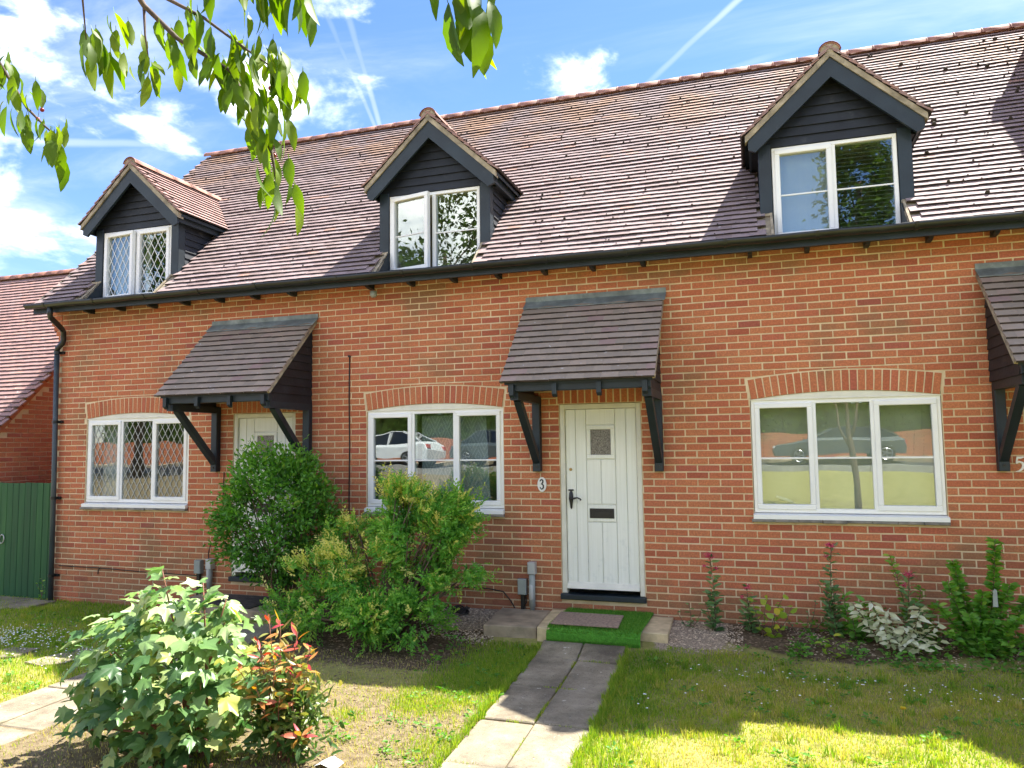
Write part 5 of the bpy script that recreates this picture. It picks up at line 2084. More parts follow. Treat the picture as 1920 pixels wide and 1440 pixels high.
# patterned panel curtain in the middle house window
m, t, b = new_mat('diamond_cloth')
p = t.pos()
x, y, z = t.xyz(p)
cx_ = t.math('ABSOLUTE', t.math('SUBTRACT', t.math('FRACT', t.math('MULTIPLY', x, 6.2)), 0.5))
cz_ = t.math('ABSOLUTE', t.math('SUBTRACT', t.math('FRACT', t.math('MULTIPLY', z, 3.1)), 0.5))
dd = t.math('FRACT', t.math('MULTIPLY', t.math('ADD', cx_, cz_), 4.0))
c = t.mix(t.smooth(t.math('ABSOLUTE', t.math('SUBTRACT', dd, 0.5)), 0.25, 0.40), (0.34, 0.39, 0.41), (0.48, 0.52, 0.53))
t.put(b.inputs['Base Color'], c)
b.inputs['Roughness'].default_value = 0.9
c0 = SPEC[1]['win']
curtain('panel_curtain', 'grey diamond-patterned panel behind the right light of the window beside door 3', c0 + 0.28, c0 + 0.60, 0.19, 0.7, 1.95, 'diamond_cloth', 2, 0.008, 0.06)
curtain('panel_curtain', 'grey diamond-patterned panel behind the middle light of the window beside door 3', c0 - 0.24, c0 + 0.22, 0.21, 0.7, 1.95, 'diamond_cloth', 2, 0.008)
lamp = empty('pendant_lamp', (c0 + 0.55, 0.75, 1.95))
tag(lamp, 'pale pleated pendant lampshade seen through the window beside door 3', 'lamp')
mb = MB()
nn = 28
ringv = lambda r, z: [(c0 + 0.55 + r * math.cos(2 * math.pi * k / nn) * (1 + 0.03 * (k % 2)), 0.75 + r * math.sin(2 * math.pi * k / nn) * (1 + 0.03 * (k % 2)), z) for k in range(nn)]
mb.add(ringv(0.08, 2.02) + ringv(0.26, 1.76) + ringv(0.25, 1.765) + ringv(0.07, 2.02),
       [(r * nn + k, r * nn + (k + 1) % nn, (r + 1) * nn + (k + 1) % nn, (r + 1) * nn + k) for r in range(3) for k in range(nn)])
obj('shade', mb, 'lamp_shade_cloth', lamp, (c0 + 0.55, 0.75, 1.9))
mb = MB()
mb.tube([(c0 + 0.55, 0.75, 2.0), (c0 + 0.55, 0.75, 2.3)], 0.006, 6)
obj('flex', mb, 'upvc', lamp, (c0 + 0.55, 0.75, 2.1))
sc_ = empty('flower_ornament', (c0 + 0.0, 0.1, 0.93))
tag(sc_, 'small red tulip ornament standing in the window beside door 3', 'ornament')
mb = MB()
mb.prism([(c0 + dx * 0.05, 1.03 + dz * 0.065) for dx, dz in ((0, -1), (0.7, -0.8), (1, -0.2), (0.95, 0.7), (0.55, 0.35), (0.3, 0.9), (0, 0.45), (-0.3, 0.9), (-0.55, 0.35), (-0.95, 0.7), (-1, -0.2), (-0.7, -0.8))], 'y', 0.095, 0.11)
obj('bloom', mb, 'flower_red', sc_, (c0, 0.1, 1.03))
mb = MB()
mb.tube([(c0, 0.103, 0.97), (c0 + 0.01, 0.103, 0.92), (c0, 0.103, 0.87)], 0.006, 6)
mb.prism([(c0, 0.88), (c0 + 0.07, 0.95), (c0 + 0.03, 0.88)], 'y', 0.098, 0.106)
mb.prism([(c0, 0.88), (c0 - 0.07, 0.95), (c0 - 0.03, 0.88)], 'y', 0.098, 0.106)
obj('stem', mb, 'gate_paint', sc_, (c0, 0.1, 0.9))

c0 = SPEC[2]['win']
bl = empty('roller_blind', (c0, 0.2, 0.8))
tag(bl, 'pale roller blind drawn down behind the window of number 5', 'blind')
mb = MB()
mb.box(c0 - 0.82, c0 + 0.82, 0.20, 0.206, 0.80, 1.97)
obj('cloth', mb, 'blind', bl, (c0, 0.2, 1.4))
mb = MB()
mb.tube([(c0 - 0.84, 0.215, 1.99), (c0 + 0.84, 0.215, 1.99)], 0.022, 10)
obj('roller', mb, 'upvc', bl, (c0, 0.21, 1.99))
mb = MB()
mb.tube([(c0 - 0.66, 0.13, 1.02), (c0 - 0.57, 0.13, 0.99), (c0 - 0.48, 0.13, 0.95)], [0.012, 0.02, 0.014], 8)
rl = obj('paper_roll', mb, 'paper', None, (c0 - 0.57, 0.13, 1.0), True)
tag(rl, 'small white roll lying slanted in the left light of the number 5 window', 'roll')

c0 = SPEC[2]['dorm']
vb = empty('venetian_blind', (c0 + 0.28, 0.06, 3.7))
tag(vb, 'dark slatted blind in the right light of the number 5 dormer', 'blind')
for i in range(22):
    z = 3.72 + i * 0.042
    mb = MB()
    mb.hexa([(c0 + 0.03, 0.045, z), (c0 + 0.55, 0.045, z), (c0 + 0.55, 0.075, z + 0.016), (c0 + 0.03, 0.075, z + 0.016),
             (c0 + 0.03, 0.045, z + 0.002), (c0 + 0.55, 0.045, z + 0.002), (c0 + 0.55, 0.075, z + 0.018), (c0 + 0.03, 0.075, z + 0.018)])
    obj('slat', mb, 'blind_slat', vb, (c0 + 0.29, 0.06, z))
curtain('net_panel', 'plain pale net panel in the left light of the number 5 dormer', c0 - 0.55, c0 - 0.03, 0.10, 3.62, 4.62, 'net_curtain', 3, 0.008)

# ------------------------------------------------------------------ plants
def unit(a):
    return a / (np.linalg.norm(a, axis=-1, keepdims=True) + 1e-9)


LEAF_T = {   # template: verts (along, across, lift), tris
    'diamond': (np.array([(0, 0, 0), (0.5, -0.5, 0.08), (1, 0, -0.05), (0.5, 0.5, 0.08)]), np.array([(0, 1, 2), (0, 2, 3)])),
    'oval': (np.array([(0, 0, 0), (0.28, -0.42, 0.06), (0.68, -0.40, 0.05), (1, 0, -0.12), (0.68, 0.40, 0.05), (0.28, 0.42, 0.06), (0.5, 0, 0)]),
             np.array([(0, 1, 6), (1, 2, 6), (2, 3, 6), (3, 4, 6), (4, 5, 6), (5, 0, 6)])),
    'needle': (np.array([(0, -0.5, 0), (0, 0.5, 0), (1, 0, 0)]), np.array([(0, 1, 2)])),
}


def leaf_cloud(name, C, D, L, Wd, tint, mat, tmpl='diamond', parent=None, wloc=(0, 0, 0)):
    C, D = np.asarray(C, float), unit(np.asarray(D, float))
    n_ = len(C)
    tv, tf = LEAF_T[tmpl]
    rnd = unit(RNG.normal(0, 1, (n_, 3)) + np.array([0, 0, 0.9]))
    sd = unit(np.cross(D, rnd))
    up = np.cross(sd, D)
    V = (C[:, None, :] + tv[None, :, 0:1] * D[:, None, :] * L[:, None, None] + tv[None, :, 1:2] * sd[:, None, :] * Wd[:, None, None]
         + tv[None, :, 2:3] * up[:, None, :] * L[:, None, None])
    k = len(tv)
    F = (np.arange(n_) * k)[:, None, None] + tf[None]
    me = np_mesh(name, V.reshape(-1, 3) - np.asarray(wloc), F.reshape(-1, 3), np.repeat(np.clip(tint, 0, 1), k))
    return obj(name, me, mat, parent, wloc)


def twigs(name, base, tips, r0, mat, parent, wloc, sag=0.1, n_seg=5):
    mb = MB()
    base = Vector(base)
    for tp in tips:
        tp = Vector(tp)
        pts = []
        j = Vector((random.uniform(-1, 1), random.uniform(-1, 1), random.uniform(0, 1))) * sag
        b0 = base + Vector((random.uniform(-.06, .06), random.uniform(-.06, .06), 0))
        for i in range(n_seg + 1):
            u = i / n_seg
            pts.append(b0.lerp(tp, u) + j * math.sin(u * math.pi))
        mb.tube(pts, [r0 * (1 - 0.75 * i / n_seg) for i in range(n_seg + 1)], 5)
    return obj(name, mb, mat, parent, wloc, True)


# round glossy bush in front of the left door
def round_bush():
    c = np.array((-5.34, -0.62, 0.80))
    R3 = np.array((0.74, 0.50, 0.76))
    o = empty('round_bush', (-5.25, -0.62, gh(-5.25, -0.62)))
    tag(o, 'rounded glossy green bush half hiding the left white door', 'bush')
    ncl = 330
    d = unit(RNG.normal(0, 1, (ncl, 3)))
    rr = RNG.uniform(0.62, 1.04, ncl)
    # lumpy outline
    lump = 1 + 0.10 * np.sin(d[:, 0] * 5 + d[:, 2] * 4) + 0.08 * np.cos(d[:, 2] * 7 + d[:, 1] * 3)
    cc = c + d * R3 * (rr * lump)[:, None]
    keep = cc[:, 2] > 0.06 + 0.16 * np.abs(cc[:, 0] + 5.3)
    keep &= ~((cc[:, 2] < 0.36) & (cc[:, 0] < -5.62) & (RNG.uniform(0, 1, ncl) < 0.6))
    cc, d = cc[keep], d[keep]
    C, D, tn = [], [], []
    for p, dd in zip(cc, d):
        m_ = RNG.integers(20, 52)
        off = RNG.normal(0, 1, (m_, 3)) * np.array((0.065, 0.065, 0.06))
        q = p + off
        C.append(q)
        D.append(unit(dd * 0.7 + RNG.normal(0, 0.65, (m_, 3)) + np.array((0, 0, 0.3))))
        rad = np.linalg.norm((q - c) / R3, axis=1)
        tn.append(np.clip(0.10 + 0.5 * (rad - 0.45) + 0.22 * (q[:, 2] - 0.6) + RNG.normal(0, 0.16, m_) + RNG.normal(0, 0.08), 0, 1))  # inner and lower leaves tinted darker: crown shade put into the colour
    C, D, tn = np.concatenate(C), np.concatenate(D), np.concatenate(tn)
    n_ = len(C)
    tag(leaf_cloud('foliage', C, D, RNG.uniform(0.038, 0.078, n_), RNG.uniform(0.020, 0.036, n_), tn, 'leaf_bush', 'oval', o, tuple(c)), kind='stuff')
    tips = [tuple(p) for p in cc[::7]]
    twigs('stem', (-5.25, -0.6, gh(-5.25, -0.62) - 0.03), tips, 0.014, 'twig', o, (-5.25, -0.62, -0.3), 0.12)


round_bush()


def conifer():
    o = empty('conifer_shrub', (-3.75, -1.05, gh(-3.75, -1.05)))
    tag(o, 'broad feathery conifer with golden tips under the window of number 3', 'shrub')
    # foliage pads: centre, radii, gold share
    blobs = [((-3.30, -0.95, 0.62), (0.50, 0.36, 0.46), 0.08), ((-3.72, -0.90, 0.88), (0.34, 0.30, 0.34), 0.45), ((-2.95, -0.9, 0.50), (0.30, 0.28, 0.40), 0.05),
             ((-3.15, -1.0, 0.15), (0.36, 0.36, 0.40), 0.04), ((-3.95, -1.15, 0.36), (0.48, 0.36, 0.30), 0.6), ((-4.35, -1.2, 0.22), (0.36, 0.30, 0.26), 0.55),
             ((-4.35, -1.25, -0.05), (0.42, 0.34, 0.24), 0.12), ((-3.75, -1.3, -0.08), (0.45, 0.35, 0.26), 0.10), ((-3.3, -1.3, -0.12), (0.36, 0.3, 0.22), 0.05),
             ((-4.3, -0.75, 0.62), (0.26, 0.25, 0.24), 0.35), ((-3.5, -1.05, 0.95), (0.3, 0.25, 0.22), 0.25), ((-4.75, -1.15, -0.1), (0.2, 0.2, 0.16), 0.1),
             ((-3.05, -0.95, 0.88), (0.28, 0.22, 0.22), 0.08)]
    C, D, tn, LL, WW = [], [], [], [], []
    tips = []
    for c, r, gold in blobs:
        c, r = np.array(c), np.array(r) * 0.9
        ns = int(620 * r[0] * r[2] / 0.16) + 60
        # foliage gathers on separate pads, with gaps between
        npad = max(5, int(26 * r[0]))
        pd = unit(RNG.normal(0, 1, (npad, 3)) + np.array((0, -0.2, 0.3)))
        pc = c + pd * r * RNG.uniform(0.6, 0.98, npad)[:, None]
        pi = RNG.integers(0, npad, ns)
        base = pc[pi] + RNG.normal(0, 1, (ns, 3)) * np.array((0.075, 0.07, 0.05))
        d = unit(pd[pi] * 0.8 + unit(base - c) * 0.6)
        for p, dd in zip(base, d):
            ax = unit(dd * 0.9 + RNG.normal(0, 0.35, 3) + np.array((0, 0, 0.25)))
            ln = RNG.uniform(0.07, 0.17)
            m_ = 9
            u = np.linspace(0.0, 1, m_)
            pos = p + ax * (u * ln)[:, None]
            sd = unit(np.cross(ax, RNG.normal(0, 1, 3)))
            sg = np.where(np.arange(m_) % 2 == 0, 1, -1)[:, None]
            dirs = unit(ax * 0.9 + sd * sg * 0.8 + RNG.normal(0, 0.18, (m_, 3)))
            C.append(pos)
            D.append(dirs)
            LL.append(ln * RNG.uniform(0.28, 0.5, m_) * (1.15 - 0.6 * u))
            WW.append(np.full(m_, 0.019) * RNG.uniform(0.8, 1.5, m_))
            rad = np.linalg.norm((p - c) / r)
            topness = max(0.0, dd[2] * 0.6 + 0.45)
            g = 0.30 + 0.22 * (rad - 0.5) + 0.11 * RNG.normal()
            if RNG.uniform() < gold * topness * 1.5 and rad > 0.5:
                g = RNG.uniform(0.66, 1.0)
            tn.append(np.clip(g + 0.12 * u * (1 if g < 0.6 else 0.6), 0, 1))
        tips += [tuple(q) for q in base[::26]]
    C, D, tn = np.concatenate(C), np.concatenate(D), np.concatenate(tn)
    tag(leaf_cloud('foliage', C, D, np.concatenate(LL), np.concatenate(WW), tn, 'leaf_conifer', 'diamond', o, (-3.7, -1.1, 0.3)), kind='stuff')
    g0 = gh(-3.7, -1.05)
    twigs('stem', (-3.7, -1.05, g0 - 0.03), tips[::2], 0.017, 'twig', o, (-3.7, -1.05, g0), 0.10)


conifer()


# palmate leaf mesh (sycamore kind), several curls
def maple_mesh(curl, fold, seed, mat='leaf_maple'):
    rr = random.Random(seed)
    lobes = [(-136, 0.56), (-106, 0.50), (-64, 0.92), (-33, 0.60), (0, 1.0), (33, 0.60), (64, 0.92), (106, 0.50), (136, 0.56)]
    out = [(0.0, -0.10)]
    ang = []
    for i, (a, r) in enumerate(lobes):
        tip = r not in (0.50, 0.60)
        if tip:
            for da, k in ((-16, 0.72), (-7.5, 0.88), (0, 1.0), (7.5, 0.88), (16, 0.72)):
                ang.append((a + da, r * k * rr.uniform(0.96, 1.04)))
        else:
            ang.append((a, r))
    pts = []
    for a, r in ang:
        x, y = math.sin(R_(a)) * r * 0.5, math.cos(R_(a)) * r * 0.62 + 0.10
        d = math.hypot(x, y)
        z = -curl * d * d * 1.2 + fold * abs(x) * 0.6 + 0.03 * math.sin(a * 0.09 + seed)
        pts.append((x, y, z))
    vs = [(0, 0.08, 0.0)] + pts + [(0.0, -0.0, 0.0)]
    fs = [(0, i, i + 1) for i in range(1, len(pts))] + [(0, len(pts), len(pts) + 1), (0, len(pts) + 1, 1)]
    # stalk
    b0 = len(vs)
    vs += [(-0.008, 0.08, 0.002), (0.008, 0.08, 0.002), (0.006, -0.34, -0.10), (-0.006, -0.34, -0.10)]
    fs += [(b0, b0 + 3, b0 + 2, b0 + 1)]
    mb = MB()
    mb.add(vs, fs)
    me = mb.mesh('leaf', True)
    me.materials.append(MATS[mat])
    return me


MAPLE = [maple_mesh(c, f, i) for i, (c, f) in enumerate(((0.35, 0.25), (0.6, -0.1), (0.2, 0.5), (0.8, 0.3)))]


SUNLIT = [maple_mesh(c, f, i + 9, 'leaf_maple_sunlit') for i, (c, f) in enumerate(((0.25, 0.35), (0.5, 0.1)))]  # top leaves with the sun's pale glare painted in


def leaf_matrix(p, axis, normal, size, roll=0.0):
    ya = Vector(axis).normalized()
    za = Vector(normal)
    xa = ya.cross(za)
    if xa.length < 1e-4:
        xa = ya.cross(Vector((1, 0, 0)))
    xa.normalize()
    za = xa.cross(ya).normalized()
    return frame_of(xa, ya, za, p) @ Matrix.Rotation(roll, 4, 'Y') @ Matrix.Scale(size, 4)


def maple():
    bx, by = -3.62, -3.95
    g0 = gh(bx, by)
    o = empty('sycamore_sapling', (bx, by, g0))
    tag(o, 'bushy young sycamore with large lobed leaves in the left foreground', 'sapling')
    rnd = random.Random(5)
    stems = []
    tops = [(-4.05, -4.0, 0.62), (-3.80, -4.05, 0.80), (-3.55, -3.95, 0.70), (-3.32, -4.0, 0.62), (-3.22, -4.1, 0.48), (-4.30, -4.0, 0.22), (-4.25, -4.1, 0.05),
            (-3.98, -4.25, 0.30), (-3.55, -4.28, 0.36), (-3.3, -4.25, 0.15), (-3.05, -4.1, 0.05), (-4.4, -4.15, -0.18), (-3.75, -4.4, 0.02), (-3.2, -4.3, -0.15), (-4.42, -3.9, 0.02),
            (-4.1, -4.4, -0.15), (-3.5, -3.7, 0.5), (-3.9, -3.7, 0.5)]
    mb = MB()
    nodes = []
    for tx, ty, tz in tops:
        b0 = Vector((bx + rnd.uniform(-.12, .12), by + rnd.uniform(-.08, .08), g0 - 0.03))
        tp = Vector((tx, ty, tz))
        mid = b0.lerp(tp, 0.45) + Vector((rnd.uniform(-.06, .06), rnd.uniform(-.05, .05), 0.12))
        pts = []
        for i in range(8):
            u = i / 7
            pts.append(b0 * (1 - u) ** 2 + mid * 2 * u * (1 - u) + tp * u * u)
        mb.tube(pts, [0.012 * (1 - 0.7 * i / 7) for i in range(8)], 6)
        L = (tp - b0).length
        for u in np.linspace(0.32, 1.0, max(4, int(L / 0.085))):
            q = b0 * (1 - u) ** 2 + mid * 2 * u * (1 - u) + tp * u * u
            nodes.append((q, u, tp))
    obj('stem', mb, 'red_stem', o, (bx, by, g0), True)
    cnt = 0
    cen = Vector((-3.75, -3.98, 0.02))
    rad = Vector((0.74, 0.52, 0.66))
    leafs = []
    for q, u, tp in nodes:                                # sprays at the shoot tips
        if u > 0.86:
            for s_ in (0, 1):
                a = rnd.uniform(0, 2 * math.pi)
                hd = Vector((math.cos(a), math.sin(a), 0))
                ax = (hd + Vector((0, 0, rnd.uniform(-0.2, 0.5)))).normalized()
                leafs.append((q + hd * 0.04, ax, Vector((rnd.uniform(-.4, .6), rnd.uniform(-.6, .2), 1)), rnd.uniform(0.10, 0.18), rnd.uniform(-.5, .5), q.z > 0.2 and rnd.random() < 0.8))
    while len(leafs) < 300:                               # and all over the rounded crown
        d = Vector((rnd.gauss(0, 1), rnd.gauss(-0.45, 1), rnd.gauss(0.25, 0.9))).normalized()
        k = rnd.uniform(0.72, 1.06)
        q = cen + Vector((d.x * rad.x, d.y * rad.y, d.z * rad.z)) * k
        if q.z < g0 + 0.05:
            continue
        if q.z < -0.1 and rnd.random() < 0.3:
            q.x -= rnd.uniform(0, 0.25)
        hd = Vector((d.x, d.y, 0)) + Vector((rnd.gauss(0, .7), rnd.gauss(0, .7), 0))
        ax = (hd.normalized() + Vector((0, 0, rnd.uniform(-0.75, 0.15)))).normalized()
        nm = d * 0.7 + Vector((rnd.gauss(0, .35), rnd.gauss(0, .35), 0.8))
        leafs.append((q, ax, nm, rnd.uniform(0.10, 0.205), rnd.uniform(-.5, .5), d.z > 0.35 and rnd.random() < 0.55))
    for p_, ax, nm, size, rl_, in_sun in leafs[:300]:
        inst('leaf', SUNLIT[cnt % 2] if in_sun else MAPLE[cnt % 4], o, leaf_matrix(p_, ax, nm, size, rl_))
        cnt += 1
    # smaller leaves deep inside, too crowded to tell apart
    rn = np.random.default_rng(8)
    V, F, tn = [], [], []
    base_v = np.array([tuple(v.co) for v in MAPLE[0].vertices])
    base_f = [tuple(p.vertices) for p in MAPLE[0].polygons]
    for i in range(620):
        d = Vector((rnd.gauss(0, 1), rnd.gauss(-0.2, 1), rnd.gauss(0.1, 0.9))).normalized()
        q = cen + Vector((d.x * rad.x, d.y * rad.y, d.z * rad.z)) * rnd.uniform(0.4, 0.9)
        q.z = max(q.z, g0 + 0.06)
        a = rnd.uniform(0, 6.28)
        hd = Vector((math.cos(a), math.sin(a) - 0.3, rnd.uniform(-.6, .2)))
        M4 = leaf_matrix(q, hd, Vector((rnd.uniform(-.5, .5), -0.5, 1)), rnd.uniform(0.09, 0.18))
        b0 = len(V)
        V += (base_v @ np.array(M4.to_3x3()).T + np.array(M4.translation)).tolist()
        F += [tuple(b0 + j for j in f_) for f_ in base_f]
        tn += [rnd.uniform(0.0, 0.6)] * len(base_v)
    me = np_mesh('inner_foliage', np.array(V) - np.array((bx, by, g0)), F, tn, True)
    tag(obj('inner_foliage', me, 'leaf_maple', o, (bx, by, g0)), kind='stuff')
    # a few seed keys and dry twigs low down
    mb = MB()
    for i in range(16):
        q = rnd.choice(nodes)[0]
        e = q + Vector((rnd.uniform(-.05, .05), rnd.uniform(-.08, .0), rnd.uniform(-.08, .06)))
        mb.tube([q, e], 0.003, 4)
        mb.tube([e, e + Vector((0.012, 0, -0.012))], [0.012, 0.006], 5)
    obj('seed_keys', mb, 'twig', o, (bx, by, g0))
    return o


maple()


def lance_mesh(w=0.36, mat='leaf_photinia', droop=0.25, fold=0.18, teeth=False):
    n_ = 8
    vs, fs = [], []
    for i in range(n_ + 1):
        u = i / n_
        hw = w * 0.5 * (math.sin(math.pi * min(1, u * 0.97 + 0.02)) ** 0.8) * (1 - 0.25 * u)
        if teeth and 0 < i < n_:
            hw *= 1 + (0.06 if i % 2 else -0.05)
        z = -droop * u * u
        vs += [(-hw, u, z + hw * fold * 1.2), (0, u, z), (hw, u, z + hw * fold * 1.2)]
    for i in range(n_):
        a = i * 3
        fs += [(a, a + 1, a + 4, a + 3), (a + 1, a + 2, a + 5, a + 4)]
    b0 = len(vs)
    vs += [(-0.012, 0.02, 0), (0.012, 0.02, 0), (0.01, -0.16, 0.05), (-0.01, -0.16, 0.05)]
    fs += [(b0, b0 + 3, b0 + 2, b0 + 1)]
    mb = MB()
    mb.add(vs, fs)
    me = mb.mesh('leaf', True)
    me.materials.append(MATS[mat])
    return me


def photinia():
    bx, by = -2.97, -3.82
    g0 = gh(bx, by)
    o = empty('red_tipped_shrub', (bx, by, g0))
    tag(o, 'small shrub with red and orange young leaves right of the sycamore sapling', 'shrub')
    rnd = random.Random(9)
    hi, lo = lance_mesh(0.36), lance_mesh(0.42, 'leaf_photinia_low')
    hi2 = lance_mesh(0.33, 'leaf_photinia', -0.15, 0.3)
    tops = [(-3.10, -3.85, 0.46), (-2.98, -3.9, 0.48), (-2.88, -3.85, 0.40), (-2.82, -3.8, 0.30), (-3.06, -4.0, 0.33), (-2.93, -4.02, 0.27), (-2.84, -3.95, 0.17), (-3.16, -3.9, 0.34),
            (-2.87, -4.05, 0.06), (-3.0, -4.1, 0.10), (-2.74, -4.0, -0.18), (-3.16, -4.05, 0.18)]
    mb = MB()
    k = 0
    for tx, ty, tz in tops:
        b0 = Vector((bx + rnd.uniform(-.06, .06), by + rnd.uniform(-.05, .05), g0 - 0.02))
        tp = Vector((tx, ty, tz))
        mid = b0.lerp(tp, 0.5) + Vector((rnd.uniform(-.05, .05), rnd.uniform(-.05, .03), 0.05))
        pt = lambda u: b0 * (1 - u) ** 2 + mid * 2 * u * (1 - u) + tp * u * u
        mb.tube([pt(i / 6) for i in range(7)], [0.007 * (1 - 0.7 * i / 6) for i in range(7)], 5)
        nl = 24
        for i in range(nl):
            u = 0.22 + 0.78 * i / (nl - 1)
            q = pt(u)
            a = i * 2.4 + rnd.uniform(-.4, .4)
            hd = Vector((math.cos(a), math.sin(a), 0))
            ax = (hd + Vector((0, 0, rnd.uniform(-0.2, 0.5) if u < 0.9 else rnd.uniform(0.5, 1.4)))).normalized()
            me = (hi if rnd.random() < 0.6 else hi2) if u > 0.72 else lo
            inst('leaf', me, o, leaf_matrix(q + hd * 0.012, ax, Vector((rnd.uniform(-.5, .5), -0.3 + rnd.uniform(-.4, .4), 1)), rnd.uniform(0.075, 0.115) * (0.9 if u > 0.93 else 1), rnd.uniform(-.4, .4)))
            k += 1
    obj('stem', mb, 'red_stem', o, (bx, by, g0), True)
    n_ = 900
    P = np.array((bx, by, g0 + 0.30)) + RNG.normal(0, 1, (n_, 3)) * np.array((0.12, 0.10, 0.15))
    P[:, 2] = np.maximum(P[:, 2], g0 + 0.05)
    tag(leaf_cloud('inner_foliage', P, RNG.normal(0, 1, (n_, 3)) + np.array((0, -.2, .2)), RNG.uniform(0.06, 0.10, n_), RNG.uniform(0.022, 0.036, n_), np.clip((P[:, 2] - g0) * 1.3 + RNG.normal(0, .15, n_), 0, 1), 'leaf_photinia_low', 'oval', o, (bx, by, g0)), kind='stuff')


photinia()


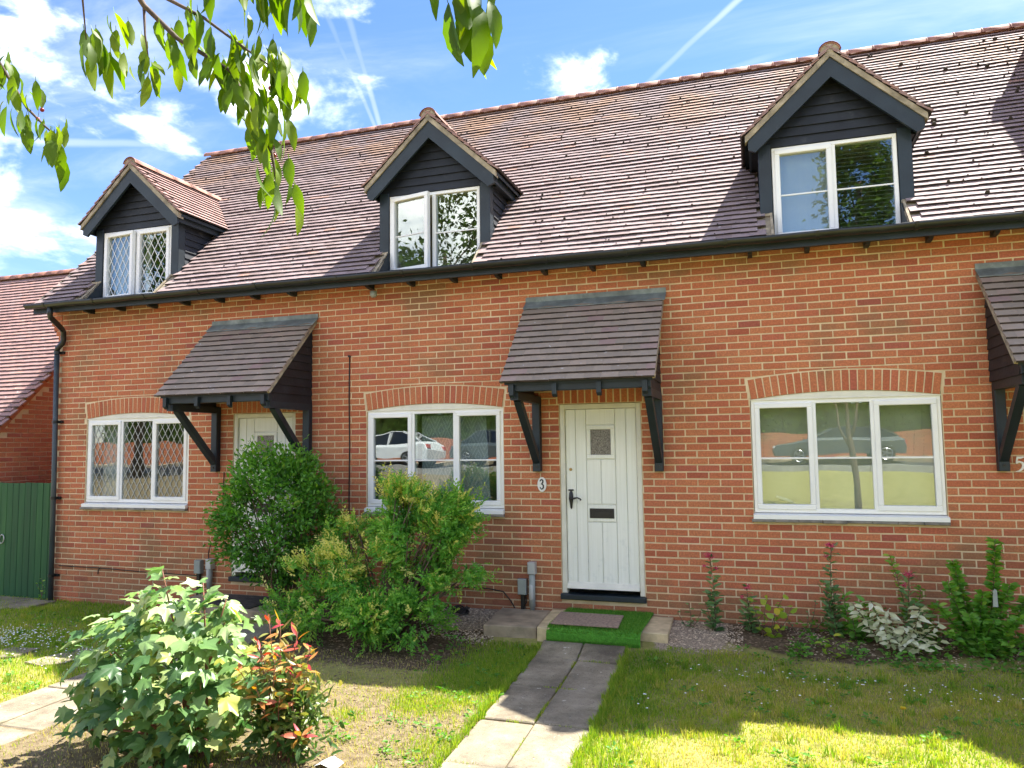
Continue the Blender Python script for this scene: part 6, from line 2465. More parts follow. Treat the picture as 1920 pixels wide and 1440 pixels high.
# ------------------------------------------------------------------ cherry tree: trunk behind the camera, boughs overhead
def cherry():
    tx, ty = -3.2, -10.4
    g0 = gh(tx, ty)
    o = empty('cherry_tree', (tx, ty, g0))
    tag(o, 'cherry tree whose leafy boughs hang into the top of the view', 'tree')
    rnd = random.Random(3)
    mb = MB()
    mb.tube([(tx, ty, g0 - 0.1), (tx + 0.03, ty + 0.05, 1.0), (tx + 0.05, ty + 0.1, 2.2), (tx + 0.1, ty + 0.25, 3.1)], [0.20, 0.16, 0.14, 0.12], 12)
    obj('trunk', mb, 'bark', o, (tx, ty, g0), True)
    top = Vector((tx + 0.1, ty + 0.25, 3.0))
    mb = MB()
    limbs = [[top, (-2.9, -9.0, 3.7), (-2.5, -7.6, 4.0), (-2.25, -6.6, 3.75), (-2.15, -6.15, 3.40)],
             [top, (-3.3, -9.2, 3.6), (-3.35, -7.8, 3.8), (-3.1, -6.7, 3.55), (-2.92, -6.1, 3.28)],
             [top, (-2.2, -9.3, 3.8), (-1.4, -8.0, 4.0), (-0.95, -6.8, 3.75), (-0.8, -6.15, 3.25)],
             [top, (-3.8, -11.2, 4.2), (-4.3, -12, 5.2)], [top, (-2.4, -11.3, 4.4), (-1.6, -12, 5.6)], [top, (-3.1, -10.2, 4.6), (-2.8, -10.2, 6.0)]]
    for l in limbs:
        mb.tube(l, [0.075 * (1 - 0.72 * i / (len(l) - 1)) for i in range(len(l))], 8)
    obj('limb', mb, 'bark', o, (tx, ty, 3), True)

    def bough(pts, r0):
        m_ = MB()
        m_.tube(pts, [r0 * (1 - 0.7 * i / (len(pts) - 1)) for i in range(len(pts))], 6)
        obj('bough', m_, 'bark', o, pts[0], True)

    A = [(-2.15, -6.15, 3.40), (-2.13, -6.0, 3.26), (-1.97, -6.0, 3.10), (-1.75, -5.98, 2.95), (-1.64, -6.0, 2.78), (-1.54, -6.02, 2.60), (-1.52, -6.02, 2.49)]
    B = [(-2.15, -6.15, 3.40), (-1.98, -6.1, 3.22), (-1.81, -6.05, 3.12), (-1.64, -6.05, 2.98), (-1.50, -6.05, 2.87)]
    Cc = [(-2.13, -6.0, 3.26), (-2.12, -6.0, 3.14), (-2.10, -6.0, 3.04)]
    Dd = [(-2.92, -6.1, 3.28), (-2.84, -6.02, 3.16), (-2.70, -6.0, 2.95), (-2.60, -6.0, 2.86), (-2.55, -6.0, 2.82)]
    Ee = [(-0.8, -6.15, 3.25), (-0.78, -6.1, 3.08), (-0.77, -6.08, 2.99)]
    Ff = [(-1.98, -6.1, 3.34), (-1.75, -6.08, 3.24), (-1.55, -6.05, 3.17), (-1.47, -6.05, 3.12)]
    Gg = [(-2.3, -6.2, 3.45), (-2.32, -6.1, 3.28), (-2.35, -6.05, 3.14)]
    for b_, r0 in ((A, 0.012), (B, 0.009), (Cc, 0.006), (Dd, 0.009), (Ee, 0.006), (Ff, 0.008), (Gg, 0.007)):
        bough(b_, r0)
    mA, mB_, mC = lance_mesh(0.40, 'leaf_cherry', 0.30, 0.22, True), lance_mesh(0.46, 'leaf_cherry', 0.16, 0.30, True), lance_mesh(0.36, 'leaf_cherry', 0.5, 0.15, True)
    # clusters: point, number of leaves, size, spread
    cl = [((-2.10, -6.0, 3.03), 13, 0.125, 0.5), ((-2.35, -6.02, 3.16), 13, 0.155, 0.5), ((-2.22, -6.0, 3.20), 6, 0.13, 0.6), ((-1.97, -6.0, 3.11), 8, 0.11, 0.55),
          ((-1.88, -6.0, 3.05), 9, 0.11, 0.55), ((-1.75, -5.98, 2.96), 12, 0.125, 0.55), ((-1.66, -6.0, 2.82), 13, 0.13, 0.5), ((-1.56, -6.02, 2.66), 11, 0.125, 0.5),
          ((-1.52, -6.02, 2.50), 11, 0.125, 0.4), ((-1.70, -6.05, 3.03), 9, 0.12, 0.6), ((-1.58, -6.05, 2.93), 9, 0.12, 0.6), ((-1.49, -6.05, 2.87), 11, 0.13, 0.5),
          ((-1.50, -6.05, 3.16), 12, 0.155, 0.45), ((-1.60, -6.06, 3.20), 9, 0.15, 0.5), ((-1.75, -6.06, 3.24), 6, 0.13, 0.5), ((-1.43, -6.04, 3.13), 5, 0.15, 0.5),
          ((-2.86, -6.03, 3.20), 7, 0.13, 0.5), ((-2.74, -6.0, 3.02), 9, 0.12, 0.5), ((-2.56, -6.0, 2.84), 13, 0.135, 0.5), ((-2.70, -6.0, 2.95), 6, 0.115, 0.6),
          ((-0.78, -6.08, 2.965), 13, 0.205, 0.32), ((-0.79, -6.1, 3.06), 8, 0.18, 0.45),
          ((-2.05, -6.0, 3.18), 5, 0.12, 0.6), ((-1.82, -5.99, 3.0), 6, 0.12, 0.6), ((-1.70, -5.99, 2.88), 7, 0.125, 0.6), ((-1.60, -6.01, 2.73), 7, 0.12, 0.55), ((-1.86, -6.07, 3.15), 5, 0.12, 0.6),
          ((-1.64, -6.05, 2.98), 6, 0.12, 0.6), ((-1.53, -6.05, 2.90), 6, 0.125, 0.6), ((-2.80, -6.01, 3.12), 6, 0.12, 0.6), ((-2.64, -6.0, 2.90), 6, 0.12, 0.55), ((-1.46, -6.05, 2.83), 5, 0.12, 0.5), ((-1.53, -6.02, 2.57), 6, 0.115, 0.5)]
    mesh = [mA, mB_, mC]
    k = 0
    mbc = MB()
    for (px, py, pz), nl, sz, spr in cl:
        for i in range(nl):
            a = rnd.uniform(0, 2 * math.pi)
            sp_ = abs(rnd.gauss(0, spr))
            hd = Vector((math.cos(a), math.sin(a) * 0.8, 0))
            ax = (hd * sp_ + Vector((0.10, 0, -1))).normalized()
            nm = Vector((math.cos(a + rnd.uniform(-.6, .6)), math.sin(a), 0.5)) + Vector((rnd.uniform(-.4, .4), -0.3, 0))
            q = Vector((px, py, pz)) + Vector((rnd.gauss(0, .028), rnd.gauss(0, .03), rnd.gauss(0, .03))) + hd * 0.02
            inst('leaf', mesh[k % 3], o, leaf_matrix(q, ax, nm, sz * rnd.uniform(0.62, 1.02), rnd.uniform(-.5, .5)))
            k += 1
        # cherries on stalks
    fruit = [(-2.62, -6.0, 2.93), (-2.64, -6.0, 2.895), (-1.535, -6.04, 2.82), (-1.545, -6.0, 2.60), (-1.80, -5.98, 2.93), (-0.735, -6.1, 2.975)]
    for p_ in fruit:
        p_ = Vector(p_)
        m_ = MB()
        n_, r = 8, 0.0085
        vs, fs = [], []
        for j in range(6):
            th = math.pi * j / 5
            for i in range(n_):
                ph = 2 * math.pi * i / n_
                vs.append(p_ + Vector((math.sin(th) * math.cos(ph), math.sin(th) * math.sin(ph), math.cos(th))) * r)
        for j in range(5):
            for i in range(n_):
                fs.append((j * n_ + i, (j + 1) * n_ + i, (j + 1) * n_ + (i + 1) % n_, j * n_ + (i + 1) % n_))
        m_.add(vs, fs)
        obj('fruit', m_, 'cherry', o, p_, True)
        m_ = MB()
        m_.tube([p_ + Vector((0, 0, r)), p_ + Vector((0.004, 0, 0.03)), p_ + Vector((-0.004, 0, 0.055))], 0.0012, 4)
        obj('fruit_stalk', m_, 'twig', o, p_)
    # the rest of the crown, up and behind
    N = 4500
    c = np.array((-3.2, -11.2, 5.4))
    d = unit(RNG.normal(0, 1, (260, 3)))
    cc = c + d * np.array((2.3, 2.0, 1.6)) * RNG.uniform(0.5, 1, 260)[:, None]
    ci = RNG.integers(0, 260, N)
    P = cc[ci] + RNG.normal(0, 0.22, (N, 3))
    D_ = unit(RNG.normal(0, 0.6, (N, 3)) + np.array((0, 0, -0.8)))
    tag(leaf_cloud('crown', P, D_, RNG.uniform(0.09, 0.14, N), RNG.uniform(0.04, 0.06, N), RNG.uniform(0.1, 1, N), 'leaf_mass', 'diamond', o, tuple(c)), kind='stuff')


cherry()


# ------------------------------------------------------------------ flower bed by number 5
def stalk_plant(name, label, cat, x, y, stems, lsize, lw, mat, tint, tmpl='oval', nleaf=16, stem_mat='leaf_grey', per=1.0, up=0.25, grp=None, u0=0.08):
    g0 = gh(x, y)
    o = empty(name, (x, y, g0))
    tag(o, label, cat, grp)
    mb = MB()
    C, D, tn = [], [], []
    for dx, dy, hgt, lean in stems:
        b0 = Vector((x + dx * 0.25, y + dy * 0.25, g0 - 0.02))
        tp = Vector((x + dx + lean, y + dy, g0 + hgt))
        bend = Vector((random.uniform(-.03, .03), random.uniform(-.03, .03), 0))
        pt = lambda u: b0.lerp(tp, u) + bend * math.sin(u * math.pi)
        mb.tube([pt(i / 5) for i in range(6)], [0.0045 * (1 - 0.5 * i / 5) for i in range(6)], 5)
        n_ = int(nleaf * per * max(0.4, hgt / 0.5))
        for i in range(n_):
            u = u0 + (0.99 - u0) * i / max(1, n_ - 1)
            a = i * 2.399 + random.uniform(-.5, .5)
            C.append(tuple(pt(u)))
            D.append((math.cos(a), math.sin(a), up + random.uniform(-.3, .4)))
            tn.append(min(1, max(0, random.gauss(tint + 0.25 * (u - 0.5), 0.16))))
    obj('stem', mb, 'twig', o, (x, y, g0), True)
    n_ = len(C)
    tag(leaf_cloud('foliage', C, D, RNG.uniform(0.75, 1.2, n_) * lsize, RNG.uniform(0.8, 1.2, n_) * lw, np.array(tn), mat, tmpl, o, (x, y, g0)), kind='stuff')
    return o, g0


def flower_head(o, x, y, z, r, n_=70):
    C = np.array((x, y, z)) + RNG.normal(0, 1, (n_, 3)) * np.array((r, r, r * 0.6))
    me = leaf_cloud('flower_head', C, RNG.normal(0, 1, (n_, 3)), np.full(n_, 0.016), np.full(n_, 0.013), RNG.uniform(0, 1, n_), 'petal_pink', 'diamond', o, (x, y, z))
    return me


def valerian(x, y, tall, label, n_side=2):
    st_ = [(0.0, 0, tall, -0.03)] + [(random.uniform(-.1, .1), random.uniform(-.06, .06), tall * random.uniform(0.35, 0.6), 0) for _ in range(5)]
    o, g0 = stalk_plant('valerian', label, 'flower', x, y, st_, 0.095, 0.034, 'leaf_grey', 0.6, 'oval', 26, per=1.0, up=0.35, grp='red valerian plants along the wall', u0=0.05)
    flower_head(o, x - 0.03, y, g0 + tall + 0.01, 0.020, 110)
    for i in range(n_side):
        flower_head(o, x - 0.03 + (-0.05, 0.055, 0.03)[i % 3], y, g0 + tall - 0.09 - 0.02 * i, 0.010, 30)
    mb = MB()
    mb.tube([(x - 0.03, y, g0 + tall - 0.12), (x - 0.03, y, g0 + tall)], 0.003, 4)
    for i in range(n_side):
        mb.tube([(x - 0.03, y, g0 + tall - 0.14), (x - 0.03 + (-0.05, 0.055, 0.03)[i % 3], y, g0 + tall - 0.09)], 0.002, 4)
    obj('flower_stalk', mb, 'red_stem', o, (x, y, g0 + tall))


valerian(-0.46, -0.36, 0.72, 'red valerian at the gravel edge nearest door 3')
valerian(0.66, -0.34, 0.84, 'tallest red valerian, under the middle of the number 5 window', 1)
valerian(1.30, -0.42, 0.62, 'red valerian beside the tall leafy stem, right of the variegated shrub', 1)
valerian(-0.12, -0.30, 0.42, 'short red valerian with tiny buds beside the lime-leaved plant', 1)
stalk_plant('lime_plant', 'lime green leafy plant with yellowing lower leaves in the bed', 'plant', 0.02, -0.42,
            [(0.0, 0, 0.36, 0.02), (0.12, 0, 0.38, 0.04), (-0.1, 0.02, 0.32, -0.02), (0.2, -0.03, 0.30, 0.03), (0.07, -0.08, 0.25, 0)], 0.085, 0.065, 'leaf_lime', 0.45, 'oval', 12)
stalk_plant('leafy_stem', 'single tall leafy stem leaning left behind the pink flower', 'plant', 1.32, -0.28,
            [(-0.08, 0, 0.78, -0.10), (0.05, 0, 0.5, 0.02), (0.14, 0.0, 0.36, 0.05)], 0.06, 0.032, 'leaf_bush', 0.62, 'oval', 42)
o_, g_ = stalk_plant('variegated_shrub', 'cream and green variegated shrub at the front of the bed', 'shrub', 1.12, -0.58,
                     [(-0.32, 0, 0.40, -0.03), (-0.2, -0.05, 0.44, 0), (-0.06, 0.03, 0.36, 0), (0.05, -0.08, 0.24, 0.02), (0.16, -0.04, 0.40, 0.03), (0.28, -0.08, 0.28, 0.05), (-0.12, -0.12, 0.24, 0), (0.10, -0.15, 0.16, 0.03), (0.24, -0.14, 0.14, 0.08)],
                     0.10, 0.048, 'leaf_cream', 0.62, 'oval', 36, up=-0.25, u0=0.3)
stalk_plant('green_shrub', 'leafy green shrub with upright shoots at the right end of the bed', 'shrub', 1.80, -0.52,
            [(-0.22, 0, 0.60, -0.02), (-0.15, 0.1, 0.78, -0.02), (0.10, 0.05, 0.98, 0.06), (0.02, -0.05, 0.55, 0), (0.2, -0.05, 0.62, 0.03), (0.3, 0, 0.5, 0.05), (-0.3, -0.1, 0.42, -0.05), (-0.12, -0.15, 0.36, 0), (0.06, -0.18, 0.33, 0),
             (0.2, -0.18, 0.36, 0.04), (-0.26, -0.2, 0.22, -0.05), (0.32, -0.15, 0.28, 0.08), (0.0, 0.0, 0.45, 0), (-0.05, -0.25, 0.18, 0), (0.14, -0.27, 0.18, 0)],
            0.075, 0.040, 'leaf_bush', 0.55, 'oval', 115)
stalk_plant('green_shrub', 'low dark leafy growth between the valerian and the variegated shrub', 'shrub', 0.82, -0.42,
            [(-0.1, 0, 0.42, 0), (0.05, 0.02, 0.36, 0.03), (0.12, -0.06, 0.26, 0), (-0.05, -0.1, 0.22, 0), (0.22, 0, 0.3, 0)], 0.085, 0.045, 'leaf_bush', 0.45, 'oval', 44)
stalk_plant('bed_weed', 'small pale weed with broad leaves at the lawn edge of the bed', 'weed', 0.58, -0.78,
            [(0, 0, 0.2, 0), (0.08, 0, 0.15, 0.02), (-0.08, 0, 0.16, -0.02)], 0.07, 0.04, 'leaf_lime', 0.35, 'oval', 16)
stalk_plant('bed_weed', 'spindly weed against the wall left of the first valerian', 'weed', -0.72, -0.25,
            [(0, 0, 0.22, 0), (0.1, 0, 0.15, 0.02), (-0.1, 0, 0.14, -0.02), (0.05, -.1, .1, .02)], 0.055, 0.022, 'leaf_grey', 0.55, 'oval', 16)
stalk_plant('bed_weed', 'wiry trailing plant against the wall under the number 5 window', 'weed', 0.36, -0.22,
            [(-0.2, 0, 0.24, 0), (0.1, 0, 0.30, 0.02), (0.2, 0, 0.28, 0.05), (-0.05, 0, 0.2, 0.1), (-0.3, 0, 0.14, 0)], 0.03, 0.018, 'leaf_grey', 0.4, 'oval', 26)
stalk_plant('bed_weed', 'low green weed at the foot of the conifer', 'weed', -3.05, -1.6,
            [(0, 0, 0.12, 0), (0.1, 0, 0.1, 0.02), (-0.1, 0, 0.1, -0.02), (0.16, -.05, .08, .02)], 0.045, 0.024, 'leaf_bush', 0.6, 'oval', 16)
stalk_plant('bed_weed', 'small weed at the foot of the downpipe', 'weed', -9.55, -0.12,
            [(0, 0, 0.32, 0.02), (0.05, 0, 0.2, 0.02), (-0.06, 0, 0.24, -0.02)], 0.05, 0.026, 'leaf_bush', 0.6, 'oval', 16)
def bed_cover():
    C, D, tn = [], [], []
    for k in range(70):
        x, y = random.uniform(0.25, 2.6), random.uniform(-0.9, -0.12)
        for i in range(random.randint(8, 22)):
            a = random.uniform(0, 6.28)
            rr = abs(random.gauss(0, 0.05))
            C.append((x + math.cos(a) * rr, y + math.sin(a) * rr, gh(x, y) + random.uniform(0.01, 0.11)))
            D.append((math.cos(a), math.sin(a), random.uniform(-0.1, 0.8)))
            tn.append(min(1, max(0, random.gauss(0.42, 0.22))))
    n_ = len(C)
    o = leaf_cloud('bed_ground_cover', C, D, RNG.uniform(0.03, 0.07, n_), RNG.uniform(0.016, 0.035, n_), np.array(tn), 'leaf_bush', 'oval')
    tag(o, 'low leafy ground cover filling the bed under the number 5 window', 'ground cover', kind='stuff')


bed_cover()
# label stake in the bed
mb = MB()
mb.prism([(1.885, 0.14), (1.89, 0.27), (1.905, 0.295), (1.922, 0.28), (1.925, 0.14)], 'y', -0.58, -0.576)
tag(obj('plant_tag', mb, 'grey_plastic', None, (1.9, -0.62, 0.1)), 'grey plant tag hung on the upright shoot at the right', 'tag')

# ------------------------------------------------------------------ grass, gravel, litter
PATH = lambda y: -1.675 + (y + 0.8) * (-0.245 / 5.84) * -1 * -1


def on_path(x, y):
    c = -1.675 + 0.245 * (-0.8 - y) / 5.84
    if y < -0.8 and abs(x - c) < 0.425:
        return True
    c = -5.45 + 0.05 * (-0.9 - y) / 4.5
    if -5.4 < y < -0.85 and abs(x - c) < 0.42:
        return True
    if y > -0.9 and -2.8 < x < -0.88:
        return True
    if y > -0.82 and -6.9 < x < -5.0:
        return True
    return False


def grass():
    P, Hh, Wd, tn = [], [], [], []
    rnd = np.random.default_rng(21)

    def fill(n_, x0, x1, y0, y1, hf, wf, tf, df):
        xs = rnd.uniform(x0, x1, n_)
        ys = rnd.uniform(y0, y1, n_)
        us = rnd.uniform(0, 1, n_)
        for x, y, u in zip(xs, ys, us):
            if on_path(x, y):
                continue
            dens = df(x, y)
            if u > dens:
                continue
            hh = hf(x, y)
            P.append((x, y, gh(x, y) - 0.004))
            Hh.append(hh * rnd.uniform(0.6, 1.3))
            Wd.append(wf * rnd.uniform(0.7, 1.3))
            tn.append(tf(x, y))

    def dry_noise(x, y):
        return 0.5 + 0.28 * noise2(x * 0.9 + 2, y * 1.1) + 0.2 * noise2(x * 2.7, y * 2.9 + 1)

    # right-hand lawn
    def df(x, y):
        edge = -0.80 - 0.12 * math.sin(x * 2.6) - 0.05 * math.sin(x * 9.0)
        return max(0.0, min(1, (edge - y) / 0.2 + 0.35)) * (1 - 0.5 * max(0, dry_noise(x, y) - 0.5))

    def tf(x, y):
        d = dry_noise(x, y)
        near_path = max(0, 1 - abs(x + 0.95) / 0.5)
        bed = max(0, 1 - abs(y + 1.15) / 0.35)
        return float(np.clip(rnd.normal(0.54 + 0.42 * (d - 0.45) - 0.28 * near_path - 0.24 * bed, 0.19), 0, 1))
    fill(105000, -1.2, 2.9, -4.6, -0.8, lambda x, y: (0.034 + 0.03 * max(0, 1 - abs(x + 1.0) / 0.25)) * (0.75 + 0.5 * max(0, noise2(x * 3.1, y * 3.7 + 2))), 0.0062, tf, df)
    # green patch left of the path
    fill(26000, -3.1, -1.85, -2.6, -0.85, lambda x, y: 0.045, 0.0055, lambda x, y: float(np.clip(rnd.normal(0.28, 0.15), 0, 1)),
         lambda x, y: sstep(-3.0, -2.3, x) * (1 - 0.75 * sstep(-2.1, -2.5, y)) * sstep(-0.82, -1.05, y))
    # thin dry grass in the sunlit and bare part
    fill(34000, -5.0, -1.75, -4.8, -1.5, lambda x, y: 0.028, 0.0045, lambda x, y: float(np.clip(rnd.normal(0.74 + 0.15 * noise2(x * 2, y * 2), 0.2), 0, 1)),
         lambda x, y: 0.25 + 0.75 * max(0, 0.5 + 0.5 * noise2(x * 2.1 + 1, y * 2.4)) * sstep(-1.6, -2.3, y))
    # green tufts in the dry part
    for cx, cy, r, n_ in ((-2.1, -3.4, 0.22, 900), (-2.35, -2.65, 0.25, 900), (-2.6, -2.75, 0.2, 600), (-2.2, -4.1, 0.25, 900), (-3.0, -3.0, 0.15, 300), (-1.95, -3.9, 0.14, 500), (-2.75, -2.5, 0.2, 500)):
        for i in range(n_):
            x, y = rnd.normal(cx, r * 0.6), rnd.normal(cy, r * 0.6)
            if on_path(x, y):
                continue
            P.append((x, y, gh(x, y) - 0.004))
            Hh.append(rnd.uniform(0.025, 0.06))
            Wd.append(0.006)
            tn.append(float(np.clip(rnd.normal(0.45, 0.15), 0, 1)))
    # left lawn
    fill(70000, -10.6, -4.9, -4.8, -0.02, lambda x, y: 0.045, 0.0075,
         lambda x, y: float(np.clip(rnd.normal(0.30 + 0.12 * noise2(x, y) + 0.14 * sstep(-2.2, -3.2, y), 0.15), 0, 1)),
         lambda x, y: (1 - 0.8 * sstep(-5.4, -5.0, x)) * (1 - 0.85 * sstep(-3.3, -3.9, y) * sstep(-7.2, -6.0, x)))
    # tall tufts along the path edges and wall foot
    for i in range(6500):
        y = rnd.uniform(-4.6, -0.95)
        c = -1.675 + 0.245 * (-0.8 - y) / 5.84
        sgn = rnd.choice((-1, 1))
        x = c + sgn * (0.415 + abs(rnd.normal(0, 0.03)) - (0.03 if noise2(y * 7, sgn) > 0.25 else 0))
        if sgn < 0 and -3.0 > y and rnd.uniform() < 0.6:
            continue
        P.append((x, y, gh(x, y)))
        Hh.append(rnd.uniform(0.04, 0.09))
        Wd.append(0.006)
        tn.append(float(np.clip(rnd.normal(0.33, 0.15), 0, 1)))
    # coarse tussocks standing out of the turf
    for k in range(330):
        cx, cy = (rnd.uniform(-1.1, 2.5), rnd.uniform(-4.3, -0.95)) if k < 230 else (rnd.uniform(-9.3, -5.9), rnd.uniform(-3.4, -0.3))
        if on_path(cx, cy):
            continue
        tt = rnd.uniform(0.1, 0.75)
        for i in range(int(rnd.uniform(14, 42))):
            x, y = rnd.normal(cx, 0.022), rnd.normal(cy, 0.022)
            P.append((x, y, gh(x, y) - 0.004))
            Hh.append(rnd.uniform(0.045, 0.095))
            Wd.append(rnd.uniform(0.005, 0.008))
            tn.append(float(np.clip(rnd.normal(tt, 0.12), 0, 1)))
    # moss and grass in the slab joints
    for i in range(2600):
        y = rnd.uniform(-5.0, -0.85)
        c = -1.675 + 0.245 * (-0.8 - y) / 5.84
        if rnd.uniform() < 0.55:
            x = c + rnd.normal(0, 0.006)
        else:
            y = rnd.choice((-1.23, -2.04, -2.84, -3.60, -4.36)) + rnd.normal(0, 0.008)
            x = c + rnd.uniform(-0.41, 0.41)
        if noise2(x * 6 + 3, y * 5) < 0.05:
            continue
        P.append((x, y, gh(x, y) + 0.008))
        Hh.append(rnd.uniform(0.012, 0.032))
        Wd.append(0.005)
        tn.append(float(np.clip(rnd.normal(0.4, 0.2), 0, 1)))
    n_ = len(P)
    o = blades('grass', P, np.array(Hh), np.array(Wd), np.array(tn), 'grass', None, 0.65)
    tag(o, 'short lawn grass, green in the shade and straw-coloured in the sun', 'grass', kind='stuff')


grass()


def scatter(name, label, cat, pts, size, mat, flat=0.6):
    V, F = [], []
    for (x, y), s_ in zip(pts, size):
        z = gh(x, y)
        a = random.uniform(0, 6.28)
        b0 = len(V)
        r = [s_ * random.uniform(0.6, 1.2) for _ in range(5)]
        for k in range(5):
            V.append((x + math.cos(a + k * 1.2566) * r[k], y + math.sin(a + k * 1.2566) * r[k], z + s_ * 0.1))
        V.append((x, y, z + s_ * flat))
        V.append((x, y, z - s_ * 0.3))
        for k in range(5):
            F.append((b0 + k, b0 + (k + 1) % 5, b0 + 5))
            F.append((b0 + (k + 1) % 5, b0 + k, b0 + 6))
    V = np.array(V)
    n_ = len(pts)
    me = np_mesh(name, V, np.array(F), np.repeat(RNG.uniform(0, 1, n_), 7))
    o = obj(name, me, mat)
    tag(o, label, cat, kind='stuff')
    return o


pts = [(random.uniform(-3.5, -2.75), random.uniform(-0.95, -0.03)) for _ in range(1100)] + [(random.uniform(-0.9, -0.2), random.uniform(-0.85, -0.03)) for _ in range(1000)] \
    + [(random.uniform(0.2, 2.4), random.uniform(-0.8, -0.03)) for _ in range(700)] + [(random.uniform(-2.9, -2.6), random.uniform(-1.0, -0.8)) for _ in range(120)]
scatter('gravel', 'pale gravel along the foot of the wall', 'gravel', pts, [random.uniform(0.006, 0.016) for _ in pts], 'pebble')
pts = [(random.uniform(-5.0, -2.6), random.uniform(-2.0, -0.5)) for _ in range(1400)] + [(random.uniform(-0.3, 2.6), random.uniform(-1.0, -0.05)) for _ in range(900)] \
    + [(random.uniform(-4.6, -1.95), random.uniform(-4.6, -2.0)) for _ in range(1100)]
scatter('leaf_litter', 'brown leaf litter and chippings under the shrubs', 'litter', pts, [random.uniform(0.006, 0.02) for _ in pts], 'chip', 0.3)

# daisies and clover heads
pts = []
for cx, cy, sx, sy, n_ in ((0.3, -1.25, 0.9, 0.12, 36), (1.4, -1.45, 0.5, 0.25, 26), (0.3, -1.85, 1.0, 0.35, 14), (-7.9, -1.9, 0.9, 0.35, 420), (-6.3, -2.1, 0.35, 0.35, 120), (-0.85, -2.2, 0.1, 0.1, 5)):
    pts += [(random.gauss(cx, sx * 0.6), random.gauss(cy, sy * 0.7)) for _ in range(n_)]
V, F = [], []
for x, y in pts:
    z = gh(x, y) + random.uniform(0.03, 0.055)
    r = random.uniform(0.006, 0.011)
    b0 = len(V)
    V += [(x + math.cos(k * 1.047) * r, y + math.sin(k * 1.047) * r, z) for k in range(6)] + [(x, y, z + 0.005)]
    F += [(b0 + k, b0 + (k + 1) % 6, b0 + 6) for k in range(6)]
tag(obj('daisies', np_mesh('daisies', np.array(V), np.array(F)), 'petal_white'), 'tiny white daisies and clover heads scattered through the lawn', 'daisies', kind='stuff')

# broad-leaved weeds and clover in the turf
def turf_weeds():
    C, D, tn = [], [], []
    spots = [(random.uniform(-1.0, 2.4), random.uniform(-4.2, -1.0)) for _ in range(90)] + [(random.uniform(-3.0, -1.95), random.uniform(-4.3, -1.0)) for _ in range(60)] \
        + [(random.uniform(-9.2, -5.9), random.uniform(-3.4, -0.6)) for _ in range(90)] + [(random.uniform(-0.2, 2.5), random.uniform(-0.95, -0.7)) for _ in range(40)]
    for x, y in spots:
        if on_path(x, y):
            continue
        k = random.randint(6, 16)
        for i in range(k):
            a = random.uniform(0, 6.28)
            rr = abs(random.gauss(0, 0.03))
            C.append((x + math.cos(a) * rr, y + math.sin(a) * rr, gh(x, y) + random.uniform(0.012, 0.035)))
            D.append((math.cos(a), math.sin(a), random.uniform(0.0, 0.5)))
            tn.append(min(1, max(0, random.gauss(0.5, 0.2))))
    n_ = len(C)
    o = leaf_cloud('turf_weeds', C, D, RNG.uniform(0.02, 0.05, n_), RNG.uniform(0.012, 0.024, n_), np.array(tn), 'leaf_bush', 'oval')
    tag(o, 'clover and broad-leaved weeds growing in the lawn', 'weeds', kind='stuff')


turf_weeds()
# dandelion
x, y = 0.93, -1.98
dl = empty('dandelion', (x, y, gh(x, y)))
tag(dl, 'single yellow dandelion at the sunlit edge of the right lawn', 'flower')
n_ = 60
leaf_cloud('bloom', np.tile(np.array((x, y, gh(x, y) + 0.075)), (n_, 1)), np.stack([np.cos(np.arange(n_) * 2.4), np.sin(np.arange(n_) * 2.4), RNG.uniform(0.1, 1.2, n_)], 1), np.full(n_, 0.028), np.full(n_, 0.007), np.zeros(n_), 'petal_yellow', 'diamond', dl, (x, y, 0))
mb = MB()
mb.tube([(x, y, gh(x, y) - 0.01), (x, y, gh(x, y) + 0.075)], 0.003, 5)
obj('stem', mb, 'leaf_lime', dl, (x, y, 0))

# paper scrap and the black cable coil
mb = MB()
x, y = -2.65, -3.84
z = gh(x, y)
mb.add([(x - 0.09, y - 0.03, z + 0.01), (x - 0.02, y - 0.06, z + 0.045), (x + 0.07, y - 0.05, z + 0.012), (x + 0.09, y + 0.03, z + 0.03), (x, y + 0.06, z + 0.05), (x - 0.07, y + 0.05, z + 0.02), (x, y, z + 0.06)],
       [(0, 1, 6), (1, 2, 6), (2, 3, 6), (3, 4, 6), (4, 5, 6), (5, 0, 6)])
tag(obj('paper_scrap', mb, 'paper', None, (x, y, z)), 'crumpled white paper on the dry grass near the sapling', 'litter')
mb = MB()
pts = []
for i in range(60):
    a = i * 0.42
    pts.append((-3.18 + math.cos(a) * (0.09 + 0.02 * math.sin(i)), -0.33 + math.sin(a) * 0.06, gh(-3.2, -0.33) + 0.02 + 0.0012 * i + 0.012 * math.sin(i * 1.3)))
mb.tube(pts, 0.009, 6)
tag(obj('cable_coil', mb, 'cable', None, (-3.18, -0.33, gh(-3.2, -0.33)), True), 'untidy black cable coil on the gravel right of the conifer', 'cable')
# dry seed stems in the foreground
mb = MB()
for i in range(7):
    x, y = -3.25 + random.uniform(-.22, .22), -4.42 + random.uniform(-.05, .05)
    z = gh(x, y)
    tp = (x + random.uniform(-.1, .15), y + random.uniform(-.1, .05), z + random.uniform(0.07, 0.2))
    mb.tube([(x, y, z), ((x + tp[0]) / 2, (y + tp[1]) / 2, z + 0.08), tp], 0.0025, 4)
    mb.tube([tp, (tp[0], tp[1], tp[2] + 0.014)], [0.008, 0.011], 6)
tag(obj('dead_stems', mb, 'red_stem', None, (-3.25, -4.42, -0.4)), 'brown dead seed stems in front of the sycamore sapling', 'weed')


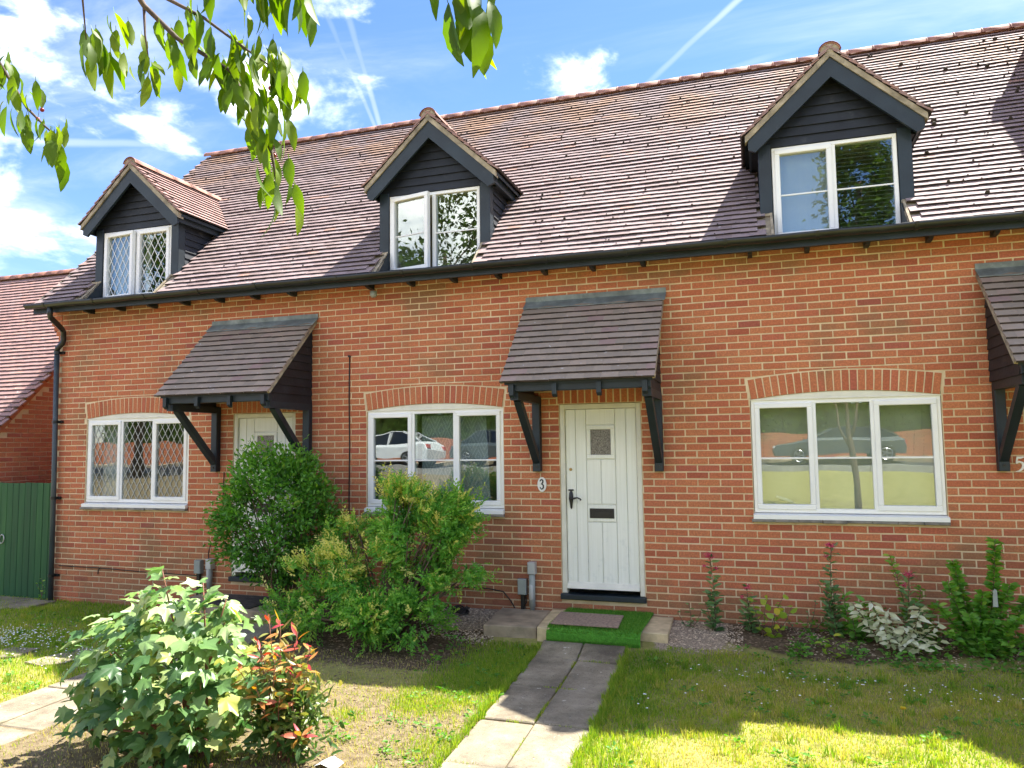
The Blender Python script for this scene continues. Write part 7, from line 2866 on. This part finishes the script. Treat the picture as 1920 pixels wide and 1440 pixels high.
# ------------------------------------------------------------------ across the road (seen in the panes)
def bg_tree(x, y, h, r, label, n_=5200, cone=False):
    g0 = gh(x, y)
    o = empty('roadside_tree', (x, y, g0))
    tag(o, label, 'tree', 'trees across the road')
    mb = MB()
    mb.tube([(x, y, g0 - 0.2), (x + 0.1, y, g0 + h * 0.35), (x, y, g0 + h * 0.7)], [0.22, 0.17, 0.08], 8)
    for i in range(7):
        a = i * 0.9
        mb.tube([(x + 0.05, y, g0 + h * (0.3 + 0.05 * i)), (x + math.cos(a) * r * 0.7, y + math.sin(a) * r * 0.7, g0 + h * (0.48 + 0.06 * i))], [0.07, 0.02], 5)
    obj('trunk', mb, 'bark', o, (x, y, g0), True)
    k = 150
    d = unit(RNG.normal(0, 1, (k, 3)))
    cz = g0 + h * 0.62
    cc = np.array((x, y, cz)) + d * np.array((r, r, h * 0.40)) * RNG.uniform(0.55, 1, k)[:, None]
    if cone:
        f_ = np.clip(1.15 - (cc[:, 2] - g0) / h, 0.12, 1)
        cc[:, 0] = x + (cc[:, 0] - x) * f_ * 1.4
        cc[:, 1] = y + (cc[:, 1] - y) * f_ * 1.4
    P = cc[RNG.integers(0, k, n_)] + RNG.normal(0, r * 0.13, (n_, 3))
    tag(leaf_cloud('crown', P, RNG.normal(0, 1, (n_, 3)), RNG.uniform(0.2, 0.36, n_), RNG.uniform(0.12, 0.2, n_), RNG.uniform(0, 1, n_), 'leaf_mass', 'diamond', o, (x, y, cz)), kind='stuff')


def slim_tree():
    x, y = 1.75, -7.0
    g0 = gh(x, y)
    o = empty('slim_tree', (x, y, g0))
    tag(o, 'slim leaning tree trunk mirrored in the number 5 window', 'tree')
    mb = MB()
    mb.tube([(x, y, g0 - 0.1), (x - 0.03, y, 0.9), (x - 0.10, y - 0.05, 1.7), (x - 0.12, y - 0.1, 2.3), (x - 0.1, y - 0.2, 3.2)], [0.06, 0.05, 0.045, 0.035, 0.02], 10)
    mb.tube([(x - 0.09, y - 0.05, 1.6), (x + 0.05, y - 0.05, 2.0), (x + 0.2, y - 0.2, 3.0)], [0.035, 0.028, 0.015], 8)
    mb.tube([(x - 0.05, y - 0.02, 1.3), (x - 0.28, y - 0.1, 1.9), (x - 0.42, y - 0.3, 2.9)], [0.03, 0.024, 0.012], 8)
    obj('trunk', mb, 'bark', o, (x, y, g0), True)
    n_ = 1500
    P = np.array((x, y - 0.8, 4.0)) + RNG.normal(0, 1, (n_, 3)) * np.array((0.5, 0.5, 0.45))
    tag(leaf_cloud('crown', P, RNG.normal(0, 1, (n_, 3)) + np.array((0, 0, -.5)), RNG.uniform(0.08, 0.13, n_), RNG.uniform(0.04, 0.06, n_), RNG.uniform(0, 1, n_), 'leaf_mass', 'diamond', o, (x, y, 4)), kind='stuff')


slim_tree()
bg_tree(4.4, -25.0, 16.5, 2.3, 'tall narrow tree mirrored in the number 5 dormer', 6000, True)
bg_tree(-14.5, -25.5, 15.0, 3.6, 'spreading tree mirrored in the middle dormer', 5200)
bg_tree(-23.0, -15.0, 11.0, 3.4, 'leafy tree mirrored in the leaded dormer', 5200)
bg_tree(-3.0, -27.0, 9.0, 3.0, 'round tree behind the hedge across the road', 4600)
mb = MB()
for k in range(14):
    for i in range(120):
        x = -40 + i * 0.5 + (0.25 if k % 2 else 0)
        mb.tint = random.random()
        mb.box(x, x + 0.485, -23.65, -23.42, 0.83 + k * 0.075, 0.83 + k * 0.075 + 0.066)
gwall = obj('garden_wall', mb, 'brick', None, (0, -23.5, 0.8))
tag(gwall, 'low brick garden wall across the road, mirrored in the number 5 window', 'wall')
n_ = 26000
P = np.stack([RNG.uniform(-34, 30, n_), RNG.uniform(-24.9, -23.7, n_), RNG.uniform(1.2, 3.3, n_) + RNG.normal(0, 0.1, n_)], 1)
hedge_core = MB()
for i in range(64):
    x0_ = -34 + i
    hedge_core.box(x0_, x0_ + 0.99, -24.75 + 0.06 * math.sin(i * 1.7), -23.85 + 0.06 * math.sin(i * 2.9), 0.8, 3.15 + 0.1 * math.sin(i * 1.3))
o = leaf_cloud('hedge', P, RNG.normal(0, 1, (n_, 3)), RNG.uniform(0.12, 0.2, n_), RNG.uniform(0.09, 0.14, n_), RNG.uniform(0.2, 1, n_), 'leaf_mass', 'diamond')
tag(o, 'clipped hedge behind the low wall across the road', 'hedge')
obj('hedge_core', hedge_core, 'hedge_green', o)


def car(x, y, paint, label, flip=1):
    g0 = 0.716
    o = empty('parked_car', (x, y, g0))
    tag(o, label, 'car', 'cars parked across the road')
    # side profile (along x, z), lofted over y with tumblehome
    prof_ = [(-2.15, 0.30), (-2.2, 0.55), (-2.12, 0.74), (-1.35, 0.88), (-0.95, 0.94), (1.75, 0.96), (2.02, 0.86), (2.12, 0.60), (2.08, 0.30)]
    mb = MB()
    n_ = len(prof_)
    rows = []
    for k, (yy, ins) in enumerate(((-0.86, 0.06), (-0.80, 0.0), (0.80, 0.0), (0.86, 0.06))):
        rows.append([(x + flip * px * (1 - ins * 0.25), y + yy, g0 + (pz if k in (1, 2) else min(pz, 0.84) * 0.98)) for px, pz in prof_])
    vs = [v for r in rows for v in r]
    fs = []
    for k in range(3):
        for i in range(n_):
            j = (i + 1) % n_
            fs.append((k * n_ + i, k * n_ + j, (k + 1) * n_ + j, (k + 1) * n_ + i))
    fs += [tuple(range(n_)), tuple(range(4 * n_ - 1, 3 * n_ - 1, -1))]
    mb.add(vs, fs)
    obj('body', mb, paint, o, (x, y, g0), False)
    roof = [(-0.95, 0.93), (-0.25, 1.40), (0.25, 1.46), (0.95, 1.43), (1.80, 0.95)]
    mb = MB()
    w0, w1 = 0.78, 0.58
    lo = [(x + flip * px, pz) for px, pz in roof]
    vs = []
    for sgn in (-1, 1):
        for px, pz in lo:
            ww = w0 + (w1 - w0) * (pz - 0.93) / 0.53
            vs.append((px, y + sgn * ww, g0 + pz))
    m_ = len(lo)
    mb.add(vs, [tuple(range(m_)), tuple(range(2 * m_ - 1, m_ - 1, -1))] + [(i, i + 1, m_ + i + 1, m_ + i) for i in (0, 3)])
    obj('glasshouse', mb, 'car_glass', o, (x, y, g0 + 1))
    mb = MB()
    for i in (1, 2):
        a, b_ = lo[i], lo[i + 1]
        wa = w0 + (w1 - w0) * (a[1] - 0.93) / 0.53 + 0.01
        wb = w0 + (w1 - w0) * (b_[1] - 0.93) / 0.53 + 0.01
        mb.hexa([(a[0], y - wa, g0 + a[1] - 0.02), (b_[0], y - wb, g0 + b_[1] - 0.02), (b_[0], y + wb, g0 + b_[1] - 0.02), (a[0], y + wa, g0 + a[1] - 0.02),
                 (a[0], y - wa, g0 + a[1] + 0.012), (b_[0], y - wb, g0 + b_[1] + 0.012), (b_[0], y + wb, g0 + b_[1] + 0.012), (a[0], y + wa, g0 + a[1] + 0.012)])
    for sgn in (-1, 1):
        for i, j in ((0, 1), (3, 4)):
            a, b_ = lo[i], lo[j]
            wa = w0 + (w1 - w0) * (a[1] - 0.93) / 0.53
            wb = w0 + (w1 - w0) * (b_[1] - 0.93) / 0.53
            mb.beam((a[0], y + sgn * wa, g0 + a[1]), (b_[0], y + sgn * wb, g0 + b_[1]), 0.06, 0.06)
        mb.box(x + flip * 0.35 - 0.03, x + flip * 0.35 + 0.03, y + sgn * 0.70 - 0.09, y + sgn * 0.70 + 0.09, g0 + 0.9, g0 + 1.42)
    obj('roof', mb, paint, o, (x, y, g0 + 1.4))
    for px in (-1.35, 1.3):
        for sgn in (-1, 1):
            xx, yy = x + flip * px, y + sgn * 0.80
            wv_ = MB()
            wv_.tube([(xx, yy - 0.10, g0 + 0.31), (xx, yy + 0.10, g0 + 0.31)], 0.315, 20)
            wh = obj('wheel', wv_, 'tyre', o, (xx, yy, g0 + 0.31))
            rm = MB()
            for k in range(5):
                a = k * 2 * math.pi / 5
                yo = yy + sgn * 0.105
                rm.beam((xx, yo, g0 + 0.31), (xx + math.cos(a) * 0.2, yo, g0 + 0.31 + math.sin(a) * 0.2), 0.05, 0.02, (0, 1, 0))
            ring_ = [(xx + math.cos(a) * 0.205, yo, g0 + 0.31 + math.sin(a) * 0.205) for a in np.linspace(0, 2 * math.pi, 21)]
            rm.tube(ring_, 0.018, 6, False)
            obj('rim', rm, 'alloy', wh, (xx, yy, g0 + 0.31))
    for sgn in (-1, 1):
        mb = MB()
        hx = x + flip * -2.14
        mb.box(min(hx - 0.03, hx + 0.14), max(hx - 0.03, hx + 0.14), y + sgn * 0.62 - 0.17, y + sgn * 0.62 + 0.17, g0 + 0.60, g0 + 0.72)
        obj('headlight', mb, 'lamp_white', o, (hx, y, g0 + 0.66))
        mb = MB()
        hx = x + flip * 2.08
        mb.box(hx - 0.05, hx + 0.05, y + sgn * 0.66 - 0.14, y + sgn * 0.66 + 0.14, g0 + 0.66, g0 + 0.82)
        obj('tail_light', mb, 'flower_red', o, (hx, y, g0 + 0.7))


car(2.7, -20.3, 'car_grey', 'dark grey hatchback mirrored in the number 5 window')
car(-9.6, -20.2, 'car_grey', 'grey parked car mirrored in the middle of the window beside door 3', -1)
car(-14.8, -20.4, 'car_white', 'white parked car mirrored at the left of the window beside door 3')
car(-3.6, -20.2, 'car_dark', 'black parked car mirrored between the two clear windows', -1)
